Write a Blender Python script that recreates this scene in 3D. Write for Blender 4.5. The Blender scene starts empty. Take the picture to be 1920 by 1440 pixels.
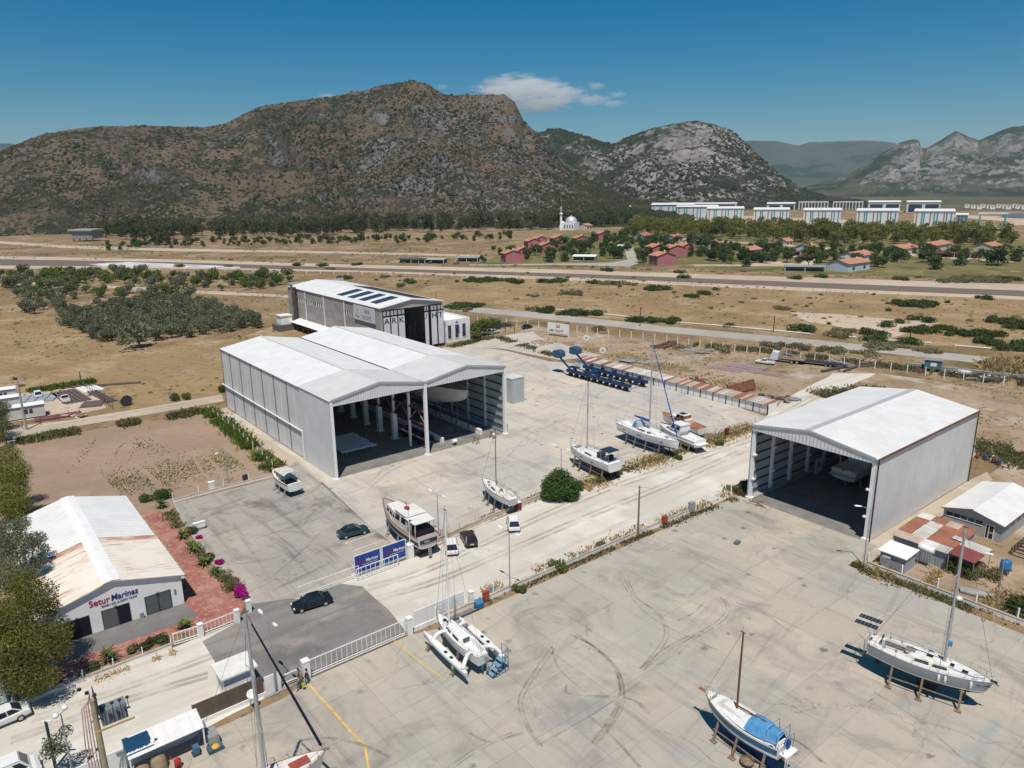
import bpy, bmesh, math, random
import numpy as np
from mathutils import Vector, Matrix
from mathutils.geometry import tessellate_polygon
random.seed(7); RNG = np.random.default_rng(11)
PI = math.pi; rad = math.radians
scn = bpy.context.scene
COL = scn.collection
# ------------------------------------------------------------------ camera
F, PITCH, ROLL, CAMH = 1375.0, rad(15.02), 0.0125, 48.0      # focal length in photo pixels (1920 wide)
_fw = Vector((0, math.cos(PITCH), -math.sin(PITCH)))
_u0 = Vector((0, math.sin(PITCH), math.cos(PITCH))); _r0 = Vector((1, 0, 0))
_rt = _r0 * math.cos(ROLL) - _u0 * math.sin(ROLL)
_up = _r0 * math.sin(ROLL) + _u0 * math.cos(ROLL)
cam_data = bpy.data.cameras.new('camera'); cam = bpy.data.objects.new('camera', cam_data); COL.objects.link(cam)
cam_data.sensor_width = 36.0; cam_data.lens = 36.0 * F / 1920.0
cam_data.clip_start = 0.5; cam_data.clip_end = 60000
_m = Matrix((_rt, _up, -_fw)).transposed().to_4x4(); _m.translation = Vector((0, 0, CAMH))
cam.matrix_world = _m; scn.camera = cam
# ------------------------------------------------------------------ sky and sun
SUN_EL, SUN_AZ = rad(66.0), rad(181.0)      # the sun stands high behind the camera
world = bpy.data.worlds.new('World'); scn.world = world; world.use_nodes = True
_nt = world.node_tree; _nt.nodes.clear()
_sky = _nt.nodes.new('ShaderNodeTexSky'); _sky.sky_type = 'NISHITA'; _sky.sun_disc = False
_sky.sun_elevation = SUN_EL; _sky.sun_rotation = SUN_AZ
_sky.altitude = 1500; _sky.air_density = 1.2; _sky.dust_density = 0.6; _sky.ozone_density = 6.0
_bg = _nt.nodes.new('ShaderNodeBackground'); _bg.inputs[1].default_value = 0.064
_wo = _nt.nodes.new('ShaderNodeOutputWorld')
_hs = _nt.nodes.new('ShaderNodeHueSaturation'); _hs.inputs['Hue'].default_value = 0.488; _hs.inputs['Saturation'].default_value = 1.5; _hs.inputs['Value'].default_value = 1.0
_nt.links.new(_sky.outputs[0], _hs.inputs['Color']); _nt.links.new(_hs.outputs[0], _bg.inputs[0]); _nt.links.new(_bg.outputs[0], _wo.inputs[0])
sun_data = bpy.data.lights.new('sun', 'SUN'); sun = bpy.data.objects.new('sun', sun_data); COL.objects.link(sun)
sun_data.energy = 4.7; sun_data.angle = rad(0.53); sun_data.color = (1.0, 0.94, 0.85)
_d = Vector((math.sin(SUN_AZ) * math.cos(SUN_EL), math.cos(SUN_AZ) * math.cos(SUN_EL), math.sin(SUN_EL)))
sun.rotation_euler = _d.to_track_quat('Z', 'Y').to_euler(); sun.location = (0, -60, 140)
scn.view_settings.view_transform = 'Standard'; scn.view_settings.look = 'None'
scn.view_settings.exposure = 0.0; scn.view_settings.gamma = 1.0; scn.view_settings.use_curve_mapping = False
scn.cycles.max_bounces = 6; scn.cycles.diffuse_bounces = 3; scn.cycles.glossy_bounces = 2
scn.cycles.transmission_bounces = 3; scn.cycles.volume_bounces = 4; scn.cycles.transparent_max_bounces = 8
scn.cycles.use_denoising = True
# ------------------------------------------------------------------ placing: photo point -> place on the ground
def ray(x, y):
    return _fw + _rt * ((x - 960) / F) + _up * ((720 - y) / F)
def g(x, y, z=0.0):
    r = ray(x, y); t = (z - CAMH) / r.z
    return Vector((r.x * t, r.y * t, z))
def far(x, y, D):
    r = ray(x, y); t = D / math.hypot(r.x, r.y)
    return Vector((r.x * t, r.y * t, CAMH + r.z * t))
SA = rad(38.5)                                   # the yards, walls and hangars share one grid
U = Vector((math.cos(SA), math.sin(SA), 0)); V = Vector((-math.sin(SA), math.cos(SA), 0))
O = Vector((48.81, 92.06, 0))                    # near corner of the right-hand hangar
def S(u, v, z=0.0):
    p = O + U * u + V * v; return Vector((p.x, p.y, z))
def uv(p):
    d = Vector((p.x, p.y, 0)) - O; return d.dot(U), d.dot(V)
# ------------------------------------------------------------------ object helpers
def setp(o, label=None, cat=None, group=None, kind=None):
    if label: o['label'] = label
    if cat: o['category'] = cat
    if group: o['group'] = group
    if kind: o['kind'] = kind
    return o
def thing(name, label, cat, loc=(0, 0, 0), rz=0.0, group=None):
    o = bpy.data.objects.new(name, None); COL.objects.link(o); o.empty_display_size = 0.3
    o.location = loc; o.rotation_euler = (0, 0, rz)
    return setp(o, label, cat, group)
def link(name, me, mat=None, parent=None):
    o = bpy.data.objects.new(name, me); COL.objects.link(o)
    if mat is not None and not me.materials: me.materials.append(mat)
    if parent: o.parent = parent
    return o
def children(o): return [c for c in bpy.data.objects if c.parent == o]
def tree_of(root):
    t = [root, []]
    for c in children(root): t[1].append((c, children(c)))
    return t
def dup(t, loc, rz=0.0, label=None, group=None, scale=None):
    root, kids = t
    r = root.copy(); COL.objects.link(r); r.location = loc; r.rotation_euler = (0, 0, rz)
    if scale is not None: r.scale = scale if hasattr(scale, '__len__') else (scale,) * 3
    if label: r['label'] = label
    if group: r['group'] = group
    for c, gs in kids:
        d = c.copy(); COL.objects.link(d); d.parent = r
        for k in gs:
            e = k.copy(); COL.objects.link(e); e.parent = d
    return r
def np_mesh(name, V_, Q_):
    me = bpy.data.meshes.new(name); V_ = np.asarray(V_, np.float32); Q_ = np.asarray(Q_, np.int32)
    k = Q_.shape[1]
    me.vertices.add(len(V_)); me.vertices.foreach_set('co', V_.ravel())
    me.loops.add(Q_.size); me.loops.foreach_set('vertex_index', Q_.ravel())
    me.polygons.add(len(Q_)); me.polygons.foreach_set('loop_start', np.arange(0, Q_.size, k, dtype=np.int32))
    me.polygons.foreach_set('loop_total', np.full(len(Q_), k, np.int32))
    me.update(calc_edges=True); me.validate()
    return me
class MB:
    """collects boxes, bars, tubes and lofts of ONE part"""
    def __init__(s): s.v = []; s.f = []; s.sm = []
    def add(s, vs, fs, smooth=False):
        b = len(s.v); s.v += [tuple(p) for p in vs]
        for f in fs: s.f.append([b + i for i in f]); s.sm.append(smooth)
        return s
    def box(s, c, size, rz=0.0, rx=0.0, ry=0.0):
        hx, hy, hz = size[0] / 2, size[1] / 2, size[2] / 2
        m = Matrix.Rotation(rz, 3, 'Z') @ Matrix.Rotation(ry, 3, 'Y') @ Matrix.Rotation(rx, 3, 'X')
        c = Vector(c)
        vs = [c + m @ Vector((x, y, z)) for x in (-hx, hx) for y in (-hy, hy) for z in (-hz, hz)]
        return s.add(vs, [(0, 1, 3, 2), (4, 6, 7, 5), (0, 4, 5, 1), (2, 3, 7, 6), (0, 2, 6, 4), (1, 5, 7, 3)])
    def span(s, x0, x1, y0, y1, z0, z1):
        return s.box(((x0 + x1) / 2, (y0 + y1) / 2, (z0 + z1) / 2), (x1 - x0, y1 - y0, z1 - z0))
    def bar(s, a, b, w, h=None, upv=(0, 0, 1)):
        a = Vector(a); b = Vector(b); h = w if h is None else h
        d = (b - a); 
        if d.length < 1e-6: return s
        d.normalize(); upv = Vector(upv)
        if abs(d.dot(upv)) > 0.98: upv = Vector((1, 0, 0))
        x = d.cross(upv).normalized() * (w / 2); y = x.cross(d).normalized() * (h / 2)
        vs = [p + i * x + j * y for p in (a, b) for i in (-1, 1) for j in (-1, 1)]
        return s.add(vs, [(0, 1, 3, 2), (4, 6, 7, 5), (0, 4, 5, 1), (2, 3, 7, 6), (0, 2, 6, 4), (1, 5, 7, 3)])
    def tube(s, pts, r, n=6, smooth=True, caps=True):
        pts = [Vector(p) for p in pts]; rs = r if hasattr(r, '__len__') else [r] * len(pts)
        rings = []
        for i, p in enumerate(pts):
            d = (pts[min(i + 1, len(pts) - 1)] - pts[max(i - 1, 0)]).normalized()
            u = d.cross(Vector((0, 0, 1)) if abs(d.z) < 0.95 else Vector((1, 0, 0))).normalized(); w = u.cross(d)
            rings.append([p + (u * math.cos(2 * PI * k / n) + w * math.sin(2 * PI * k / n)) * rs[i] for k in range(n)])
        return s.loft(rings, smooth, caps)
    def loft(s, rings, smooth=False, caps=True, closed=True):
        n = len(rings[0]); vs = [p for r in rings for p in r]; fs = []
        for i in range(len(rings) - 1):
            for k in range(n if closed else n - 1):
                fs.append((i * n + k, i * n + (k + 1) % n, (i + 1) * n + (k + 1) % n, (i + 1) * n + k))
        s.add(vs, fs, smooth)
        if caps and closed:
            s.add(rings[0], [tuple(range(n))[::-1]]); s.add(rings[-1], [tuple(range(n))])
        return s
    def lathe(s, prof, n=12, c=(0, 0, 0), smooth=True):
        c = Vector(c)
        return s.loft([[c + Vector((r * math.cos(2 * PI * k / n), r * math.sin(2 * PI * k / n), z)) for k in range(n)] for r, z in prof], smooth)
    def cyl(s, a, b, r, n=10): return s.tube([a, b], r, n)
    def prism(s, poly, z0, z1):
        n = len(poly)
        tri = tessellate_polygon([[Vector((p[0], p[1], 0)) for p in poly]])
        lo = [(p[0], p[1], z0) for p in poly]; hi = [(p[0], p[1], z1) for p in poly]
        s.add(lo + hi, [(i, (i + 1) % n, n + (i + 1) % n, n + i) for i in range(n)])
        s.add(hi, [t for t in tri]); s.add(lo, [t[::-1] for t in tri])
        return s
    def quad(s, a, b, c, d): return s.add([a, b, c, d], [(0, 1, 2, 3)])
    def slabq(s, a, b, c, d, t):
        """a quad plate with thickness t below it"""
        q = [Vector(p) for p in (a, b, c, d)]; n = (q[1] - q[0]).cross(q[3] - q[0]).normalized() * t
        lo = [p - n for p in q]
        return s.add(q + lo, [(0, 1, 2, 3), (7, 6, 5, 4)] + [(i, 4 + i, 4 + (i + 1) % 4, (i + 1) % 4) for i in range(4)])
    def mesh(s, name, fix=True):
        me = bpy.data.meshes.new(name); me.from_pydata(s.v, [], s.f)
        me.polygons.foreach_set('use_smooth', s.sm)
        if fix:
            bm = bmesh.new(); bm.from_mesh(me); bmesh.ops.recalc_face_normals(bm, faces=bm.faces); bm.to_mesh(me); bm.free()
        me.update(); return me
    def build(s, name, mat, parent=None, fix=True):
        return link(name, s.mesh(name, fix), mat, parent)
# ------------------------------------------------------------------ numpy value noise
def _hash(i, j, k=0):
    n = (i.astype(np.int64) * 374761393 + j.astype(np.int64) * 668265263 + k * 1442695041) & 0x7fffffff
    n = ((n ^ (n >> 13)) * 1274126177) & 0x7fffffff
    return ((n ^ (n >> 16)) & 0xffff) / 65535.0
def vnoise(x, y, seed=0):
    i = np.floor(x); j = np.floor(y); a = x - i; b = y - j; a = a * a * (3 - 2 * a); b = b * b * (3 - 2 * b)
    h = lambda p, q: _hash(p, q, seed)
    return (h(i, j) * (1 - a) + h(i + 1, j) * a) * (1 - b) + (h(i, j + 1) * (1 - a) + h(i + 1, j + 1) * a) * b
def fbm(x, y, oct=5, seed=0, ridged=False):
    s = 0; amp = 0.5; t = 0
    for o in range(oct):
        n = vnoise(x * 2 ** o + 17.3 * o, y * 2 ** o - 9.1 * o, seed + o)
        if ridged: n = 1 - np.abs(2 * n - 1)
        s = s + amp * n; t += amp; amp *= 0.5
    return s / t
# ================================================================== materials
class NT:
    def __init__(s, name):
        s.m = bpy.data.materials.new(name); s.m.use_nodes = True; s.t = s.m.node_tree; s.t.nodes.clear()
        s.out = s.t.nodes.new('ShaderNodeOutputMaterial')
        s.geo = s.t.nodes.new('ShaderNodeNewGeometry'); s.pos = s.geo.outputs['Position']
    def n(s, typ): return s.t.nodes.new(typ)
    def put(s, sock, val):
        if isinstance(val, bpy.types.NodeSocket): s.t.links.new(val, sock)
        elif val is not None:
            if hasattr(val, '__len__') and len(val) == 3 and sock.type == 'RGBA': val = (*val, 1)
            sock.default_value = val
    def obj(s): return s.n('ShaderNodeTexCoord').outputs['Object']
    def mapping(s, vec, scale=(1, 1, 1), rz=0.0, loc=(0, 0, 0)):
        a = s.n('ShaderNodeMapping'); s.put(a.inputs[0], vec); a.inputs['Scale'].default_value = scale
        a.inputs['Rotation'].default_value = (0, 0, rz); a.inputs['Location'].default_value = loc
        return a.outputs[0]
    def aligned(s, ang, scale, loc=(0, 0, 0)): return s.mapping(s.mapping(s.pos, (1, 1, 1), -ang, loc), scale)
    def noise(s, scale, detail=4, vec=None, rough=0.55, dist=0.0):
        a = s.n('ShaderNodeTexNoise'); s.put(a.inputs['Vector'], s.pos if vec is None else vec)
        a.inputs['Scale'].default_value = scale; a.inputs['Detail'].default_value = detail
        a.inputs['Roughness'].default_value = rough; a.inputs['Distortion'].default_value = dist
        return a.outputs[0]
    def voro(s, scale, vec=None, feat='F1', out='Distance', rnd=1.0):
        a = s.n('ShaderNodeTexVoronoi'); a.feature = feat; s.put(a.inputs['Vector'], s.pos if vec is None else vec)
        a.inputs['Scale'].default_value = scale; a.inputs['Randomness'].default_value = rnd
        return a.outputs[out]
    def ramp(s, fac, lo, hi, inv=False):
        a = s.n('ShaderNodeMapRange'); a.clamp = True; a.interpolation_type = 'SMOOTHSTEP'; s.put(a.inputs[0], fac)
        a.inputs[1].default_value = lo; a.inputs[2].default_value = hi
        a.inputs[3].default_value = 1.0 if inv else 0.0; a.inputs[4].default_value = 0.0 if inv else 1.0
        return a.outputs[0]
    def math(s, op, a, b=None):
        x = s.n('ShaderNodeMath'); x.operation = op; s.put(x.inputs[0], a)
        if b is not None: s.put(x.inputs[1], b)
        return x.outputs[0]
    def mix(s, fac, a, b, mode='MIX'):
        x = s.n('ShaderNodeMix'); x.data_type = 'RGBA'; x.blend_type = mode; x.clamp_factor = True
        s.put(x.inputs[0], fac); s.put(x.inputs[6], a); s.put(x.inputs[7], b); return x.outputs[2]
    def scalecol(s, col, fac):        # colour x factor
        x = s.n('ShaderNodeVectorMath'); x.operation = 'SCALE'; s.put(x.inputs[0], col); s.put(x.inputs['Scale'], fac); return x.outputs[0]
    def sep(s, vec=None):
        x = s.n('ShaderNodeSeparateXYZ'); s.put(x.inputs[0], s.pos if vec is None else vec); return x.outputs
    def bump(s, h, strength=0.3, dist=0.05):
        b = s.n('ShaderNodeBump'); b.inputs['Strength'].default_value = strength; b.inputs['Distance'].default_value = dist
        s.put(b.inputs['Height'], h); return b.outputs[0]
    def done(s, col, rough=0.8, metal=0.0, normal=None, spec=0.3, trans=None, alpha=None):
        p = s.n('ShaderNodeBsdfPrincipled'); s.put(p.inputs['Base Color'], col); s.put(p.inputs['Roughness'], rough)
        p.inputs['Metallic'].default_value = metal; p.inputs['Specular IOR Level'].default_value = spec
        if normal is not None: s.put(p.inputs['Normal'], normal)
        if alpha is not None: s.put(p.inputs['Alpha'], alpha)
        sh = p.outputs[0]
        if trans is not None:
            tr = s.n('ShaderNodeBsdfTranslucent'); s.put(tr.inputs[0], col); mx = s.n('ShaderNodeMixShader')
            mx.inputs[0].default_value = trans; s.t.links.new(sh, mx.inputs[1]); s.t.links.new(tr.outputs[0], mx.inputs[2]); sh = mx.outputs[0]
        s.t.links.new(sh, s.out.inputs[0]); return s.m
def plain(name, col, rough=0.7, var=0.12, scale=0.8, metal=0.0, spec=0.3, dirt=None, dirt_amt=0.35):
    k = NT(name); f = k.ramp(k.noise(scale, 5), 0.3, 0.7)
    c = k.mix(f, [x * (1 - var) for x in col], [min(1, x * (1 + var)) for x in col])
    if dirt:
        c = k.mix(k.math('MULTIPLY', k.ramp(k.noise(scale * 2.2, 6, rough=.7), 0.5, 0.75), dirt_amt), c, dirt)
    return k.done(c, rough, metal, spec=spec)
def metal_sheet(name, col, pitch=1.0, axis='X', rough=0.5, metal=0.0, strength=0.5, dirt=(0.3, 0.26, 0.22), dirt_amt=0.18, var=0.05, ang=None):
    """ribbed sheet: ribs run across `axis` of the object"""
    k = NT(name); o = k.obj()
    if ang is not None: o = k.mapping(o, rz=ang)
    x = k.sep(o)[{'X': 0, 'Y': 1, 'Z': 2}[axis]]
    fr = k.math('FRACT', k.math('MULTIPLY', x, pitch)); tri = k.math('ABSOLUTE', k.math('SUBTRACT', fr, 0.5))
    h = k.ramp(tri, 0.12, 0.3)
    f = k.ramp(k.noise(0.35, 4), 0.3, 0.7)
    c = k.mix(f, [q * (1 - var) for q in col], [min(1, q * (1 + var)) for q in col])
    c = k.mix(k.math('MULTIPLY', k.ramp(k.noise(1.1, 6, k.mapping(k.pos, (1, 1, 0.15)), rough=.7), 0.5, 0.8), dirt_amt), c, dirt)
    return k.done(c, rough, metal, k.bump(h, strength, 0.06))
def foliage(name, c1, c2, c3, trans=0.4, rough=0.6):
    c1, c2, c3 = ([min(.6, x * 1.35) for x in c] for c in (c1, c2, c3))
    k = NT(name); r = k.geo.outputs['Random Per Island']
    c = k.mix(r, c1, c2); c = k.mix(k.ramp(k.noise(0.25, 3), 0.4, 0.7), c, c3)
    oi = k.n('ShaderNodeObjectInfo'); c = k.scalecol(c, k.math('ADD', k.math('MULTIPLY', oi.outputs['Random'], 0.5), 0.75))
    return k.done(c, rough, spec=0.15, trans=trans)
MAT = {}
MAT['white'] = plain('white_paint', (0.78, 0.77, 0.75), 0.5, 0.04, 0.6, dirt=(0.45, 0.4, 0.33), dirt_amt=.25)
MAT['white_wall'] = plain('white_wall', (0.8, 0.785, 0.77), 0.8, 0.04, 0.5, dirt=(0.5, 0.43, 0.36), dirt_amt=.35)
MAT['gel'] = plain('gelcoat_white', (0.74, 0.73, 0.71), 0.3, 0.04, 0.9, spec=.5, dirt=(.5, .47, .42), dirt_amt=.25)
MAT['deck'] = plain('deck_offwhite', (0.68, 0.655, 0.61), 0.6, 0.07, 1.4, dirt=(.45, .41, .36), dirt_amt=.3)
MAT['glass'] = plain('dark_glass', (0.015, 0.018, 0.022), 0.08, 0.2, 1, spec=.6)
MAT['glass_soft'] = plain('window_glass', (0.035, 0.045, 0.055), 0.15, 0.3, .7, spec=.5)
MAT['black'] = plain('black_rubber', (0.015, 0.015, 0.015), 0.7)
MAT['dark'] = plain('dark_steel', (0.035, 0.035, 0.04), 0.6)
MAT['steel'] = plain('galvanised_steel', (0.36, 0.37, 0.38), 0.45, 0.1, 2, metal=.3)
MAT['alu'] = plain('mast_aluminium', (0.42, 0.42, 0.43), 0.45, 0.08, 1.5, metal=.2)
MAT['wire'] = plain('rigging_wire', (0.12, 0.12, 0.12), 0.5)
MAT['wood'] = plain('weathered_wood', (0.24, 0.17, 0.115), 0.85, 0.25, 3)
MAT['teak'] = plain('varnished_teak', (0.34, 0.14, 0.05), 0.4, 0.15, 3)
MAT['teak_grey'] = plain('grey_teak', (0.33, 0.29, 0.26), 0.85, 0.15, 3)
MAT['mast_wood'] = plain('red_brown_spar', (0.17, 0.055, 0.035), 0.45, 0.15, 3)
MAT['blue_hull'] = plain('blue_hull_paint', (0.02, 0.11, 0.24), 0.35, 0.15, 1.5, spec=.5)
MAT['blue_canvas'] = plain('light_blue_canvas', (0.075, 0.25, 0.46), 0.85, 0.14, 2)
MAT['royal_canvas'] = plain('royal_blue_canvas', (0.012, 0.08, 0.33), 0.85, 0.15, 2)
MAT['antifoul_blue'] = plain('blue_antifouling', (0.01, 0.06, 0.19), 0.8, 0.2, 1.5)
MAT['antifoul_red'] = plain('red_antifouling', (0.17, 0.05, 0.03), 0.85, 0.2, 1.5)
MAT['antifoul_black'] = plain('black_antifouling', (0.02, 0.022, 0.03), 0.8, 0.2, 1.5)
MAT['antifoul_teal'] = plain('teal_antifouling', (0.05, 0.18, 0.17), 0.8, 0.2, 1.5)
MAT['hull_grey'] = plain('grey_topsides', (0.33, 0.345, 0.36), 0.35, 0.05, 1, spec=.5)
MAT['navy'] = plain('navy_paint', (0.012, 0.03, 0.085), 0.4, 0.2, 1, spec=.4)
MAT['navy_cover'] = plain('navy_sailcloth', (0.01, 0.014, 0.045), 0.85)
MAT['solar'] = plain('solar_cells', (0.025, 0.03, 0.045), 0.25, 0.2, 1, spec=.5)
MAT['red'] = plain('red_paint', (0.38, 0.035, 0.03), 0.5, 0.2, 2)
MAT['rust'] = plain('rusty_steel', (0.16, 0.065, 0.035), 0.9, 0.35, 1.5)
MAT['concrete_part'] = plain('cast_concrete', (0.36, 0.335, 0.3), 0.9, 0.12, 1.2)
MAT['yellow'] = plain('yellow_paint', (0.62, 0.36, 0.045), 0.7, 0.15, 1.5)
MAT['tan_canvas'] = plain('tan_tarpaulin', (0.26, 0.2, 0.13), 0.9, 0.2, 2)
MAT['sand'] = plain('heap_of_sand', (0.42, 0.33, 0.24), 0.95, 0.2, 1)
MAT['skin'] = plain('skin', (0.35, 0.2, 0.13), 0.6, .05)
MAT['hair'] = plain('dark_hair', (0.012, 0.009, 0.008), 0.7, .1)
MAT['bark'] = plain('bark', (0.16, 0.12, 0.085), 0.95, 0.3, 3)
MAT['bark_pale'] = plain('pale_bark', (0.3, 0.25, 0.19), 0.95, 0.25, 3)
MAT['olive'] = foliage('olive_leaves', (0.065, 0.075, 0.04), (0.19, 0.195, 0.125), (0.13, 0.14, 0.08), .4)
MAT['pine'] = foliage('pine_foliage', (0.04, 0.055, 0.018), (0.11, 0.11, 0.04), (0.075, 0.085, 0.028), .4)
MAT['euca'] = foliage('eucalyptus_leaves', (0.075, 0.09, 0.022), (0.25, 0.235, 0.055), (0.15, 0.15, 0.035), .45)
MAT['shrub'] = foliage('shrub_leaves', (0.035, 0.06, 0.017), (0.085, 0.115, 0.034), (0.06, 0.085, 0.025))
MAT['shrub_dry'] = foliage('dry_shrub_twigs', (0.12, 0.11, 0.06), (0.24, 0.2, 0.12), (0.15, 0.15, 0.07))
MAT['fig'] = foliage('fig_leaves', (0.03, 0.065, 0.015), (0.085, 0.14, 0.035), (0.06, 0.1, 0.025))
MAT['bright'] = foliage('bright_green_leaves', (0.05, 0.085, 0.018), (0.14, 0.17, 0.035), (0.09, 0.12, 0.025))
MAT['palm'] = foliage('palm_fronds', (0.05, 0.08, 0.02), (0.16, 0.2, 0.06), (0.1, 0.13, 0.035))
MAT['magenta'] = foliage('magenta_blossom', (0.35, 0.005, 0.16), (0.5, 0.02, 0.3), (0.42, 0.01, 0.22))
MAT['weed'] = foliage('weeds', (0.06, 0.075, 0.025), (0.2, 0.17, 0.08), (0.13, 0.12, 0.05))
MAT['straw'] = foliage('dry_straw', (0.26, 0.19, 0.09), (0.42, 0.32, 0.17), (0.33, 0.25, 0.13))
def car_paint(name, col, rough=.22): return plain(name, col, rough, 0.02, 1, spec=.6)
# ---- ground surfaces
def ground_mat(name, stops, speck=None, streak=None, bump=.4):
    """stops: list of (noise scale, lo, hi, colour) laid over each other"""
    k = NT(name); c = None
    for i, (sc, lo, hi, col) in enumerate(stops):
        if i == 0: c = k.mix(k.ramp(k.noise(sc, 5), .3, .7), [x * .88 for x in col], [x * 1.1 for x in col])
        else: c = k.mix(k.ramp(k.noise(sc, 6, k.mapping(k.pos, loc=(13.7 * i, 5.1 * i, 0)), rough=.62), lo, hi), c, col)
    if streak:
        ang, sx, sy, col, amt = streak
        f = k.ramp(k.noise(1.0, 5, k.aligned(ang, (sx, sy, 1))), .48, .72)
        c = k.mix(k.math('MULTIPLY', f, amt), c, col)
    if speck:
        sc, thr, col, amt = speck
        f = k.ramp(k.noise(sc, 3, rough=.6), thr, thr + .09); c = k.mix(k.math('MULTIPLY', f, amt), c, col)
    return k.done(c, .95, normal=k.bump(k.noise(3.0, 6, rough=.7), bump, .15), spec=.1)
GM = {}
GM['ground'] = ground_mat('dry_grassland', [(0.012, 0, 0, (0.25, 0.17, 0.095)), (0.03, .47, .6, (0.33, 0.245, 0.155)),
    (0.05, .52, .64, (0.2, 0.135, 0.07)), (0.02, .55, .66, (0.13, 0.11, 0.05)), (0.5, .48, .7, (0.17, .12, .065))], speck=(0.55, .57, (0.085, .08, .035), .85))
GM['meadow'] = ground_mat('mown_straw_field', [(0.02, 0, 0, (0.29, 0.198, 0.105)), (0.05, .48, .62, (0.36, 0.265, 0.165)), (0.025, .53, .66, (0.2, 0.15, 0.075)),
    (0.35, .5, .7, (.21, .145, .08))], speck=(0.6, .6, (.12, .105, .05), .8), streak=(rad(-30), .03, .5, (.22, .15, .075), .6))
GM['plough'] = ground_mat('ploughed_earth', [(0.05, 0, 0, (0.315, 0.225, 0.16)), (0.09, .5, .7, (0.35, 0.26, 0.19)), (0.8, .5, .8, (.25, .175, .12))],
    streak=(rad(-20), .08, 1.4, (.24, .17, .12), .35), bump=.8)
GM['gravel'] = ground_mat('white_gravel', [(0.06, 0, 0, (0.56, 0.52, 0.455)), (0.12, .5, .7, (0.66, 0.63, 0.58)), (0.07, .56, .72, (0.44, 0.36, 0.265)), (0.6, .55, .85, (.46, .41, .34))],
    streak=(SA, .03, .5, (.43, .37, .29), .55))
GM['track'] = ground_mat('pale_dirt_track', [(0.06, 0, 0, (0.44, 0.37, 0.285)), (0.1, .5, .7, (0.5, 0.43, 0.34)), (0.5, .5, .8, (.35, .28, .2))])
GM['sandy'] = ground_mat('trodden_earth', [(0.05, 0, 0, (0.36, 0.27, 0.19)), (0.07, .47, .6, (0.27, 0.195, 0.12)), (0.05, .53, .64, (0.42, 0.36, 0.3)), (0.06, .57, .67, (.18, .145, .065)),
    (0.5, .48, .75, (.26, .19, .125))], speck=(0.7, .58, (.11, .09, .045), .8))
GM['asphalt'] = ground_mat('worn_grey_paving', [(0.08, 0, 0, (0.21, 0.195, 0.18)), (0.15, .48, .66, (0.27, 0.25, 0.225)), (0.1, .54, .66, (.15, .142, .135)), (0.13, .54, .7, (.33, .29, .24)), (0.9, .55, .8, (.27, .25, .22))],
    streak=(SA, .06, .8, (.15, .14, .135), .6))
GM['road'] = ground_mat('pale_asphalt', [(0.05, 0, 0, (0.36, 0.33, 0.29)), (0.2, .5, .7, (0.41, 0.38, 0.335)), (.7, .5, .8, (.31, .28, .24))])
GM['pavers'] = ground_mat('red_pavers', [(0.15, 0, 0, (0.33, 0.135, 0.105)), (0.3, .48, .66, (0.4, 0.21, 0.165)), (0.2, .54, .66, (.23, .09, .075)), (1.5, .48, .7, (.42, .28, .225)), (2.6, .52, .7, (.24, .1, .085))], bump=.6)
GM['terrace'] = ground_mat('grey_terrace', [(0.2, 0, 0, (0.17, 0.165, 0.16)), (0.4, .5, .7, (0.21, 0.2, 0.19)), (.9, .55, .75, (.13, .125, .12))])
GM['bank'] = ground_mat('pale_canal_bank', [(0.03, 0, 0, (0.46, 0.37, 0.28)), (0.06, .5, .7, (0.5, 0.42, 0.33)), (.3, .5, .8, (.36, .27, .19))])
GM['park'] = ground_mat('green_park_ground', [(0.03, 0, 0, (0.18, 0.15, 0.065)), (0.05, .46, .62, (0.085, 0.105, 0.035)), (0.04, .56, .7, (0.31, 0.225, 0.13)), (.3, .5, .8, (.1, .09, .04))])
GM['plain'] = ground_mat('distant_plain', [(0.002, 0, 0, (0.115, 0.105, 0.06)), (0.004, .48, .6, (0.07, 0.085, 0.045)), (0.003, .55, .66, (0.22, 0.17, 0.1)), (0.02, .5, .7, (.06, .07, .035))])
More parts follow.
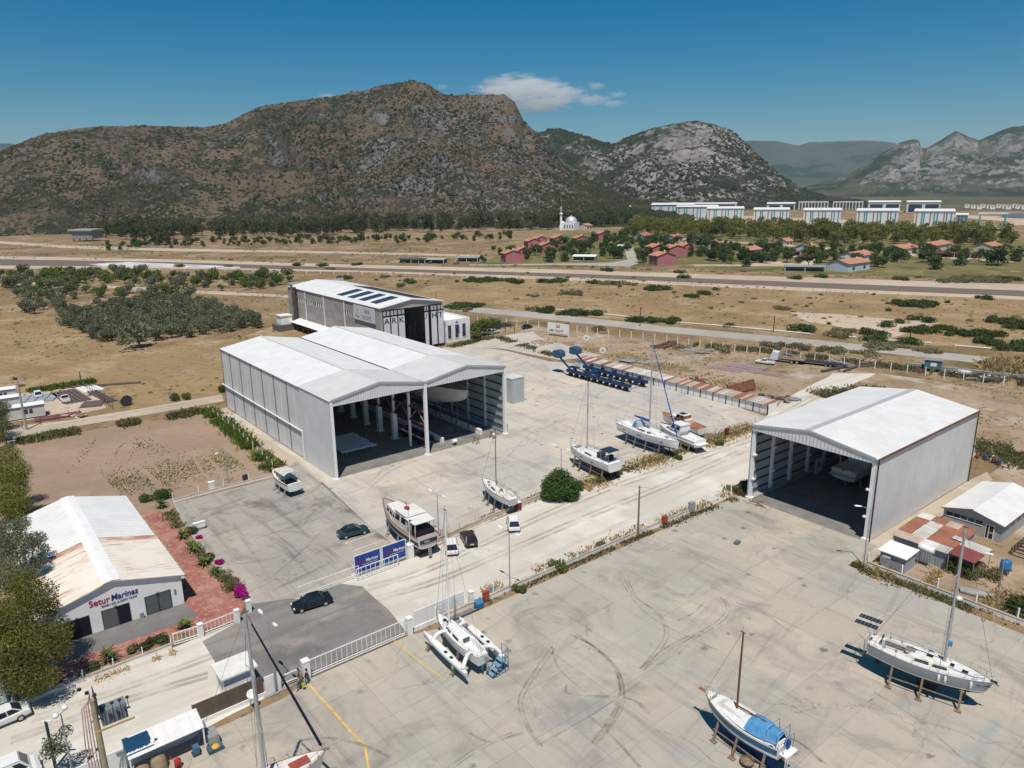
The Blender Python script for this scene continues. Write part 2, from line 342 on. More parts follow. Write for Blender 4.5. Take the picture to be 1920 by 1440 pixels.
def concrete(name, base, warm, stain, samt, blue=True):
    k = NT(name)
    c = k.mix(k.ramp(k.noise(.045, 5, dist=.6), .35, .65), base, warm)
    c = k.mix(k.math('MULTIPLY', k.ramp(k.noise(.11, 6, rough=.65, dist=1.2), .47, .72), samt), c, stain)
    st = k.noise(1.0, 6, k.aligned(SA + rad(90), (.05, .5, 1)), rough=.65)
    c = k.mix(k.math('MULTIPLY', k.ramp(st, .5, .75), samt * .75), c, [x * .8 for x in stain])
    st2 = k.noise(1.0, 6, k.aligned(SA + rad(12), (.05, .55, 1), (40, 3, 0)), rough=.65)
    c = k.mix(k.math('MULTIPLY', k.ramp(st2, .54, .75), samt * .6), c, [x * .75 for x in stain])
    c = k.mix(k.math('MULTIPLY', k.ramp(k.noise(.16, 5, k.mapping(k.pos, loc=(50, 9, 0)), rough=.6), .55, .75), .55), c, (0.56, 0.49, 0.40))
    # scuff marks left by tyres and jacks
    vp = k.mapping(k.pos, (1, 1, 1)); d = k.voro(.33, vp); cell = k.voro(.33, vp, out='Color')
    pick = k.ramp(k.sep(cell)[0], .5, .58); edge = k.math('ADD', d, k.math('MULTIPLY', k.noise(2.2, 4), .35))
    spots = k.math('MULTIPLY', k.ramp(edge, .24, .36, inv=True), pick)
    area = k.ramp(k.noise(.035, 2, k.mapping(k.pos, loc=(7, 31, 0))), .34, .55)
    c = k.mix(k.math('MULTIPLY', k.math('MULTIPLY', spots, area), .7), c, (0.085, 0.08, 0.078))
    cv = k.n('ShaderNodeVectorMath'); cv.operation = 'ADD'; nv = k.n('ShaderNodeTexNoise'); k.put(nv.inputs['Vector'], k.pos); nv.inputs['Scale'].default_value = .5; nv.inputs['Detail'].default_value = 5; k.put(cv.inputs[0], k.scalecol(nv.outputs['Color'], 3.0)); k.put(cv.inputs[1], k.pos)
    crack = k.math('MULTIPLY', k.ramp(k.voro(.09, cv.outputs[0], 'DISTANCE_TO_EDGE'), .0, .007, inv=True), k.ramp(k.noise(.08, 3), .45, .6)); c = k.mix(k.math('MULTIPLY', crack, .5), c, [x * .6 for x in stain])
    grit = k.ramp(k.noise(5.0, 4, rough=.7), .6, .72); c = k.mix(k.math('MULTIPLY', k.math('MULTIPLY', grit, k.ramp(k.noise(.2, 4), .42, .62)), .4), c, [x * .7 for x in stain])
    fine = k.ramp(k.noise(1.6, 7, rough=.75), .35, .75); c = k.mix(k.math('MULTIPLY', fine, .22), c, [x * .72 for x in base])
    if blue:   # spilled antifouling paint on the slabs near the corner of the yard
        def blob(cen, sx, sy, ang, thr):
            q = k.mapping(k.mapping(k.mapping(k.pos, (1, 1, 1), 0, (-cen.x, -cen.y, 0)), (1, 1, 1), -ang), (1 / sx, 1 / sy, 0))
            ln = k.n('ShaderNodeVectorMath'); ln.operation = 'LENGTH'; k.put(ln.inputs[0], q)
            v = k.math('ADD', ln.outputs['Value'], k.math('MULTIPLY', k.noise(.45, 7, rough=.72), 1.9))
            return k.ramp(v, thr - .25, thr + .25, inv=True)
        for (px, py, sx, sy, ang, thr, col, am) in ((1860, 1365, 6, 1.6, rad(35), 1.25, (.2, .28, .32), .5), (1700, 1318, 5, 1.6, rad(20), 1.25, (.25, .31, .34), .4),
                (1820, 1410, 8, 2.0, rad(30), 1.25, (.26, .3, .31), .4), (1280, 1420, 7, 2, rad(30), 1.2, (.27, .3, .32), .35), (1080, 1330, 12, 7, rad(30), 1.25, (.25, .245, .24), .6)):
            c = k.mix(k.math('MULTIPLY', blob(g(px, py), sx, sy, ang, thr), am), c, col)
    oi = k.n('ShaderNodeObjectInfo'); c = k.scalecol(c, k.math('ADD', k.math('MULTIPLY', oi.outputs['Random'], .1), .95))
    return k.done(c, .85, normal=k.bump(k.noise(2.5, 6, rough=.7), .12, .05), spec=.2)
GM['yard'] = concrete('stained_concrete', (0.37, 0.345, 0.30), (0.455, 0.395, 0.32), (0.2, 0.19, 0.175), .7)
GM['yard2'] = concrete('pale_concrete', (0.46, 0.43, 0.385), (0.55, 0.48, 0.395), (0.27, 0.255, 0.24), .7, False)
GM['yard3'] = concrete('sooty_concrete', (0.33, 0.305, 0.275), (0.41, 0.36, 0.305), (0.11, 0.106, 0.104), .95, False)
GM['joint'] = plain('dark_joint', (0.27, 0.25, 0.22), .95)
# ================================================================== ground
def struct(name, me, mat): return setp(link(name, me, mat), kind='structure')
def jitter_poly(pts, step=4.0, amp=0.5, seed=0):
    out = []; n = len(pts)
    for i in range(n):
        a = Vector(pts[i]).to_2d(); b = Vector(pts[(i + 1) % n]).to_2d(); L = (b - a).length; k = max(1, min(60, int(L / step)))
        nn = Vector((-(b - a).y, (b - a).x)).normalized() if L > 0 else Vector((0, 0))
        for j in range(k):
            p = a.lerp(b, j / k)
            o = (float(fbm(np.array([p.x * .11]), np.array([p.y * .11]), 3, seed)[0]) - .5) * 2 * amp if amp else 0
            out.append(p + nn * o)
    return out
def patch(name, px, z, mat, amp=0.5, step=4.0, world=False, seed=0, parent=None):
    pts = px if world else [g(x, y) for x, y in px]
    pts = jitter_poly(pts, step, amp, seed)
    tri = tessellate_polygon([[Vector((p.x, p.y, 0)) for p in pts]])
    me = bpy.data.meshes.new(name); me.from_pydata([(p.x, p.y, z) for p in pts], [], tri)
    bm = bmesh.new(); bm.from_mesh(me)
    for f in bm.faces:
        if f.normal.z < 0: f.normal_flip()
    bm.to_mesh(me); bm.free()
    o = link(name, me, mat)
    if parent: o.parent = parent
    else: setp(o, kind='structure')
    return o
# one sheet to the horizon
R0 = 26000
me = bpy.data.meshes.new('ground')
ring = [(1500 * math.cos(a), 1500 * math.sin(a), -0.02) for a in np.linspace(0, 2 * PI, 48, endpoint=False)]
ring2 = [(R0 * math.cos(a), R0 * math.sin(a), -0.02) for a in np.linspace(0, 2 * PI, 48, endpoint=False)]
me.from_pydata(ring + ring2, [], [tuple(range(48))] + [(i, 48 + i, 48 + (i + 1) % 48, (i + 1) % 48) for i in range(48)])
me.materials.append(GM['ground']); me.materials.append(GM['plain'])
for p in me.polygons[1:]: p.material_index = 1
bm = bmesh.new(); bm.from_mesh(me); bmesh.ops.recalc_face_normals(bm, faces=bm.faces)
for f in bm.faces:
    if f.normal.z < 0: f.normal_flip()
bm.to_mesh(me); bm.free()
struct('ground', me, None)
patch('straw_field', [(-400, 585), (60, 582), (110, 605), (260, 655), (500, 628), (540, 640), (420, 690), (415, 742), (250, 772), (200, 720), (0, 745), (-500, 800)], .012, GM['meadow'], 1.0)
patch('ploughed_field', [(-250, 850), (60, 822), (240, 796), (390, 776), (510, 893), (330, 940), (290, 1000), (0, 1010), (-300, 1000)], .012, GM['plough'], .6)
patch('dirt_track', [(-400, 845), (20, 800), (130, 788), (270, 765), (415, 740), (420, 752), (280, 777), (140, 800), (20, 822), (-400, 870)], .02, GM['track'], .5)
patch('dry_plain', [(430, 640), (540, 600), (620, 530), (760, 545), (1000, 500), (1920, 560), (2300, 640), (1900, 660), (1000, 585), (830, 572), (760, 640)], .008, GM['meadow'], 2, 12)
patch('scrub_ground', [(-900, 560), (-300, 500), (0, 512), (320, 512), (560, 520), (560, 575), (300, 560), (0, 580)], .008, GM['ground'], 2, 10)
patch('works_ground', [(890, 652), (1000, 612), (1250, 640), (1500, 680), (1760, 715), (2100, 770), (2200, 960), (1920, 890), (1830, 850), (1620, 1065), (1470, 760), (1300, 720), (1100, 670), (960, 655)], .012, GM['sandy'], .8)
patch('sand_clearing', [(1480, 585), (1560, 588), (1640, 595), (1770, 606), (1720, 612), (1660, 640), (1600, 618), (1520, 604)], .02, GM['bank'], 1.5, 5)
patch('service_road', [(790, 568), (1000, 585), (1250, 612), (1560, 640), (1900, 674), (2300, 715), (2300, 735), (1900, 688), (1560, 652), (1250, 624), (1000, 596), (800, 578)], .02, GM['road'], .4, 6)
patch('field_lane', [(200, 535), (300, 541), (520, 552), (620, 560), (620, 564), (520, 557), (300, 547), (200, 540)], .02, GM['track'], .4)
patch('field_lane', [(-200, 525), (60, 530), (130, 535), (130, 539), (60, 535), (-200, 530)], .02, GM['track'], .4)
# canal: pale banks with water sunk between them
patch('canal_bank', [(-900, 470), (0, 480), (300, 486), (700, 497), (1100, 507), (1500, 520), (1920, 533), (2600, 560), (2600, 600), (1920, 562), (1500, 545), (1100, 527), (700, 511), (300, 503), (0, 504), (-900, 500)], .02, GM['bank'], 1.2, 8)
k = NT('canal_water_murky'); k.done((0.17, 0.13, 0.1), .55, normal=k.bump(k.noise(.8, 4), .2, .1), spec=.15); WATER = k.m
patch('canal_water', [(-900, 480), (0, 486), (300, 491), (700, 503), (1100, 514), (1500, 529), (1920, 545), (2600, 572), (2600, 588), (1920, 556), (1500, 539), (1100, 521), (700, 508), (300, 500), (0, 498), (-900, 492)], .03, WATER, .5, 8)
k = NT('canal_foam'); k.done(k.mix(k.ramp(k.noise(.5, 5, k.mapping(k.pos, (.15, 1, 1), rad(-15))), .4, .6), (.75, .78, .8), (.3, .3, .3)), .6)
patch('canal_foam', [(165, 495), (240, 491), (330, 495), (450, 500), (450, 503), (300, 500), (200, 500)], .034, k.m, .8, 4)
patch('far_lane', [(0, 452), (120, 460), (320, 466), (560, 470), (900, 478), (900, 481), (560, 474), (320, 471), (120, 465), (0, 457)], .02, GM['track'], 1, 8)
patch('village_green', [(880, 500), (960, 470), (1050, 440), (1200, 430), (1920, 455), (2400, 480), (2400, 545), (1920, 528), (1500, 512), (1200, 500)], .01, GM['park'], 3, 12)
patch('village_street', [(1165, 445), (1178, 445), (1192, 470), (1196, 494), (1180, 500), (1060, 497), (880, 498), (880, 496), (1060, 494), (1150, 492), (1176, 487), (1172, 470)], .02, GM['road'], .5)
patch('village_street', [(1440, 488), (1500, 494), (1512, 488), (1470, 478), (1478, 476), (1530, 487), (1520, 500), (1400, 499), (1300, 498), (1300, 496), (1400, 496)], .02, GM['bank'], .5)
patch('village_street', [(1250, 447), (1600, 470), (1760, 484), (1900, 492), (1900, 489), (1760, 480), (1600, 467), (1250, 445)], .022, GM['bank'], .5)
patch('quarry_clearing', [(1700, 405), (1790, 407), (1920, 418), (2200, 430), (2200, 412), (1920, 407), (1800, 403)], .02, GM['bank'], 3, 15)
patch('shipyard_apron', [(1180, 415), (1900, 437), (1900, 425), (1400, 405), (1180, 400)], .015, GM['bank'], 3, 15)
k = NT('lake_water'); k.done((0.03, 0.075, 0.11), .15, normal=k.bump(k.noise(.05, 4), .3, 1.0)); 
patch('lagoon', [(1870, 407.5), (1900, 409), (2100, 416), (2600, 420), (2600, 398), (2000, 396), (1925, 399.5), (1890, 401)], .03, k.m, 6, 25)
# dirt road with white gravel between the two yards
patch('gravel_road', [(-300, 1640), (-200, 1400), (0, 1310), (150, 1262), (330, 1215), (450, 1165), (560, 1120), (690, 1072), (780, 1042), (980, 950), (1060, 905), (1250, 850), (1420, 790), (1480, 745), (1560, 700), (1640, 700), (1560, 740), (1500, 790),
      (1420, 905), (1340, 945), (1195, 1003), (880, 1135), (575, 1272), (430, 1340), (240, 1440), (0, 1640)], .016, GM['gravel'], .7, 4)
patch('paved_walk', [(262, 962), (300, 958), (325, 985), (385, 1065), (440, 1120), (460, 1135), (445, 1165), (380, 1180), (330, 1190), (200, 1245), (90, 1285), (60, 1275), (345, 1132), (350, 1090)], .03, GM['pavers'], .15, 3)
patch('terrace', [(110, 1195), (346, 1132), (372, 1155), (330, 1172), (125, 1240), (90, 1255)], .036, GM['terrace'], .05)
patch('compound_ground', [(-300, 830), (30, 790), (140, 778), (200, 765), (175, 735), (150, 722), (60, 735), (-300, 775)], .02, GM['bank'], .3)
# concrete yards laid in slabs
def clip_rect(poly, x0, x1, y0, y1):
    def cl(P, ins, cut):
        out = []
        for i in range(len(P)):
            a, b = P[i - 1], P[i]
            if ins(b):
                if not ins(a): out.append(cut(a, b))
                out.append(b)
            elif ins(a): out.append(cut(a, b))
        return out
    ix = lambda c: (lambda a, b: (c, a[1] + (b[1] - a[1]) * (c - a[0]) / (b[0] - a[0])))
    iy = lambda c: (lambda a, b: (a[0] + (b[0] - a[0]) * (c - a[1]) / (b[1] - a[1]), c))
    for ins, cut in ((lambda p: p[0] >= x0, ix(x0)), (lambda p: p[0] <= x1, ix(x1)), (lambda p: p[1] >= y0, iy(y0)), (lambda p: p[1] <= y1, iy(y1))):
        poly = cl(poly, ins, cut)
        if len(poly) < 3: return []
    return poly
def area2(P): return abs(sum(P[i - 1][0] * P[i][1] - P[i][0] * P[i - 1][1] for i in range(len(P)))) / 2
def slab_yard(name, poly_uv, du, dv, mat, z=.06, gap=.022, u0=0, v0=0):
    wp = [S(*p) for p in poly_uv]
    base = patch(name, wp, z - .035, GM['joint'], 0, 50, world=True)
    us = [p[0] for p in poly_uv]; vs = [p[1] for p in poly_uv]; n = 0
    i0, i1 = math.floor((min(us) - u0) / du), math.ceil((max(us) - u0) / du); j0, j1 = math.floor((min(vs) - v0) / dv), math.ceil((max(vs) - v0) / dv)
    for i in range(i0, i1):
        for j in range(j0, j1):
            P = clip_rect(list(poly_uv), u0 + i * du + gap / 2, u0 + (i + 1) * du - gap / 2, v0 + j * dv + gap / 2, v0 + (j + 1) * dv - gap / 2)
            Q = []
            for p in P:
                if not Q or (abs(p[0] - Q[-1][0]) + abs(p[1] - Q[-1][1])) > 1e-4: Q.append(p)
            if len(Q) < 3 or area2(Q) < .3: continue
            c = S(sum(p[0] for p in Q) / len(Q), sum(p[1] for p in Q) / len(Q))
            if not on_screen(c, 9): continue
            zz = z + random.uniform(-.004, .004)
            mb = MB(); mb.prism([S(*p).to_2d() for p in Q], z - .05, zz); mb.build('slab', mat, base); n += 1
    return base
def on_screen(p, slack=4):
    d = Vector((p.x, p.y, p.z - CAMH)); zz = d.dot(_fw)
    if zz < 5: return False
    m = slack / zz * F
    x = 960 + F * d.dot(_rt) / zz; y = 720 - F * d.dot(_up) / zz
    return -m < x < 1920 + m and -m < y < 1440 + m
near_yard = slab_yard('concrete_yard', [(-112, -60), (-8.2, -60), (-8.2, -1.5), (0, -1.5), (0, 20.6), (-57, 20.6), (-60, 21.6), (-72, 21.6), (-75, 20.4), (-112, 20.4)], 6.0, 5.5, GM['yard'], u0=-2, v0=.6)
def puv(px): return [uv(g(*p)) for p in px]
upper_px = [(690, 985), (770, 1045), (975, 953), (1100, 904), (1250, 852), (1412, 797), (1436, 782), (1240, 712), (1062, 680), (1030, 678), (945, 657), (905, 652), (1000, 622), (925, 632), (882, 646), (832, 652), (760, 672), (430, 780), (560, 862)]
upper_yard = slab_yard('concrete_yard', puv(upper_px), 6.5, 6.5, GM['yard2'], u0=1, v0=2)
setur_px = [(462, 1134), (562, 1121), (694, 1074), (768, 1044), (688, 984), (555, 864), (515, 897), (325, 945), (345, 985), (400, 1060)]
setur_yard = slab_yard('concrete_yard', puv(setur_px), 7, 6.5, GM['yard3'], z=.055, u0=1, v0=2)
crossing = slab_yard('crossing', puv([(380, 1203), (450, 1165), (468, 1132), (560, 1123), (640, 1095), (680, 1100), (700, 1120), (728, 1143), (748, 1168), (765, 1190), (575, 1274), (500, 1310), (440, 1290), (405, 1245)]), 7, 5.2, GM['asphalt'], z=.05, u0=-2)
patch('forecourt', [(905, 652), (1000, 622), (1010, 632), (1128, 668), (1050, 676), (945, 655)], .09, GM['yard2'], .1)
patch('shed_ground', [S(-5.9, -55), S(45, -55), S(45, -1.2), S(.3, -1.2), S(-5.9, -1.2)], .02, GM['sandy'], .2, 4, world=True)
patch('yard_apron', [(1626, 1017), (1812, 903), (1850, 885), (1860, 900), (1840, 920), (1690, 1000), (1640, 1050), (1625, 1060)], .04, GM['track'], .2)
patch('side_apron', [(400, 770), (424, 764), (640, 905), (600, 905), (550, 880)], .045, GM['track'], .2)
# ================================================================== mountains
def interp(pts, x):
    xs = [p[0] for p in pts]; return [float(np.interp(x, xs, [p[i] for p in pts])) for i in range(1, len(pts[0]))]
def mountain(name, prof, mat, step=6, rows=70, rough=1.0, base_y=400, seed=0, ridge_amp=.05, gully=.10, shape=1.25, back=18):
    """prof: (photo x, skyline y, base distance, ridge distance)"""
    x0, x1 = prof[0][0], prof[-1][0]; cols = int((x1 - x0) / step) + 1
    P = np.zeros((rows + back, cols, 3))
    for c in range(cols):
        px = x0 + c * step; y, Db, Dr = interp(prof, px)
        r = ray(px, base_y); d = Vector((r.x, r.y)).normalized()
        Hr = max(2.0, far(px, y, Dr).z)
        for j in range(rows + back):
            if j < rows: t = j / (rows - 1); D = Db + (Dr - Db) * t; h = Hr * t ** shape
            else: s = (j - rows + 1) / back; D = Dr + (Dr - Db) * .9 * s; h = Hr * (1 - s) ** 1.2
            P[j, c] = (d.x * D, d.y * D, h)
    X, Y, Z = P[..., 0], P[..., 1], P[..., 2]
    t = np.concatenate([np.linspace(0, 1, rows), np.linspace(1, 0, back)])[:, None]
    Hc = Z.max(axis=0)[None, :]
    L = Hc.mean() * 1.2
    n1 = fbm(X / L, Y / L, 5, seed) - .5; n2 = fbm(X / (L * .28), Y / (L * .28), 5, seed + 9, True) - .55
    env = np.sin(np.clip(t, 0, 1) * PI) ** .7
    cc = (x0 + np.arange(cols) * step)[None, :] / 46.0 + (fbm(X / (L * .5), Y / (L * .5), 3, seed + 3) - .5) * 2.2
    spur = fbm(cc * .8, t * 1.3 + 0 * cc, 5, seed + 30, True) - .55; crag = fbm(cc * 4.2, t * 9 + 0 * cc, 4, seed + 33, True) - .55
    Z += Hc * (n1 * gully * 2.2 * env + n2 * gully * .5 * env * rough + spur * gully * 1.5 * env + crag * gully * .28 * env * rough) + Hc * ridge_amp * .5 * (fbm(X / (L * .12), Y / (L * .12), 4, seed + 5) - .5) * t
    Z = np.maximum(Z, -2.5 + 0 * Z); Z[0] = -2.5; Z[-1] = -2.5
    P[..., 2] = Z
    R, C = P.shape[:2]
    i = np.arange(R * C).reshape(R, C); Q = np.stack([i[:-1, :-1], i[:-1, 1:], i[1:, 1:], i[1:, :-1]], -1).reshape(-1, 4)
    me = np_mesh(name, P.reshape(-1, 3), Q); me.polygons.foreach_set('use_smooth', [True] * len(me.polygons))
    o = link(name, me, mat); setp(o, kind='structure')
    return o, P
def mtn_mat(name, soil, soil2, rock, rock2, green, green2, gs, rs, rock_lo, green_lo, slope_lo=.75, slope_hi=.5, fs=.12, bias=None):
    k = NT(name)
    c = k.mix(k.ramp(k.noise(gs * .6, 5), .35, .65), soil, soil2)
    gn = k.noise(gs, 7, rough=.72); c = k.mix(k.ramp(gn, green_lo, green_lo + .1), c, k.mix(k.ramp(k.noise(fs, 4), .35, .65), green, green2))
    nz = k.sep(k.geo.outputs['Normal'])[2]
    rk = k.mix(k.ramp(k.noise(rs * 4, 7, k.mapping(k.pos, (1, 1, .35)), rough=.75), .36, .64), rock, rock2)
    cracks = k.ramp(k.noise(rs * 9, 5, k.mapping(k.pos, (1, 1, .22)), rough=.7), .56, .7); rk = k.mix(k.math('MULTIPLY', cracks, .6), rk, green)
    rn = k.noise(rs, 6, rough=.68)
    if bias: rn = k.math('ADD', rn, k.math('MULTIPLY', k.ramp(k.sep()[0], bias[0], bias[1]), bias[2]))
    f = k.math('MULTIPLY', k.ramp(rn, rock_lo, rock_lo + .12), k.ramp(nz, slope_lo, slope_hi))
    c = k.mix(f, c, rk)
    fine = k.ramp(k.noise(fs * 3, 5, rough=.75), .35, .7); c = k.mix(k.math('MULTIPLY', fine, .35), c, [x * .45 for x in soil])
    return k.done(c, .95, normal=k.bump(k.noise(fs * .8, 7, rough=.75), .9, 3.0), spec=.05)
M1 = mtn_mat('scrub_mountain', (.115, .084, .058), (.165, .122, .085), (.2, .187, .175), (.115, .105, .1), (.022, .026, .013), (.038, .04, .019), .012, .012, .54, .47, .97, .86, .15, (-330, 40, .13))
M2 = mtn_mat('limestone_mountain', (.06, .062, .036), (.085, .08, .05), (.33, .305, .28), (.18, .16, .15), (.02, .029, .014), (.034, .042, .02), .008, .007, .46, .44, .95, .82, .06, (180, 620, .16))
M3 = mtn_mat('far_crags', (.07, .075, .045), (.1, .098, .06), (.3, .28, .265), (.16, .15, .145), (.03, .04, .02), (.042, .052, .025), .004, .0035, .4, .46, .96, .84, .03)
M4 = mtn_mat('blue_range', (.06, .07, .042), (.1, .1, .07), (.25, .24, .23), (.14, .14, .13), (.028, .042, .025), (.035, .05, .028), .0015, .0012, .52, .5, .95, .8, .01)
mt4, _ = mountain('far_range', [(-500, 285, 6500, 9000), (-200, 276, 6500, 9000), (0, 268, 6500, 9000), (40, 270, 6500, 9000), (90, 290, 6500, 9000), (300, 330, 6500, 9000), (1200, 330, 6500, 9000), (1340, 275, 6500, 9000), (1395, 264, 6500, 9000), (1450, 265, 6500, 9000), (1488, 273, 6500, 9000), (1510, 267, 6500, 9000), (1560, 265, 6500, 9000),
    (1615, 264, 6500, 9000), (1660, 267, 6500, 9000), (1720, 282, 6500, 9000), (1900, 300, 6500, 9000), (2300, 290, 6500, 9000)], M4, 10, 50, base_y=360, seed=3, gully=.09)
mt3, _ = mountain('crag_mountain', [(1380, 372, 2900, 3300), (1500, 352, 2900, 3700), (1560, 338, 2900, 4000), (1610, 312, 2900, 4100), (1645, 287, 2900, 4100), (1675, 268, 2900, 4100), (1700, 261, 2900, 4100), (1711, 264, 2900, 4100), (1716, 277, 2900, 4100), (1725, 278, 2900, 4100), (1750, 263, 2900, 4150),
    (1776, 246, 2900, 4200), (1800, 257, 2900, 4250), (1822, 264, 2900, 4300), (1850, 249, 2900, 4400), (1880, 238, 2900, 4400), (1930, 234, 2900, 4400), (2050, 232, 2900, 4400), (2200, 240, 2900, 4400), (2500, 270, 2900, 4400)], M3, 3, 110, 2.4, base_y=365, seed=21, gully=.11)
mt2, P2 = mountain('limestone_mountain', [(850, 330, 1700, 2300), (940, 270, 1700, 2300), (1000, 250, 1700, 2300), (1042, 241, 1700, 2300), (1080, 250, 1700, 2300), (1120, 263, 1700, 2250), (1148, 270, 1700, 2200), (1170, 258, 1650, 2200), (1210, 243, 1600, 2200), (1260, 231, 1600, 2150), (1300, 227, 1600, 2100),
    (1335, 234, 1600, 2100), (1365, 246, 1600, 2100), (1390, 268, 1600, 2100), (1420, 296, 1600, 2050), (1460, 328, 1600, 2000), (1500, 352, 1600, 1950), (1550, 367, 1600, 1850), (1640, 378, 1600, 1700)], M2, 3, 110, 1.8, base_y=370, seed=41, gully=.12)
mt1, P1 = mountain('scrub_mountain', [(-500, 330, 1100, 1650), (-250, 316, 1080, 1600), (-80, 300, 1060, 1560), (0, 292, 1050, 1560), (50, 272, 1050, 1560), (110, 251, 1040, 1560), (200, 238, 1030, 1560), (300, 236, 1020, 1560), (400, 239, 1010, 1560), (440, 232, 1000, 1560), (478, 213, 990, 1560),
    (500, 201, 980, 1560), (560, 190, 970, 1560), (640, 181, 950, 1550), (700, 169, 940, 1540), (745, 157, 930, 1520), (782, 151, 920, 1500), (812, 158, 920, 1480), (840, 178, 915, 1460), (870, 178, 910, 1440), (950, 177, 900, 1400), (966, 190, 900, 1390), (985, 230, 900, 1380), (1005, 246, 900, 1370),
    (1040, 284, 900, 1350), (1070, 318, 905, 1320), (1120, 346, 910, 1280), (1200, 376, 920, 1230), (1300, 398, 930, 1120)], M1, 3, 140, 1.9, base_y=400, seed=60, gully=.10)
# shrubs covering the slopes: one mass nobody could count
def blobs(pts, sizes, seed=0, squash=.75):
    rng = np.random.default_rng(seed); n = len(pts)
    base = np.array([[1, 0, 0], [.31, .95, 0], [-.81, .59, 0], [-.81, -.59, 0], [.31, -.95, 0], [.5, .36, .75], [-.2, .6, .7], [-.65, 0, .72], [-.2, -.6, .7], [.5, -.36, .75], [0, 0, 1.05]])
    tri = np.array([[0, 1, 5], [1, 6, 5], [1, 2, 6], [2, 7, 6], [2, 3, 7], [3, 8, 7], [3, 4, 8], [4, 9, 8], [4, 0, 9], [0, 5, 9], [5, 6, 10], [6, 7, 10], [7, 8, 10], [8, 9, 10], [9, 5, 10]])
    a = rng.uniform(0, 2 * PI, n); ca, sa = np.cos(a), np.sin(a)
    B = base[None] * rng.uniform(.65, 1.3, (n, 11, 1))
    x = B[..., 0] * ca[:, None] - B[..., 1] * sa[:, None]; y = B[..., 0] * sa[:, None] + B[..., 1] * ca[:, None]
    W = np.stack([x, y, B[..., 2] * squash - .2], -1) * np.asarray(sizes)[:, None, None] + np.asarray(pts)[:, None, :]
    return W.reshape(-1, 3), (tri[None] + (np.arange(n) * 11)[:, None, None]).reshape(-1, 3)
k = NT('mountain_shrub_leaves'); r = k.geo.outputs['Random Per Island']
c = k.mix(r, (.016, .022, .01), (.05, .052, .024)); c = k.mix(k.ramp(k.noise(.01, 3), .5, .66), c, (.07, .06, .042)); c = k.mix(k.math('MULTIPLY', k.ramp(k.noise(.9, 3), .4, .7), .5), c, (.02, .025, .012)); SHM = k.done(c, .9, spec=.05)
def scatter_on(P, rows, n, size, dens, seed):
    rng = np.random.default_rng(seed); R, C = P.shape[:2]
    j = rng.uniform(0, rows - 1.01, n * 4); c = rng.uniform(0, C - 1.01, n * 4)
    j0 = j.astype(int); c0 = c.astype(int); a = (j - j0)[:, None]; b = (c - c0)[:, None]
    W = (P[j0, c0] * (1 - a) * (1 - b) + P[j0 + 1, c0] * a * (1 - b) + P[j0, c0 + 1] * (1 - a) * b + P[j0 + 1, c0 + 1] * a * b)
    keep = rng.uniform(0, 1, len(W)) < dens(W, c / C, j / rows)
    W = W[keep][:n]; return W, rng.gamma(3.0, size / 3.0, len(W)) + size * .35
def d1(W, c, r):
    nz = fbm(W[:, 0] / 60, W[:, 1] / 60, 4, 5); nz2 = fbm(W[:, 0] / 240, W[:, 1] / 240, 3, 8)
    side = np.clip((c - .42) / .3, 0, 1)          # thicker towards the right shoulder
    return np.clip((nz - .47 + .17 * side + (nz2 - .5) * .8) * 5, .3, 1)
W, sz = scatter_on(P1, 140, 52000, 1.3, d1, 4); Vv, Q = blobs(W, sz, 5)
setp(link('mountain_shrubs', np_mesh('mountain_shrubs', Vv, Q), SHM), 'dark scrub bushes dotted over the slopes of the big mountain', 'shrubs', kind='stuff')
def d2(W, c, r):
    nz = fbm(W[:, 0] / 110, W[:, 1] / 110, 4, 15); return np.clip((nz - .45 + .25 * (c < .42)) * 6, .03, 1)
W, sz = scatter_on(P2, 110, 14000, 2.4, d2, 9); Vv, Q = blobs(W, sz, 6)
setp(link('hillside_woods', np_mesh('hillside_woods', Vv, Q), SHM), 'green maquis and pines covering the pale limestone hill behind', 'woods', kind='stuff')
# ------------------------------------------------------------------ cloud: billows of droplets far behind the mountains
def cloud(name, puffs, dens, label):
    root = thing(name, label, 'cloud', far(*puffs[0][:2], 15000), 0, 'clouds over the mountain')
    k = NT(name + '_droplets'); k.t.nodes.remove(k.geo)
    tc = k.n('ShaderNodeTexCoord'); o = tc.outputs['Object']
    ln = k.n('ShaderNodeVectorMath'); ln.operation = 'LENGTH'; k.put(ln.inputs[0], o)
    nz = k.n('ShaderNodeTexNoise'); k.put(nz.inputs['Vector'], o); nz.inputs['Scale'].default_value = 2.6; nz.inputs['Detail'].default_value = 5; nz.inputs['Roughness'].default_value = .62
    v = k.math('SUBTRACT', k.math('MULTIPLY', nz.outputs[0], 1.9), ln.outputs['Value'])
    dn = k.math('MULTIPLY', k.ramp(v, .12, .55), dens)
    pv = k.n('ShaderNodeVolumePrincipled'); pv.inputs['Color'].default_value = (.97, .97, .98, 1); pv.inputs['Anisotropy'].default_value = .1
    k.put(pv.inputs['Density'], dn); k.t.links.new(pv.outputs[0], k.out.inputs['Volume'])
    for (x, y, w, h) in puffs:
        mb = MB(); n = 14
        mb.lathe([(0.001, -1)] + [(math.cos(a), math.sin(a)) for a in np.linspace(-PI / 2, PI / 2, 9)[1:-1]] + [(0.001, 1)], n)
        p = mb.build('billow', k.m, root); c0 = far(x, y, 15000); sc = 15000 / F
        p.location = c0 - root.location; p.scale = (w / 2 * sc, w / 2.6 * sc, h / 2 * sc)
    return root
cloud('cloud', [(975, 166, 190, 56), (1050, 176, 110, 42), (1010, 196, 150, 36), (930, 170, 90, 26)], .0032, 'long pale cloud standing above the right shoulder of the big mountain')
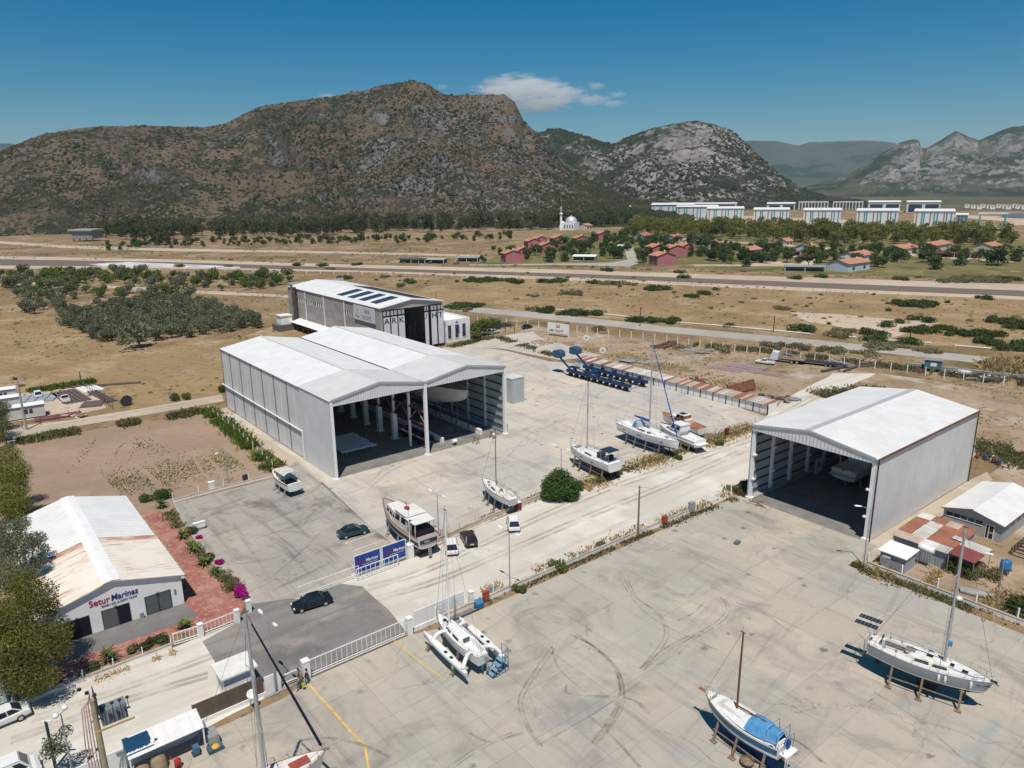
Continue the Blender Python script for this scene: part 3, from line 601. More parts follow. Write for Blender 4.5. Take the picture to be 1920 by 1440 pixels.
cloud('small_cloud', [(1110, 187, 80, 26), (1118, 161, 44, 18), (1158, 177, 44, 14), (1150, 194, 60, 16)], .0028, 'wisps of white cloud floating right of the long cloud')
cloud('cloud_scrap', [(612, 181, 44, 16), (828, 163, 30, 12)], .003, 'scrap of white cloud peeping over the mountain ridge')
# ------------------------------------------------------------------ haze
mb = MB(); mb.span(-14500, 14500, -2500, 13500, -3.6, 640)
hz = mb.build('haze', None); k = NT('haze_air'); k.t.nodes.remove(k.geo)
pv = k.n('ShaderNodeVolumePrincipled'); pv.inputs['Color'].default_value = (.5, .76, 1.0, 1); pv.inputs['Density'].default_value = 4.3e-5; pv.inputs['Anisotropy'].default_value = .2
k.t.links.new(pv.outputs[0], k.out.inputs['Volume']); hz.data.materials.append(k.m)
setp(hz, 'thin blue haze filling the air over the plain', 'haze', kind='stuff')
# == big buildings
MAT['roof_white']=metal_sheet('white_roof_sheet',(0.72,0.71,0.695),1.0,'Y',.45,strength=.4,dirt=(.5,.46,.4),dirt_amt=.4,var=.05)
MAT['roof_white_x']=metal_sheet('white_roof_sheet_x',(0.69,0.675,0.66),1.0,'X',.45,strength=.4,dirt=(.48,.43,.38),dirt_amt=.4,var=.05)
MAT['roof_grey']=metal_sheet('dull_roof_sheet',(0.58,0.57,0.555),1.0,'Y',.5,strength=.2,dirt=(.5,.46,.4),dirt_amt=.3)
MAT['wall_sheet']=metal_sheet('grey_wall_sheet',(0.66,0.655,0.65),1.6,'Y',.5,strength=.35,dirt=(.38,.36,.33),dirt_amt=.3)
MAT['wall_sheet_x']=metal_sheet('pale_wall_sheet',(0.63,0.62,0.62),1.0,'X',.5,strength=.3,dirt=(.42,.4,.37),dirt_amt=.35)
MAT['fascia']=metal_sheet('ribbed_fascia_x',(0.70,0.69,0.68),2.2,'X',.5,strength=.9)
MAT['fascia_y']=metal_sheet('ribbed_fascia_y',(0.68,0.67,0.66),1.8,'Y',.5,strength=1.0)
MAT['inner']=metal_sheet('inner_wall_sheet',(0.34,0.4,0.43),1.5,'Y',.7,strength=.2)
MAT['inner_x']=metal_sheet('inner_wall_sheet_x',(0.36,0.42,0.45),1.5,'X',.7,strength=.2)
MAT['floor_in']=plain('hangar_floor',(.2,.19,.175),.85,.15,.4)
def gable_roof(mb_list):pass
# -- double hangar
def double_hangar():
 A=g(630,899);t=thing('boat_hangar','wide twin-gabled white roofed boat hangar with open front and grey sheet walls','hangar',A,SA)
 W,D,E,Rg,FS=36.9,56.0,13.9,15.5,12.4;bay=W/2
 for b in range(2):
  x0=b*bay
  for(xa,za,xb,zb)in((x0-(.25 if b==0 else-.06),E,x0+bay/2,Rg),(x0+bay/2,Rg,x0+bay+(.25 if b else-.06),E)):
   ys=list(np.linspace(FS,D,8))
   for i in range(7):
    m=MB();m.slabq((xa,ys[i]+.01,za),(xb,ys[i]+.01,zb),(xb,ys[i+1]-.01,zb),(xa,ys[i+1]-.01,za),.12);m.build('roof_sheet',MAT['roof_white'],t)
   for ya,yb in((-.35,6.0),(6.02,FS+.3)):
    m=MB();m.slabq((xa-(.1 if b==0 and za<zb else 0),ya,za+.13),(xb,ya,zb+.13),(xb,yb,zb+.13),(xa-(.1 if b==0 and za<zb else 0),yb,za+.13),.12);m.build('roof_sheet',MAT['roof_grey'],t)
  m=MB();m.bar((x0+bay/2,FS+.4,Rg+.04),(x0+bay/2,D,Rg+.04),.5,.08);m.build('ridge_cap',MAT['roof_grey'],t)
  n=12
  for i in range(n):
   xa=x0+.12+(bay-.24)*i/n;xb=x0+.12+(bay-.24)*(i+1)/n-.01
   zt=lambda x:E+(Rg-E)*(1-abs((x-x0)/(bay/2)-1))+.0
   m=MB();m.add([(xa,-.22,13.0),(xb,-.22,13.0),(xb,-.22,zt(xb)),(xa,-.22,zt(xa)),(xa,-.1,13.0),(xb,-.1,13.0),(xb,-.1,zt(xb)),(xa,-.1,zt(xa))],[(0,1,2,3),(7,6,5,4),(0,4,5,1),(1,5,6,2),(3,2,6,7),(0,3,7,4)]);m.build('gable_panel',MAT['fascia'],t)
  m=MB()
  for(xa,za,xb,zb)in((x0,E,x0+bay/2,Rg),(x0+bay/2,Rg,x0+bay,E)):m.bar((xa,-.38,za+.16),(xb,-.38,zb+.16),.08,.34)
  m.build('gable_trim',plain_trim,t)
 m=MB();m.bar((bay,FS+.3,E+.07),(bay,D,E+.07),.3,.06);m.build('valley_gutter',MAT['dark'],t)
 ys=[FS+6.3*i for i in range(7)]+[D]
 for i in range(7):
  for za,zb in((.35,5.6),(5.62,13.75)):
   m=MB();m.span(0,.12,ys[i]+.02,ys[i+1]-.02,za,zb);m.build('wall_panel',MAT['wall_sheet'],t)
  m=MB();m.span(-.1,.1,ys[i+1]-.16,ys[i+1]+.16,.3,13.7);m.build('wall_rib',rib_mat,t)
  m=MB();m.span(-.1,.1,(ys[i]+ys[i+1])/2-.05,(ys[i]+ys[i+1])/2+.05,.3,13.7);m.build('wall_seam',MAT['roof_grey'],t)
 for ya,yb in((-.05,4.1),(4.12,8.25),(8.27,FS)):
  m=MB();m.span(-.2,.1,ya,yb,.1,13.85);m.build('wall_panel',MAT['wall_sheet'],t)
 m=MB();m.tube([(-.28,FS,5.6),(-.28,D+1,5.6)],.13,8);m.tube([(-.28,FS+.05,5.6),(-.28,FS+.05,.2)],.1,8);m.build('drain_pipe',MAT['white'],t)
 m=MB();m.span(-.12,.2,-.1,D,0,.34);m.build('plinth',MAT['concrete_part'],t)
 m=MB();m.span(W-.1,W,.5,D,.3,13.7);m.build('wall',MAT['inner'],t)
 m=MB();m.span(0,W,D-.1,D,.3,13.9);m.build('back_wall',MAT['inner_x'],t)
 for z in(1.6,3.3,5.0,6.7,8.4,10.1,11.8):
  m=MB();m.span(W-.32,W-.1,.6,D,z,z+.16);m.build('girt',MAT['dark'],t)
  m=MB();m.span(.12,.3,.6,D,z,z+.16);m.build('girt',MAT['dark'],t)
 for x in(.3,W-.3):
  for i in range(1,9):
   m=MB();m.box((x,i*6.2,6.85),(.35,.35,13.4));m.build('column',MAT['white'],t)
 for x in(0.05,bay,W-.05):
  m=MB();m.box((x,-.05,6.9),(.5,.6,13.8));m.box((x,-.05,.1),(.9,1.0,.2));m.build('front_post',MAT['white_wall'],t)
 for i in range(1,9):
  y=i*6.0
  m=MB();m.box((bay,y,9.4),(.4,.4,8.4));m.build('column',MAT['white'],t)
  if i>1:m=MB();m.box((bay,y,2.9),(.9,.9,5.2));m.box((bay,y,.15),(1.3,1.3,.3));m.build('column_base',MAT['white_wall'],t)
  else:m=MB();m.box((bay,y,2.6),(.4,.4,5.2));m.build('column',MAT['white'],t)
 m=MB()
 for z in(5.6,8.2):m.bar((bay,0,z),(bay,D,z),.25,.3)
 m.build('crane_rail',MAT['rust'],t)
 m=MB()
 for i in range(0,8):
  y=i*6.0
  m.bar((bay,y,5.6),(bay,y+3,8.2),.12);m.bar((bay,y+3,8.2),(bay,y+6,5.6),.12);m.bar((bay,y,10.5),(bay,y+3,13),.12);m.bar((bay,y+6,10.5),(bay,y+3,13),.12)
 m.build('bracing',MAT['steel'],t)
 m=MB()
 for b in range(2):
  for i in range(0,10):
   y=.4+i*6.1;x0=b*bay
   m.bar((x0,y,E-.4),(x0+bay/2,y,Rg-.4),.25,.3);m.bar((x0+bay/2,y,Rg-.4),(x0+bay,y,E-.4),.25,.3)
 m.build('rafters',MAT['steel'],t)
 m=MB();m.span(.1,W-.1,.2,D-.1,.0,.075);m.build('floor',MAT['floor_in'],t)
 def loc(x,y,z=.08):p=A+U*x+V*y;return Vector((p.x,p.y,z))
 r=thing('beam_rack','long white steel beams laid in a row on a low rack inside the twin hangar','rack',loc(6.5,10),SA)
 m=MB()
 for x in(0,5.5):
  m.bar((x,-1,.5),(x,9,.5),.15)
  for y in(-1,4,9):m.box((x,y,.25),(.12,.12,.5))
 m.build('frame',MAT['steel'],r)
 for i in range(8):m=MB();m.box((2.8,-.5+i*1.25,.72),(7.2-.25*(i%3),.38,.3));m.build('beam',MAT['white'],r)
 w=thing('low_wall','long low white partition wall on the floor of the twin hangar','wall',loc(24,3.5),SA);m=MB();m.span(0,.5,0,34,0,1.0);m.build('block',MAT['white_wall'],w)
 w=thing('low_wall','low white partition wall beside the big unfinished hull in the hangar','wall',loc(32.5,2.5),SA);m=MB();m.span(0,.5,0,30,0,1.1);m.build('block',MAT['white_wall'],w)
 for i,(x,y)in enumerate(((20.6,5.5),(23.2,6.2))):
  d=thing('boat_dolly',['blue wheeled boat dolly parked by the middle column of the twin hangar','second blue wheeled dolly beside the low white partition wall'][i],'dolly',loc(x,y),SA)
  m=MB();m.span(-.25,.25,0,9,.55,.95);m.build('beam',MAT['navy'],d)
  for q in(0.3,3,6,8.7):
   m=MB();m.cyl((-.5,q,.42),(.5,q,.42),.42,10);m.build('wheel',MAT['black'],d)
 c=thing('pump_cart','small white round pump on wheels at the hangar mouth','cart',loc(25.5,1.2),SA)
 m=MB();m.cyl((-.6,0,.7),(.3,0,.7),.4,12);m.build('drum',MAT['white'],c);m=MB();m.cyl((-.2,-.45,.25),(-.2,-.3,.25),.25,8);m.cyl((-.2,.3,.25),(-.2,.45,.25),.25,8);m.build('wheels',MAT['black'],c)
 for i,(x,y)in enumerate(((28.9,-1.0),(33.3,-.6))):
  c=thing('trestle',['rusty steel trestle standing at the edge of the hangar shade','rusty trestle with white sack hung on it by the hangar post'][i],'trestle',loc(x,y),SA+.3)
  m=MB()
  for s in(-.5,.5):
   m.bar((-.5,s,0),(0,s*.8,1.2),.08);m.bar((.5,s,0),(0,s*.8,1.2),.08)
  m.bar((0,-.9,1.2),(0,.9,1.2),.1);m.bar((-.3,-.45,.5),(.3,-.45,.5),.06);m.build('frame',MAT['rust'],c)
  if i:m=MB();m.lathe([(.05,1.25),(.3,1.0),(.36,.7),(.2,.5)],8,(0,-.3,0));m.build('sack',MAT['white'],c)
 hull=thing('unfinished_hull','big bare white yacht hull standing in the right bay of the twin hangar','boat',loc(31.0,3.6,.3),SA)
 L=23.0;rings=[]
 for i in range(15):
  q=i/14;y=q*L+.5;hb=3.1*min(1,(q*2.0)**.62)if q<.5 else 3.1*(1-.12*(q-.5)*2)
  zd=9.0-1.0*q;zk=7.2-3.2*min(1,q*1.9)**.7;rake=(1-q)**6*2.0
  rings.append([Vector((hb*math.cos(s*PI/2)**.7*sg,y-rake*((zd+(zk-zd)*math.sin(s*PI/2)**1.4)-4)/5+rake,zd+(zk-zd)*math.sin(s*PI/2)**1.4))for sg,s in[(-1,k/6)for k in range(7)]+[(1,1-k/6)for k in range(1,7)]])
 m=MB();m.loft(rings,True,False,False);m.build('hull_shell',MAT['gel'],hull)
 m=MB();m.loft([[r[0]*.98+Vector((0,0,-.1)),r[-1]*.98+Vector((0,0,-.1))]for r in rings],False,False,False);m.build('deck',MAT['teak_grey'],hull)
 for q in(3,9,15,21):
  for sx in(-1.6,1.6):m=MB();m.bar((sx,q,0),(sx*.7,q,5.2),.22);m.build('prop',MAT['rust'],hull)
plain_trim=plain('grey_flashing',(.42,.43,.45),.5,.05);rib_mat=plain('grey_wall_rib',(.21,.205,.2),.6,.1)
double_hangar()
# -- single hangar
def single_hangar():
 t=thing('boat_hangar','single white gabled boat hangar with open front and plain grey side wall','hangar',O,SA)
 D,W,E,Rg=33.66,19.25,12.3,13.76
 for(ya,za,yb,zb)in((-.15,E,W/2,Rg),(W/2,Rg,W+.15,E)):
  xs=np.linspace(-.3,D+.2,7)
  for i in range(6):
   m=MB();m.slabq((xs[i]+.008,ya,za),(xs[i+1]-.008,ya,za),(xs[i+1]-.008,yb,zb),(xs[i]+.008,yb,zb),.12);m.build('roof_sheet',MAT['roof_white_x'],t)
 m=MB();m.slabq((-.3,W/2+.1,Rg+.06),(D+.2,W/2+.1,Rg+.06),(D+.2,W/2+1.1,Rg-.07),(-.3,W/2+1.1,Rg-.07),.05);m.build('ridge_flashing',plain_trim,t)
 xs=np.linspace(0,D,9)
 for i in range(8):
  m=MB();m.span(xs[i]+.006,xs[i+1]-.006,-.06,.06,.12,E-.1);m.build('wall_panel',MAT['wall_sheet_x'],t)
 m=MB();m.bar((-.2,-.28,E-.1),(D+.2,-.28,E-.1),.2,.18);m.build('gutter',MAT['rust'],t)
 for x in(0.1,D):m=MB();m.tube([(x,-.22,E-.2),(x,-.22,.1)],.09,6);m.build('downpipe',MAT['dark'],t)
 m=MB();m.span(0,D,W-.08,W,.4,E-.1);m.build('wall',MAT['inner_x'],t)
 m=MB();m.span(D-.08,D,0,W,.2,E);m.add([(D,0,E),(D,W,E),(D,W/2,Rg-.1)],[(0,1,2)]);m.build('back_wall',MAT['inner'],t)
 for z in(1.2,2.7,4.2,5.7,7.2,8.7,10.2):
  m=MB();m.span(.4,D,W-.26,W-.08,z,z+.14);m.build('girt',MAT['dark'],t)
 m=MB();m.span(0,D,W-1.0,W+.3,0,.45);m.build('plinth',MAT['concrete_part'],t)
 for i in range(0,7):
  x=.2+i*5.5
  for y in(W-.45,.35):
   m=MB();m.box((x,y,6.1),(.42,.5,12.0));
   if i==0:m.box((x,y,.25),(.9,1.0,.5))
   for z in(3.6,7.6):m.box((x-.1,y+(-.4 if y>5 else .4),z),(.5,.5,.22))
   m.build('column',MAT['white_wall'],t)
  m=MB();m.bar((x,.2,E-.4),(x,W/2,Rg-.4),.25,.3);m.bar((x,W/2,Rg-.4),(x,W-.2,E-.4),.25,.3);m.build('rafter',MAT['steel'],t)
 n=14
 zt=lambda y:E+(Rg-E)*(1-abs(y/(W/2)-1))
 for i in range(n):
  ya=.2+(W-.4)*i/n;yb=.2+(W-.4)*(i+1)/n-.01
  m=MB();m.add([(-.2,ya,11.55),(-.2,yb,11.55),(-.2,yb,zt(yb)-.05),(-.2,ya,zt(ya)-.05),(-.1,ya,11.55),(-.1,yb,11.55),(-.1,yb,zt(yb)-.05),(-.1,ya,zt(ya)-.05)],[(0,1,2,3),(7,6,5,4),(0,4,5,1),(1,5,6,2),(3,2,6,7),(0,3,7,4)]);m.build('gable_panel',MAT['fascia_y'],t)
 m=MB();m.bar((-.34,0,E+.02),(-.34,W/2,Rg+.02),.06,.3);m.bar((-.34,W/2,Rg+.02),(-.34,W,E+.02),.06,.3);m.build('gable_trim',plain_trim,t)
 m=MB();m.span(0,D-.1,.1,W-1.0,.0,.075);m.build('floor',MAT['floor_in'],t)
 c=thing('spare_board','white panel with square window hole leaning on the hangar wall','board',S(17.5,17.6,.08),SA)
 m=MB()
 for(x0,x1,z0,z1)in((0,.7,0,2.6),(1.7,2.4,0,2.6),(.7,1.7,0,.9),(.7,1.7,1.9,2.6)):m.box(((x0+x1)/2,.15+.0,(z0+z1)/2),(x1-x0,.12,z1-z0))
 m.build('board',MAT['white'],c)
 c=thing('toolbox','small blue crate on the shaded hangar floor by the post','crate',S(4.5,2.3,.08),SA+.3)
 m=MB();m.span(-.5,.5,-.35,.35,0,.6);m.span(-.54,.54,-.39,.39,.6,.68);m.build('box',plain('blue_plastic',(.02,.09,.2),.5),c)
 c=thing('scrap_heap','tangle of thin rusty rods on the concrete by the hangar post','scrap',S(-1.2,18.0,.06),SA)
 m=MB()
 for i in range(9):a=i*.7;m.bar((random.uniform(-1,1),random.uniform(-1.5,.8),.05+.03*i),(random.uniform(-1,2),random.uniform(-3,.8),.05+.03*i),.06)
 m.build('rods',MAT['rust'],c)
single_hangar()
# -- text
def text_mesh(name,s,size,mat,parent,loc,rot,bold=0.0,depth=.02,shear=0.0,align='LEFT',sx=1.0):
 cu=bpy.data.curves.new(name,'FONT');cu.body=s;cu.size=size;cu.offset=bold;cu.extrude=depth;cu.shear=shear;cu.align_x=align
 tmp=bpy.data.objects.new('tmp_text',cu);COL.objects.link(tmp)
 dg=bpy.context.evaluated_depsgraph_get();me=bpy.data.meshes.new_from_object(tmp.evaluated_get(dg));bpy.data.objects.remove(tmp);bpy.data.curves.remove(cu)
 me.materials.clear()
 o=link(name,me,mat,parent);o.location=loc;o.rotation_euler=rot;o.scale=(sx,1,1);return o
MAT['sign_red']=plain('crimson_lettering',(.36,.012,.07),.5,.03);MAT['sign_blue']=plain('deep_blue_lettering',(.012,.035,.19),.5,.03)
MAT['banner_blue']=plain('banner_blue',(.012,.055,.27),.5,.05);MAT['ink']=plain('black_lettering',(.01,.01,.02),.5);MAT['grey_ink']=plain('slate_lettering',(.16,.18,.26),.6)
# -- yacht works
def yacht_works():
 Rr=g(832,648);t=thing('yacht_factory','long grey concrete yacht factory with solar roof and lettered sliding doors','factory',Rr,SA)
 W,D,E,Rg=22.0,68.0,14.3,16.0
 pan=[plain('grey_wall_slab',(.37,.345,.32),.9,.08,.5,dirt=(.36,.31,.26),dirt_amt=.35),plain('grey_wall_slab_b',(.33,.31,.29),.9,.08,.5,dirt=(.36,.31,.26),dirt_amt=.35)]
 pil=MAT['white_wall']
 ys=np.linspace(0.6,D,10);zs=[0,2.4,4.8,7.2,9.5,11.9,13.9]
 for i in range(9):
  for j in range(6):
   if j==4 and i in(2,5,6,7):continue
   m=MB();m.span(-W,-W+.25,ys[i]+.02,ys[i+1]-.02,zs[j]+.015,zs[j+1]-.015);m.build('wall_slab',pan[(i*5+j*3)%2],t)
  if i in(2,5,6,7):
   m=MB();m.span(-W,-W+.25,ys[i]+.02,ys[i+1]-.02,9.5,9.7);m.span(-W,-W+.25,ys[i]+.02,ys[i+1]-.02,11.2,11.88);m.build('wall_slab',pan[0],t)
   m=MB();m.span(-W+.14,-W+.18,ys[i],ys[i+1],9.7,11.2);m.build('window_pane',MAT['glass_soft'],t)
   n=5
   for k in range(n+1):
    y=ys[i]+(ys[i+1]-ys[i])*k/n;m=MB();m.span(-W-.02,-W+.16,y-.16,y+.16,9.7,11.2);m.build('window_mullion',MAT['white'],t)
  if i in(3,5,7):m=MB();m.span(-W-.12,-W-.01,ys[i]-.25,ys[i]+.25,0,14);m.build('pilaster',pil,t)
 m=MB();m.span(-W,-W+.9,-.1,.6,0,14);m.build('corner_pier',pan[0],t)
 m=MB();m.span(-W,0,D-.3,D,0,15.6);m.span(-W,-W+.3,D-4,D-.31,14,15.6);m.build('back_wall',pan[0],t)
 m=MB();m.span(-.25,0,.2,D-.31,0,14);m.build('side_wall',pan[1],t)
 for(xa,za,xb,zb)in((-W-.3,E,-W/2,Rg),(-W/2,Rg,.3,E)):
  yy=np.linspace(-.6,D-.32,10)
  for i in range(9):
   m=MB();m.slabq((xa,yy[i]+.06,za),(xb,yy[i]+.06,zb),(xb,yy[i+1]-.06,zb),(xa,yy[i+1]-.06,za),.2);m.build('roof_sheet',MAT['roof_white'],t)
 def onroof(x,z=.06):return(E+(Rg-E)*(1-abs((x+W/2)/(W/2))))+z
 for i in range(4):
  y0=5.5+i*7.6;x0,x1=-W+2.2,-W/2-1.2;arr=None
  m=MB();m.slabq((x0,y0,onroof(x0,.12)),(x1,y0,onroof(x1,.12)),(x1,y0+4.4,onroof(x1,.12)),(x0,y0+4.4,onroof(x0,.12)),.05);arr=m.build('solar_array',MAT['steel'],t)
  for k in range(6):
   xa=x0+(x1-x0)*k/6+.05;xb=x0+(x1-x0)*(k+1)/6-.05
   m=MB();m.slabq((xa,y0+.1,onroof(xa,.16)),(xb,y0+.1,onroof(xb,.16)),(xb,y0+4.3,onroof(xb,.16)),(xa,y0+4.3,onroof(xa,.16)),.03);m.build('solar_panel',MAT['solar'],arr)
 for i in range(9):
  y0=3.5+i*4.4;x0,x1=-W/2+2.5,-1.5
  m=MB();m.slabq((x0,y0,onroof(x0,.14)),(x1,y0,onroof(x1,.14)),(x1,y0+4.25,onroof(x1,.14)),(x0,y0+4.25,onroof(x0,.14)),.05);m.build('solar_panel',MAT['solar'],t)
 m=MB();m.add([(-W+.9,-.05,13.4),(0,-.05,13.4),(0,-.05,14.1),(-W/2,-.05,15.7),(-W+.9,-.05,14.1),(-W+.9,.3,13.4),(0,.3,13.4),(0,.3,14.1),(-W/2,.3,15.7),(-W+.9,.3,14.1)],[(0,1,2,3,4),(9,8,7,6,5),(0,5,6,1),(2,7,8,3),(3,8,9,4)]);m.build('gable_band',pan[0],t)
 dw=plain('door_sheet_white',(.6,.61,.63),.5,.03);glz=plain('door_glazing',(.38,.4,.43),.25,.05)
 letters={-21.1:'A',-18.5:'R',-15.9:'K',-6.9:'/',-4.6:'H',-2.1:'T'}
 for x0 in(-21.1,-18.6,-16.1,-6.9,-4.6,-2.1):
  w=2.4 if x0<-10 else(1.6 if x0<-6 else 2.3)
  d=MB().span(x0,x0+w,-.25,-.1,.9,13.3).build('door_leaf',MAT['ink'],t)
  m=MB();m.span(x0+.22,x0+w-.12,-.3,-.252,1.0,11.3);m.build('door_sheet',dw,d)
  for k in range(2):m=MB();m.span(x0+.2+k*w/2,x0+(k+1)*w/2-.12,-.3,-.252,11.8,13.1);m.build('glazing',glz,d)
  ch={-21.1:'A',-18.6:'R',-16.1:'K',-6.9:'/',-4.6:'H',-2.1:'T'}[x0]
  text_mesh('letter',ch,2.3,MAT['ink'],t,(x0+.35,-.32,9.35),(PI/2,0,0),.02,.02,sx=1.15)
 m=MB();m.span(-W+.9,0,1.2,1.3,0,.02);m.build('threshold',MAT['dark'],t)
 m=MB();m.span(-W+.3,-.26,.6,D-.4,0,.06);m.build('floor',MAT['floor_in'],t)
 b=thing('billboard','white billboard reading ARK YACHT hung on the grey factory wall','billboard',Rr-U*(W+.35)+V*2.2,SA)
 m=MB();m.span(-.1,.1,0,13.4,9.3,13.7);m.build('board',plain('billboard_sheet',(.6,.61,.64),.5,.03),b)
 rt=(PI/2,0,-PI/2)
 text_mesh('lettering','ARK',1.7,MAT['grey_ink'],b,(-.13,6.6,11.85),rt,-.005,.01,sx=1.15);text_mesh('lettering','YACHT',1.7,MAT['grey_ink'],b,(-.13,8.6,9.95),rt,-.005,.01,sx=1.15)
 m=MB();m.tube([(-.13,11.6,10.2),(-.13,11.0,12.9),(-.13,10.2,10.4)],.07,4);m.tube([(-.13,12.4,10.9),(-.13,11.4,10.4),(-.13,9.7,10.3)],.06,4);m.build('emblem',MAT['grey_ink'],b)
 for k in range(7):
  m=MB();m.span(-.12,.1,.3+k*2,.5+k*2,13.7,13.95);m.build('clip',MAT['steel'],b)
 a=thing('office_annexe','flat white office block with three tall windows beside the yacht factory','office',Rr,SA)
 m=MB();m.span(.05,12,2.4,18,0,6.7);m.build('wall',MAT['white_wall'],a)
 m=MB();m.span(.05,12,2.4,2.7,6.7,7.4);m.span(11.7,12,2.71,18,6.7,7.4);m.span(.05,11.69,17.7,18,6.7,7.4);m.build('parapet',MAT['white_wall'],a)
 for k in range(5):m=MB();m.span(.3+k*2.4,.34+k*2.4,2.37,2.4,0,7.3);m.build('panel_joint',MAT['steel'],a)
 for x in(3.4,6.2,9.0):
  m=MB();m.span(x,x+1.2,2.34,2.42,1.4,5.6);o=m.build('window',MAT['glass_soft'],a);m=MB();m.span(x-.08,x+1.28,2.3,2.4,1.25,1.38);m.build('sill',MAT['white'],o)
 m=MB();m.add([(6.1,2.3,5.6),(7.5,2.3,5.6),(7.5,1.7,4.6),(6.1,1.7,4.6)],[(0,1,2,3)]);m.build('awning',MAT['sign_blue'],a)
 m=MB();m.tube([(6.5,2.33,6.1),(6.8,2.33,6.9),(7.1,2.33,6.1)],.07,4);m.tube([(6.3,2.33,6.3),(7.3,2.33,6.3)],.06,4);m.build('emblem',MAT['sign_blue'],a)
 c=thing('chimney_stack','black twin flue pipe climbing the far end of the factory wall','chimney',Rr-U*(W+1.0)+V*60,SA)
 m=MB();m.tube([(0,0,0),(0,0,14.8)],.75,12);m.build('flue',plain('sooty_pipe',(.07,.06,.055),.8,.3),c);m=MB();m.tube([(-.1,1.8,2),(-.1,1.8,15.6)],.45,10);m.build('flue',plain('grey_flue',(.2,.19,.18),.7,.3),c)
 c=thing('lean_to','white lean-to awning along the foot of the factory wall','awning',Rr-U*W+V*26,SA)
 m=MB();m.slabq((-3.6,0,2.9),(-.15,0,3.8),(-.15,33,3.8),(-3.6,33,2.9),.1);m.build('roof',MAT['white'],c)
 for k in range(8):m=MB();m.box((-3.4,.3+k*4.6,1.4),(.15,.15,2.9));m.build('post',MAT['rust'],c)
 m=MB();m.span(-1.2,-.9,.3,32.5,0,2.6);m.build('rear_screen',plain('brown_slats',(.09,.06,.045),.9),c)
 c=thing('plant_hut','small white plant hut on a raised deck behind the factory','hut',g(535,618),SA)
 m=MB();m.span(-2,2,-2,2,2.2,5.2);m.build('cabin',MAT['white_wall'],c);m=MB();m.span(-2.3,2.3,-2.3,2.3,5.2,5.4);m.build('roof',MAT['white'],c);m=MB();m.span(-3.5,3.5,-3,3,0,2.2);m.build('deck',plain('dark_base',(.12,.11,.1),.9),c)
 m=MB();m.bar((3.4,-3.1,2.3),(7.5,-3.1,.1),1.2,.15);m.build('ramp',MAT['wood'],c)
 y=thing('yacht_in_build','pale blue yacht hull on scaffolding inside the factory doors','boat',Rr-U*11+V*8,SA)
 rings=[]
 for i in range(10):
  q=i/9;hb=3.0*min(1,(q*1.8+.01)**.6);zd=8.6-q*.8;zk=6.2-3.6*min(1,q*2)**.6
  rings.append([Vector((sg*hb*math.cos(s*PI/2)**.7,q*20-(1-q)**4*1.5*(zd+(zk-zd)*math.sin(s*PI/2)**1.4-5)/4,zd+(zk-zd)*math.sin(s*PI/2)**1.4))for sg,s in[(-1,k/5)for k in range(6)]+[(1,1-k/5)for k in range(1,6)]])
 m=MB();m.loft(rings,True,False,False);m.build('hull_shell',plain('pale_blue_primer',(.34,.45,.5),.6),y);m=MB();m.loft([[r[0]+Vector((0,0,-.1)),r[-1]+Vector((0,0,-.1))]for r in rings],False,False,False);m.build('deck',MAT['rust'],y)
 m=MB()
 for z in np.arange(1,7.6,1.1):
  m.bar((2.4,-2,z),(4.6,-2,z),.25,.1);m.bar((2.4,-2,z+.5),(4.6,-2,z+.5),.06)
 for x in(2.4,4.6):m.bar((x,-2,0),(x,-2,7.6),.12)
 m.build('scaffold',MAT['wood'],y)
yacht_works()
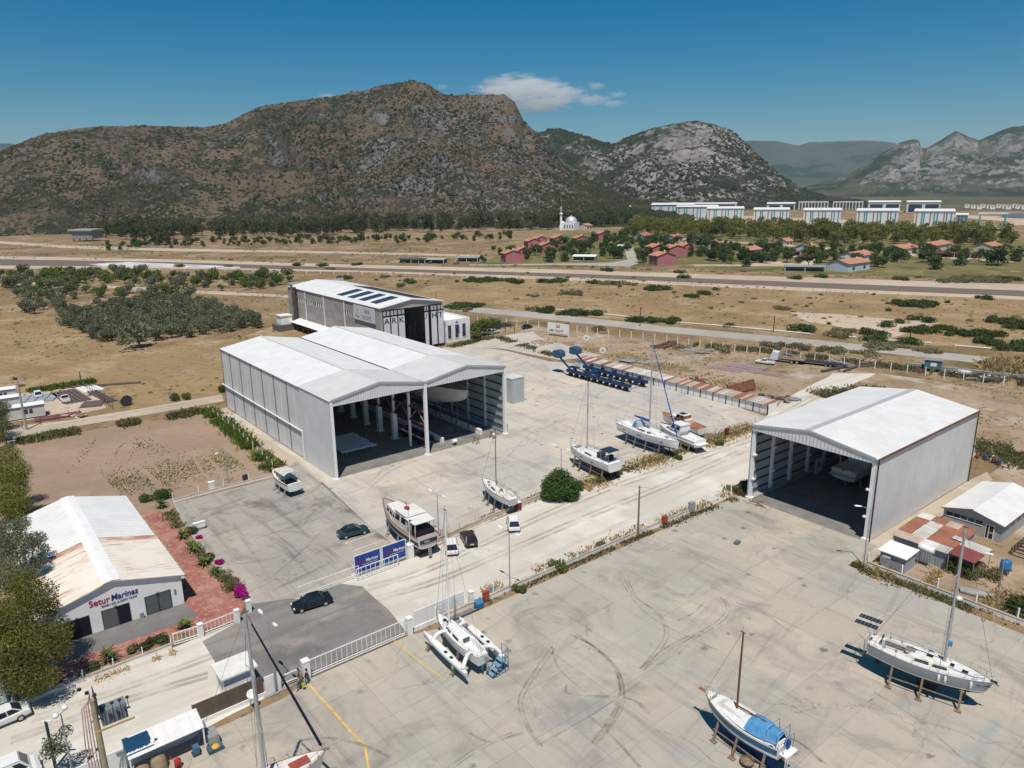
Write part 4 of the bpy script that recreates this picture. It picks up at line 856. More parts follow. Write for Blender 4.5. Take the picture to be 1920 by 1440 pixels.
# -- marina office
def marina_office():
 S0=g(346,1131);t=thing('marina_office','low white marina office with rust streaked gabled roof and lettered front','office',S0,SA)
 W,D,E,Rg=14.4,30.0,3.75,5.75
 k=NT('rust_streaked_roof');o=k.obj();f=k.noise(1.0,6,k.mapping(o,(.22,2.6,1)),rough=.7);zone=k.ramp(k.noise(.18,3),.36,.62)
 c=k.mix(k.math('MULTIPLY',k.ramp(f,.46,.66),zone),(.74,.68,.6),(.42,.2,.09));y=k.sep(o)[1]
 band=k.math('MULTIPLY',k.ramp(y,11.2,12.4),k.ramp(k.noise(1.0,5,k.mapping(o,(.5,3,1))),.35,.55));c=k.mix(k.math('MULTIPLY',band,.85),c,(.36,.15,.07))
 h=k.ramp(k.math('ABSOLUTE',k.math('SUBTRACT',k.math('FRACT',k.math('MULTIPLY',y,2.0)),.5)),.1,.3);rust=k.done(c,.7,normal=k.bump(h,.35,.05))
 for(xa,za,xb,zb)in((-W-.5,E,-W/2,Rg),(-W/2,Rg,.45,E)):
  ys=np.linspace(13,D+.3,5)
  for i in range(4):
   m=MB();m.slabq((xa,ys[i]+.01,za),(xb,ys[i]+.01,zb),(xb,ys[i+1],zb),(xa,ys[i+1],za),.1);m.build('roof_sheet',MAT['roof_white'],t)
  ys=np.linspace(-.35,13.2,5)
  for i in range(4):
   m=MB();m.slabq((xa,ys[i]+.01,za+.1),(xb,ys[i]+.01,zb+.1),(xb,ys[i+1],zb+.1),(xa,ys[i+1],za+.1),.1);m.build('roof_sheet',rust,t)
 m=MB();m.slabq((-W/2-.9,-.35,Rg+.0),(-W/2,-.35,Rg+.17),(-W/2,D,Rg+.17),(-W/2-.9,D,Rg),.04);m.slabq((-W/2,-.35,Rg+.17),(-W/2+.9,-.35,Rg),(-W/2+.9,D,Rg),(-W/2,D,Rg+.17),.04);m.build('ridge_cap',MAT['white'],t)
 m=MB();m.bar((.5,-.4,E),(.5,D+.3,E),.3,.22);m.build('gutter',plain('gutter_rust',(.3,.2,.14),.8,.3,2),t)
 m=MB();m.add([(-W,0,0),(0,0,0),(0,0,E),(-W/2,0,Rg),(-W,0,E),(-W,.25,0),(0,.25,0),(0,.25,E),(-W/2,.25,Rg),(-W,.25,E)],[(0,1,2,3,4),(9,8,7,6,5),(0,5,6,1),(1,6,7,2),(2,7,8,3),(3,8,9,4),(4,9,5,0)]);m.build('front_wall',MAT['white_wall'],t)
 m=MB();m.span(-.25,0,.26,D,0,E-.1);m.span(-W,-W+.25,.26,D,0,E-.1);m.span(-W+.26,-.26,D-.25,D,0,E);m.build('side_walls',MAT['white_wall'],t)
 m=MB();m.span(-.02,.42,-.32,.12,E-.35,E-.02);m.build('eave_block',MAT['white'],t)
 fr=plain('dark_door_frame',(.03,.05,.065),.5)
 for i,(x0,x1)in enumerate(((-4.2,-1.35),(-8.7,-5.8),(-12.4,-9.9))):
  d=MB().span(x0,x1,-.06,.02,.06,2.42).build('door' if i else 'shop_window',fr,t)
  if i==0:
   for k2 in range(2):m=MB();m.span(x0+.1+k2*1.42,x0+1.35+k2*1.42,-.09,-.061,.12,2.3);m.build('pane',plain('greenish_pane',(.1,.115,.11),.12,.1,spec=.5),d)
  elif i==1:
   m=MB();m.span(x0+.08,x0+1.55,-.09,-.061,.1,2.34);m.build('pane',plain('greenish_pane2',(.11,.12,.11),.12,.1,spec=.5),d);m=MB();m.span(x0+1.65,x1-.06,-.09,-.061,.06,2.34);m.build('painted_dark_doorway',MAT['ink'],d)  # black panel on the solid wall paints the dark inside of a doorway
  else:m=MB();m.span(x0+.08,x1-.06,-.09,-.061,.06,2.34);m.build('painted_dark_doorway',MAT['ink'],d)  # again a black panel painted in for the dark room behind
  m=MB();m.box(((x0+x1)/2,-.14,2.62),(.22,.2,.16));m.build('lamp',MAT['steel'],t)
 text_mesh('sign_lettering','Setur',1.05,MAT['sign_red'],t,(-9.75,-.03,3.28),(PI/2,0,0),.012,.02,sx=.92)
 text_mesh('sign_lettering','Marinas',1.05,MAT['sign_blue'],t,(-7.55,-.03,3.28),(PI/2,0,0),.012,.02,.12,sx=.86)
 text_mesh('sign_lettering','\u00d6REN RIB & REFIT PARK',.33,MAT['grey_ink'],t,(-8.6,-.03,2.82),(PI/2,0,0),.004,.02,sx=1.05)
 m=MB();m.span(-.95,-.72,-.03,.0,1.5,2.2);m.build('notice',plain('green_notice',(.08,.25,.16),.5),t);m=MB();m.span(-4.95,-4.6,-.35,-.05,.02,.75);m.build('meter_box',MAT['steel'],t)
marina_office()
# == boats
def sst(a,b,x):
 x=min(1,max(0,(x-a)/(b-a)));return x*x*(3-2*x)
class Hull:
 def __init__(s,L,B,zw,fs,fb,dh,tr=.72,rake=.8,srake=.25,full=.6,tm=.42,bowp=2.0):
  s.__dict__.update(L=L,B=B,zw=zw,fs=fs,fb=fb,dh=dh,tr=tr,rake=rake,srake=srake,full=full,tm=tm,bowp=bowp)
 def b(s,t):
  if t<s.tm:q=s.tr+(1-s.tr)*math.sin(PI/2*t/s.tm)
  else:q=max(0,1-((t-s.tm)/(1-s.tm))**s.bowp)**.85
  return s.B/2*q
 def zd(s,t):return s.zw+s.fs+(s.fb-s.fs)*t**1.8
 def zk(s,t):
  return s.zw-s.dh*max(.04,1-abs((t-.45)/.57)**2.6)
 def pt(s,t,q,sg):
  """q 0..1 deck to waterline, 1..2 waterline to keel"""
  bd=s.b(t);bw=bd*(.9-.22*t**2);zd,zk=s.zd(t),s.zk(t)
  if q<=1:y=bd+(bw-bd)*max(0.0,q)**1.4;z=zd+(s.zw-zd)*q
  else:a=(q-1)*PI/2;y=bw*max(0,math.cos(a))**s.full;z=s.zw+(zk-s.zw)*math.sin(a)**1.3
  h=(z-s.zw+s.dh)/(zd-s.zw+s.dh)
  x=t*s.L-s.rake*(1-h)*t**4+s.srake*(1-h)*(1-t)**6
  return Vector((x,sg*y,z))
 def strip(s,qs,mat,name,par,n=24):
  for sg,nm in((1,name),(-1,name)):
   m=MB();m.loft([[s.pt(i/n,q,sg)for q in qs]for i in range(n+1)],True,False,False);m.build(nm,mat,par)
 def build(s,par,top,boot,bottom,boot_q=(.86,1.0),top_q=None):
  h=MB()
  n=24
  qs=[0,.2,.4,.6,boot_q[0]]
  for sg in(1,-1):h.loft([[s.pt(i/n,q,sg)for q in qs]for i in range(n+1)],True,False,False)
  ring=[s.pt(0,q,1)for q in(0,.3,.6,1,1.2,1.4,1.6,1.8,2)]+[s.pt(0,q,-1)for q in(1.8,1.6,1.4,1.2,1,.6,.3,0)]
  hull=h.build('topsides',top,par)
  m=MB();m.add(ring,[tuple(range(len(ring)))]);m.build('transom',top,par)
  m=MB()
  for sg in(1,-1):m.loft([[s.pt(i/n,q,sg)for q in boot_q]for i in range(n+1)],True,False,False)
  m.build('boot_stripe',boot,par)
  m=MB()
  for sg in(1,-1):m.loft([[s.pt(i/n,q,sg)for q in(1,1.2,1.4,1.6,1.8,2)]for i in range(n+1)],True,False,False)
  m.build('bottom',bottom,par);return hull
 def deck(s,par,mat,f,nx=64,ny=27,inset=.985,name='deck'):
  rows=[]
  for i in range(nx+1):
   t=i/nx;b=s.b(t)*inset
   rows.append([Vector((t*s.L*.998+.001,b*(2*j/ny-1),s.zd(t)+.05*(1-(2*j/ny-1)**2)+f(t,b*(2*j/ny-1))))for j in range(ny+1)])
  m=MB();m.loft(rows,False,False,False);return m.build(name,mat,par)
 def rail(s,par,mat,r=.035,z=.03,t0=0,t1=.995,name='toe_rail'):
  m=MB()
  for sg in(1,-1):
   m.tube([Vector((t*s.L,sg*s.b(t)*.99,s.zd(t)+z))for t in np.linspace(t0,t1,22)],r,5)
  return m.build(name,mat,par)
 def lifelines(s,par,ts,h=.6,z0=.02):
  m=MB()
  for sg in(1,-1):
   P=[Vector((t*s.L,sg*s.b(t)*.96,s.zd(t)+z0))for t in ts]
   for p in P:m.bar(p,p+Vector((0,0,h)),.035)
   for zz in(h,h*.5):m.tube([p+Vector((0,0,zz))for p in P],.014,4)
  return m.build('lifelines',MAT['steel'],par)
 def pulpit(s,par,h=.65):
  m=MB();ts=(.86,.93,1.0)
  P=[Vector((t*s.L,s.b(t)*.95,s.zd(t)+h))for t in ts]+[Vector((t*s.L,-s.b(t)*.95,s.zd(t)+h))for t in ts[::-1]]
  m.tube(P,.025,5)
  for p in(P[0],P[1],P[4],P[5]):m.bar(p,p-Vector((0,0,h)),.04)
  m.build('pulpit',MAT['steel'],par)
  m=MB();Q=[Vector((t*s.L,sg*s.b(t)*.95,s.zd(t)+h))for sg,t in((1,.14),(1,.0),(-1,.0),(-1,.14))]
  m.tube(Q,.025,5)
  for p in Q:m.bar(p,p-Vector((0,0,h)),.04)
  m.build('pushpit',MAT['steel'],par)
 def props(s,par,ts,out=.55,mat=None,rail=True,sides=(1,-1)):
  for t in ts:
   for sg in sides:
    top=s.pt(t,1.25,sg);m=MB();m.bar((top.x,top.y+sg*out,0.05),(top.x,top.y,top.z+.12),.17);m.box((top.x,top.y+sg*out,.07),(.6,.4,.1));m.build('prop',mat or MAT['wood'],par)
  if rail:
   for sg in sides:
    a,b=s.pt(ts[0],1.25,sg),s.pt(ts[-1],1.25,sg);z=1.0
    k=.45;m=MB();m.bar((a.x-.3,a.y+sg*out*k,z),(b.x+.3,b.y+sg*out*k,z),.08,.1);m.build('brace',mat or MAT['wood'],par)
 def fin(s,par,x0,x1,x2,x3,z1,mat,th=.3,name='keel'):
  z0=s.zw-s.dh*.8;m=MB()
  R=lambda xa,xb,z,w:[Vector((xa,0,z)),Vector((xa+(xb-xa)*.3,w,z)),Vector((xb,0,z)),Vector((xa+(xb-xa)*.3,-w,z))]
  m.loft([R(x0,x1,z0,th/2),R(x2,x3,z1,th/2*1.1)]);m.build(name,mat,par)
 def rudder(s,par,x,mat,z1=.6,w=.5):
  m=MB();z0=s.zw-s.dh*.25;m.loft([[Vector((x,0,z0)),Vector((x+w*.4,.07,z0)),Vector((x+w,0,z0)),Vector((x+w*.4,-.07,z0))],[Vector((x+.05,0,z1)),Vector((x+w*.4,.05,z1)),Vector((x+w*.8,0,z1)),Vector((x+w*.4,-.05,z1))]]);m.build('rudder',mat,par)
def boat_frame(name,label,cat,stern,bow,z):
 a,b=g(*stern,z),g(*bow,z);d=b-a;L=math.hypot(d.x,d.y);rz=math.atan2(d.y,d.x)
 return thing(name,label,cat,(a.x,a.y,.06),rz),L,rz,Vector((a.x,a.y,0))
def to_local(p,o,rz):
 d=Vector((p.x-o.x,p.y-o.y,0));return d.x*math.cos(rz)+d.y*math.sin(rz),-d.x*math.sin(rz)+d.y*math.cos(rz)
def rig(par,h,x,z0,ztop,r=.11,mat=None,boom=None,spreaders=1,fore=True,back=True,furl=None,shrouds=True,topfrac=1.0):
 mat=mat or MAT['alu']
 m=MB();m.tube([(x,0,z0),(x,0,z0+(ztop-z0)*.6),(x-.05,0,ztop)],[r,r*.95,r*.7],8);mast=m.build('mast',mat,par)
 m=MB();m.box((x,0,ztop+.1),(.5,.08,.08));m.bar((x,0,ztop),(x,0,ztop+.7),.02);m.build('masthead',MAT['wire'],mast)
 for i in range(spreaders):
  z=z0+(ztop-z0)*(i+1)/(spreaders+1)
  for sg in(1,-1):m=MB();m.bar((x,0,z),(x-.15,sg*h.B*.28,z+.05),.06);m.build('spreader',mat,mast)
 zb=h.zd(.98)+.1
 if fore:m=MB();m.tube([(h.L*.985,0,zb),(x+.05,0,z0+(ztop-z0)*topfrac)],.016 if furl is None else .02,5);m.build('forestay',MAT['wire'],par)
 if furl:
  a,b=Vector((h.L*.985,0,zb)),Vector((x,0,z0+(ztop-z0)*topfrac));m=MB();m.tube([a.lerp(b,.04),a.lerp(b,.3),a.lerp(b,.93)],[.12,.11,.06],7);m.build('furled_jib',furl,par)
 if back:m=MB();m.tube([(.1,0,h.zd(0)),(x,0,ztop)],.014,4);m.build('backstay',MAT['wire'],par)
 if shrouds:
  m=MB()
  for sg in(1,-1):
   bt=Vector((x-.1,sg*h.b(x/h.L)*.95,h.zd(x/h.L)));zs=z0+(ztop-z0)*spreaders/(spreaders+1)
   m.tube([bt,(x-.15,sg*h.B*.28,zs+.05),(x,0,ztop)],.013,4);m.tube([bt,(x,0,zs)],.013,4)
  m.build('shrouds',MAT['wire'],par)
 if boom:
  bl,zz,bm=boom;m=MB();m.tube([(x-.1,0,zz),(x-bl,0,zz+.15)],.075,7);bo=m.build('boom',mat,par)
  if bm:m=MB();m.tube([(x-.15,0,zz+.25),(x-bl*.5,0,zz+.28),(x-bl+.1,0,zz+.22)],[.3,.24,.14],8);m.build('sail_cover',bm,bo)
 return mast
def side_windows(par,h,spec,mat=None):
 """spec: (t0, t1, y, z0, z1): dark glass let into both cabin sides"""
 for(t0,t1,y0,y1,z0,z1)in spec:
  for sg in(1,-1):
   xa,xb=t0*h.L,t1*h.L
   m=MB();m.slabq((xa,sg*y0,h.zd(t0)+z0),(xb,sg*y1,h.zd(t1)+z0),(xb-.1,sg*(y1-.09),h.zd(t1)+z1),(xa+.1,sg*(y0-.09),h.zd(t0)+z1),.03*sg);m.build('window',mat or MAT['glass'],par)
def hatch(par,h,t,y,w,l,dz,mat=None):
 m=MB();m.box((t*h.L,y,h.zd(t)+dz),(l,w,.05));m.build('hatch',mat or MAT['glass'],par)
def winch(par,h,pts):
 for t,y,dz in pts:m=MB();m.lathe([(.11,0),(.09,.08),(.07,.16),(.1,.2)],8,(t*h.L,y,h.zd(t)+dz));m.build('winch',MAT['steel'],par)
def coach(t0,t1,w,hgt,k0,k1,kw,kd,taper=.0,hood=None):
 def f(t,y):
  e=.012;c=sst(t0-e,t0+e,t)*(1-sst(t1-.09,t1+.03,t));ww=w*(1-taper*sst(t0,t1,t))
  c*=1-sst(ww-.08,ww+.1,abs(y));k=sst(k0-e,k0+e,t)*(1-sst(k1-e,k1+e,t))*(1-sst(kw-.03,kw+.05,abs(y)))
  cm=sst(k0-.03,k0,t)*(1-sst(k1,k1+.02,t))*(1-sst(kw+.2,kw+.32,abs(y)))*.22
  return hgt*c*(1-k)+(cm*(1-k)-kd*k)*(1-c)
 return f
def regs(s,size,mat,par,loc,rot):text_mesh('registration',s,size,mat,par,loc,rot,.006,.006)
# ---- h: grey cruising yacht, right foreground
t,L,rz,o=boat_frame('sailing_yacht','grey hulled sailing yacht with white deck and twin solar panels, nearest the right wall','sailboat',(1632,1197),(1864,1284),3.4)
h=Hull(L,3.6,2.15,1.15,1.4,.6,.6,.9,.35)
h.build(t,MAT['hull_grey'],MAT['white'],MAT['antifoul_black'],(.9,1.0))
h.deck(t,MAT['deck'],coach(.34,.7,1.05,.42,.08,.33,.75,.45,.35));h.rail(t,MAT['steel'])
side_windows(t,h,[(.40,.52,1.14,1.05,.14,.36),(.54,.66,1.03,.86,.12,.32)]);hatch(t,h,.78,0,.55,.5,.08);hatch(t,h,.68,0,.35,.35,.4);hatch(t,h,.5,0,.4,.55,.47)
m=MB();m.box((.345*L,0,h.zd(.34)+.46),(.9,.8,.06));m.build('companion_slide',plain('grey_slide',(.2,.2,.2),.4),t)
winch(t,h,[(.25,.95,.25),(.25,-.95,.25),(.15,.95,.25),(.15,-.95,.25)])
m=MB()
for y in(-.55,.55):m.box((.2*L,y,h.zd(.2)+.06),(.2*L,.32,.04))
m.build('cockpit_seats',MAT['teak_grey'],t)
m=MB();m.lathe([(.45,-.02),(.48,0),(.45,.02)],16);wh=m.build('steering_wheel',MAT['dark'],t);wh.location=(.105*L,0,h.zd(.1)+.55);wh.rotation_euler=(0,PI/2,0)
m=MB();m.box((.115*L,0,h.zd(.1)+.1),(.2,.3,.9));m.build('binnacle',MAT['white'],t)
h.lifelines(t,(.14,.26,.4,.54,.68,.8,.88));h.pulpit(t);h.props(t,(.24,.5,.82),.55);h.fin(t,.42*L,.62*L,.43*L,.57*L,.15,MAT['antifoul_black']);h.rudder(t,.06*L,MAT['antifoul_black'],.9,.6)
mx,my=to_local(g(1775,1233,3.9),o,rz);rig(t,h,mx,h.zd(.6)+.4,17.7,.15,boom=(mx-.16*L,h.zd(.4)+1.35,None),spreaders=2)
m=MB();m.box((mx+.25,0,5.9),(.3,.25,.5));m.build('mast_flag',MAT['blue_canvas'],t);m=MB();m.lathe([(.02,0),(.26,.03),(.26,.2),(.1,.28)],12,(mx+.35,0,10.6));m.build('radar_dome',MAT['white'],t)
for i,y in enumerate((-.65,.65)):
 m=MB();m.box((-.35,y,5.15),(2.1,.7,.05));pnl=m.build('solar_panel',MAT['solar'],t)
 for q in range(6):m=MB();m.box((-1.2+q*.34,y,5.18),(.025,.66,.012));m.build('cell_line',MAT['steel'],pnl)
m=MB()
for y in(-1,1):
 m.tube([(.25,y,h.zd(0)),(.1,y,4.6),(-.2,y*.9,5.1)],.035,5);m.bar((-.9,y*.9,5.1),(.4,y*.9,5.1),.05)
m.bar((-.2,-1,5.1),(-.2,1,5.1),.05);m.bar((.1,-1.3,3.7),(-.7,-1.6,4.3),.06);m.bar((.1,1.3,3.7),(-.6,1.6,4.3),.06);m.build('stern_arch',MAT['steel'],t)
for x,sg in((.62,-1),(.67,-1),(.86,-1)):
 p=h.pt(x,.35,sg);m=MB();m.lathe([(.03,-.4),(.11,-.3),(.12,.2),(.05,.35)],8,(p.x,p.y+sg*.13,p.z));m.build('fender',MAT['white'],t)
m=MB();m.box((L-.05,0,h.zd(1)+.1),(.55,.2,.12));m.bar((L-.1,.1,h.zd(1)),(L+.35,.1,h.zd(1)-.25),.07);m.build('anchor_roller',MAT['dark'],t)
ps=h.pt(.90,.4,-1);pe=h.pt(.97,.4,-1);regs('MA 2282',.32,MAT['navy'],t,ps+Vector((0,-.035,0)),(PI/2,0,math.atan2(pe.y-ps.y,pe.x-ps.x)))
m=MB();m.tube([(.66*L,-.6,h.zd(.66)+.45),(.74*L,-.3,h.zd(.74)+.1),(.86*L,-.35,h.zd(.86)+.09),(.93*L,0,h.zd(.93)+.1)],.03,5);m.build('mooring_line',MAT['royal_canvas'],t)
lad=thing('ladder','silver step ladder with red top leaning at the stern of the grey yacht','ladder',g(1624,1233),rz+PI/2);m=MB()
for y in(-.28,.28):m.bar((0,y,0),(-.5,y*.8,2.3),.07)
m.build('stiles',MAT['alu'],lad)
for k in range(7):m=MB();m.box((-.07*k-.03,0,.3+.3*k),(.09,.5,.04));m.build('rung',MAT['alu'],lad)
# ---- i: blue ketch-like boat, bottom
t,L,rz,o=boat_frame('sailing_boat','blue and white sailing boat with light blue canopy and brown mast','sailboat',(1470,1398),(1321,1301),3.0)
h=Hull(L,2.9,1.95,1.0,1.35,.75,.62,1.0,.2,.75)
n=24
for sg in(1,-1):
 m=MB();m.loft([[h.pt(i/n,q,sg)for q in(.1,.4,.7)]for i in range(n+1)],True,False,False);m.build('blue_topside',MAT['blue_hull'],t)
 m=MB();m.loft([[h.pt(i/n,q,sg)for q in(-.06,.1)]for i in range(n+1)],True,False,False);m.build('rubbing_strake',MAT['deck'],t)
 m=MB();m.loft([[h.pt(i/n,q,sg)for q in(.7,.85,1.0)]for i in range(n+1)],True,False,False);m.build('white_topside',MAT['gel'],t)
 m=MB();m.loft([[h.pt(i/n,q,sg)for q in(1,1.2,1.4,1.6,1.8,2)]for i in range(n+1)],True,False,False);m.build('bottom',MAT['antifoul_blue'],t)
ring=[h.pt(0,q,1)for q in(-.06,.3,.6,1,1.3,1.6,1.8,2)]+[h.pt(0,q,-1)for q in(1.8,1.6,1.3,1,.6,.3,-.06)];m=MB();m.add(ring,[tuple(range(len(ring)))]);m.build('transom',MAT['gel'],t)
h.deck(t,MAT['deck'],coach(.36,.78,.8,.5,.06,.34,.8,.3,.35))
tarp=plain('white_tarpaulin',(.66,.66,.66),.8,.06,2)
R=[]
for i in range(9):
 q=i/8;x=(.36+.36*q)*L;hw=h.b(.36+.36*q)*(.92-.2*q);zt=h.zd(.5)+.75-.25*q+.05*math.sin(i*2.1)
 R.append([Vector((x,-hw,h.zd(.5)+.12)),Vector((x,-hw*.55,zt-.22+.05*math.sin(i*1.7))),Vector((x,0,zt)),Vector((x,hw*.55,zt-.22-.05*math.sin(i*2.3))),Vector((x,hw,h.zd(.5)+.12))])
m=MB();m.loft(R,False,False,False);m.build('foredeck_tarpaulin',tarp,t)
R=[]
for i in range(10):
 q=i/9;x=(.02+.36*q)*L;hw=h.b(.02+.36*q)*.9;zt=h.zd(.2)+1.15-.35*abs(q-.55)+.04*math.sin(i*2)
 R.append([Vector((x,-hw,h.zd(.2)+.25)),Vector((x,-hw*.5,zt-.15+.04*math.sin(i*1.3))),Vector((x,0,zt)),Vector((x,hw*.5,zt-.15)),Vector((x,hw,h.zd(.2)+.2))])
m=MB();m.loft(R,False,False,False);m.build('canopy',MAT['blue_canvas'],t)
mx,my=to_local(g(1383,1330,3.5),o,rz);rig(t,h,mx,h.zd(.6)+.4,11.1,.1,MAT['mast_wood'],boom=(mx-.22*L,h.zd(.4)+.9,None),spreaders=0,back=False,shrouds=False)
m=MB()
for x in(.02,.14):m.tube([(x*L,-1.0,h.zd(0)),(x*L-.1,-.8,h.zd(0)+1.6),(x*L-.1,.8,h.zd(0)+1.6),(x*L,1.0,h.zd(0))],.03,5)
m.tube([(-.4,-.7,h.zd(0)-.2),(-.5,-.6,h.zd(0)+1.3),(-.5,.6,h.zd(0)+1.3),(-.4,.7,h.zd(0)-.2)],.03,5);m.build('stern_hoops',MAT['steel'],t)
m=MB();m.box((-.45,0,h.zd(0)-.35),(.7,1.6,.08));m.bar((-.7,.5,h.zd(0)-.4),(-.75,.5,.5),.05);m.bar((-.7,.8,h.zd(0)-.4),(-.75,.8,.5),.05);m.build('bathing_platform',MAT['white'],t)
m=MB();m.box((-.2,-.2,h.zd(0)+.25),(.35,.4,.6));m.build('outboard_cover',MAT['royal_canvas'],t)
m=MB();m.lathe([(.02,0),(.45,.02),(.45,.06),(.02,.08)],14);dsh=m.build('dinghy_tray',plain('grey_disc',(.4,.45,.47),.5),t);dsh.location=(.84*L,.2,h.zd(.84)+.45);dsh.rotation_euler=(0,1.2,0)
m=MB();m.box((L+.15,0,h.zd(1)-.02),(.9,.25,.1));m.build('bowsprit',MAT['teak'],t);h.pulpit(t,.5)
h.props(t,(.12,.45,.75),.6);m=MB();m.span(.1*L,.8*L,-.16,.16,.15,h.zw-h.dh+.1);m.build('long_keel',MAT['antifoul_blue'],t)
m=MB();m.lathe([(.1,0),(.6,.1),(.6,.35),(.05,.45)],12);c2=m.build('ballast_sack',MAT['wood'],t);c2.location=(.3*L,1.3,.2)
lad=thing('ladder','long aluminium ladder lying on the concrete beside the blue boat','ladder',g(1352,1390,.08),0);a,b=g(1352,1388),g(1425,1442);dv=(b-a);lad.location=(a.x,a.y,.12);lad.rotation_euler=(0,0,math.atan2(dv.y,dv.x));LL=dv.length;m=MB()
for y in(-.25,.25):m.bar((0,y,0),(LL,y,0),.07)
m.build('stiles',MAT['alu'],lad)
for k in range(14):m=MB();m.box((.2+k*LL/14,0,0),(.05,.5,.04));m.build('rung',MAT['alu'],lad)
# ---- j: trimaran
t,L,rz,o=boat_frame('trimaran','white trimaran with two slim outer hulls propped beside the gate wall','trimaran',(905,1228),(818,1150),2.6)
h=Hull(L,2.2,1.5,.95,1.15,.5,.6,.9,.2);h.build(t,MAT['gel'],MAT['gel'],MAT['antifoul_teal'],(.93,1.0));h.deck(t,MAT['gel'],coach(.34,.74,.72,.35,.08,.33,.55,.45,.35));h.rail(t,MAT['dark'],.02,.02)
side_windows(t,h,[(.36,.5,.84,.78,.12,.27),(.54,.66,.77,.66,.1,.24)]);hatch(t,h,.8,0,.4,.45,.08);hatch(t,h,.72,.0,.35,.3,.3);hatch(t,h,.66,.3,.25,.3,.35)
m=MB();m.box((.33*L,0,h.zd(.33)+.12),(.1,.75,.5));m.build('washboard',plain('grey_door',(.1,.1,.11),.4),t)
for sg in(1,-1):
 fl=[]
 for i in range(16):
  q=i/15;hb=.36*math.sin(min(1,q*1.5+.25)*PI/2)*(1-max(0,(q-.55)/.45)**2);zc=1.35+.15*q
  x=-.05*L+q*L*.93
  fl.append([Vector((x,sg*2.25-hb,zc+.38)),Vector((x,sg*2.25+hb,zc+.38)),Vector((x,sg*2.25+hb*.9,zc)),Vector((x,sg*2.25,zc-.38)),Vector((x,sg*2.25-hb*.9,zc))])
 m=MB();m.loft(fl,True);f_=m.build('outer_hull',plain('float_grey_white',(.55,.57,.57),.35,.04)if sg>0 else MAT['gel'],t)
 m=MB();m.loft([[r[0]+Vector((0,0,.015)),r[1]+Vector((0,0,.015))]for r in fl],False,False,False);m.build('float_deck',MAT['gel'],f_)
 for x in(.26,.38):m=MB();m.box((x*L,sg*2.25,1.83),(.4,.3,.05));m.build('float_hatch',MAT['glass'],f_)
 for x0,x1 in((.62,.66),(.12,.02)):
  m=MB();pts=[Vector((x0*L,sg*.7,h.zd(.5)+.02)),Vector(((x0*.7+x1*.3)*L,sg*1.3,h.zd(.5)+.1)),Vector(((x0*.3+x1*.7)*L,sg*1.8,h.zd(.5)-.1)),Vector((x1*L,sg*2.25,1.8))]
  m.tube(pts,[.2,.22,.22,.24],6);m.build('cross_arm',MAT['gel'],t)
h.props(t,(.35,.72),.3,rail=False)
for x in(.2,.75):
 m=MB();m.bar((x*L,2.5,0),(x*L,2.3,1.0),.14);m.bar((x*L+.4,2.6,0),(x*L,2.3,.9),.08);m.build('float_stand',MAT['wood'],t);m=MB();m.bar((x*L,-2.5,0),(x*L,-2.3,1.0),.14);m.build('float_stand',MAT['wood'],t)
m=MB();m.lathe([(.05,0),(.16,.1),(.14,.45),(.03,.6)],8,(.2*L,2.45,.75));m.build('green_pad',plain('lime_pad',(.2,.4,.1),.8),t)
mx,my=to_local(g(848,1165,2.9),o,rz);rig(t,h,mx,h.zd(.6)+.3,15.9,.09,MAT['white'],spreaders=1,back=True,shrouds=True)
m=MB();m.tube([(-.15,-.4,2.0),(-.25,-.4,.7)],.1,8);m.box((-.15,-.4,2.1),(.35,.3,.5));m.build('outboard_motor',MAT['steel'],t);h.pulpit(t,.55);h.rudder(t,-.05,MAT['antifoul_teal'],.7,.5)
st=thing('boarding_steps','light blue steel boarding steps with handrail behind the trimaran','steps',g(918,1270),rad(-48));ltb=plain('pale_blue_steel',(.16,.3,.4),.5,.1)
for k in range(5):m=MB();m.span(-.5,.5,k*.42,k*.42+.42,.35*(k+1)-.06,.35*(k+1));m.build('tread',ltb,st)
m=MB()
for x in(-.5,.5):
 m.bar((x,0,.1),(x,2.1,.1),.06);m.bar((x,0,.3),(x,2.1,1.75),.06)
 for k in range(6):m.bar((x,k*.42,0),(x,k*.42,.35*min(5,k+1)),.05)
for p in((.5,2.1),(-.5,2.1),(.5,1.3)):m.bar((p[0],p[1],1.7),(p[0],p[1],2.7),.04)
m.bar((.5,1.3,2.3),(.5,2.1,2.7),.04);m.bar((-.5,2.1,2.7),(.5,2.1,2.7),.04);m.build('frame',plain('blue_steel',(.05,.13,.25),.5),st)
# ---- c: small white sloop
t,L,rz,o=boat_frame('small_sloop','small white sloop with bare mast and blue keel standing alone mid yard','sailboat',(963,938),(904,899),2.6)
h=Hull(L,2.8,1.7,.95,1.15,.5,.62,1.1,.5);h.build(t,MAT['gel'],MAT['navy'],MAT['antifoul_blue'],(.92,1.0));h.deck(t,MAT['deck'],coach(.38,.74,.8,.38,.08,.37,.6,.4,.4));h.rail(t,MAT['navy'])
side_windows(t,h,[(.42,.56,.9,.82,.13,.3),(.62,.67,.76,.7,.12,.26)]);hatch(t,h,.78,0,.4,.4,.08);hatch(t,h,.6,0,.3,.3,.4);m=MB();m.box((.375*L,0,h.zd(.37)+.1),(.08,.55,.6));m.build('washboard',MAT['teak'],t);winch(t,h,[(.3,.75,.24),(.3,-.75,.24)])
h.lifelines(t,(.12,.3,.5,.7,.86),.55);h.pulpit(t,.55);h.props(t,(.14,.36,.58,.78),.45,rail=False);h.fin(t,.36*L,.56*L,.36*L,.5*L,.15,MAT['antifoul_blue']);h.rudder(t,.06*L,MAT['antifoul_blue'],.5)
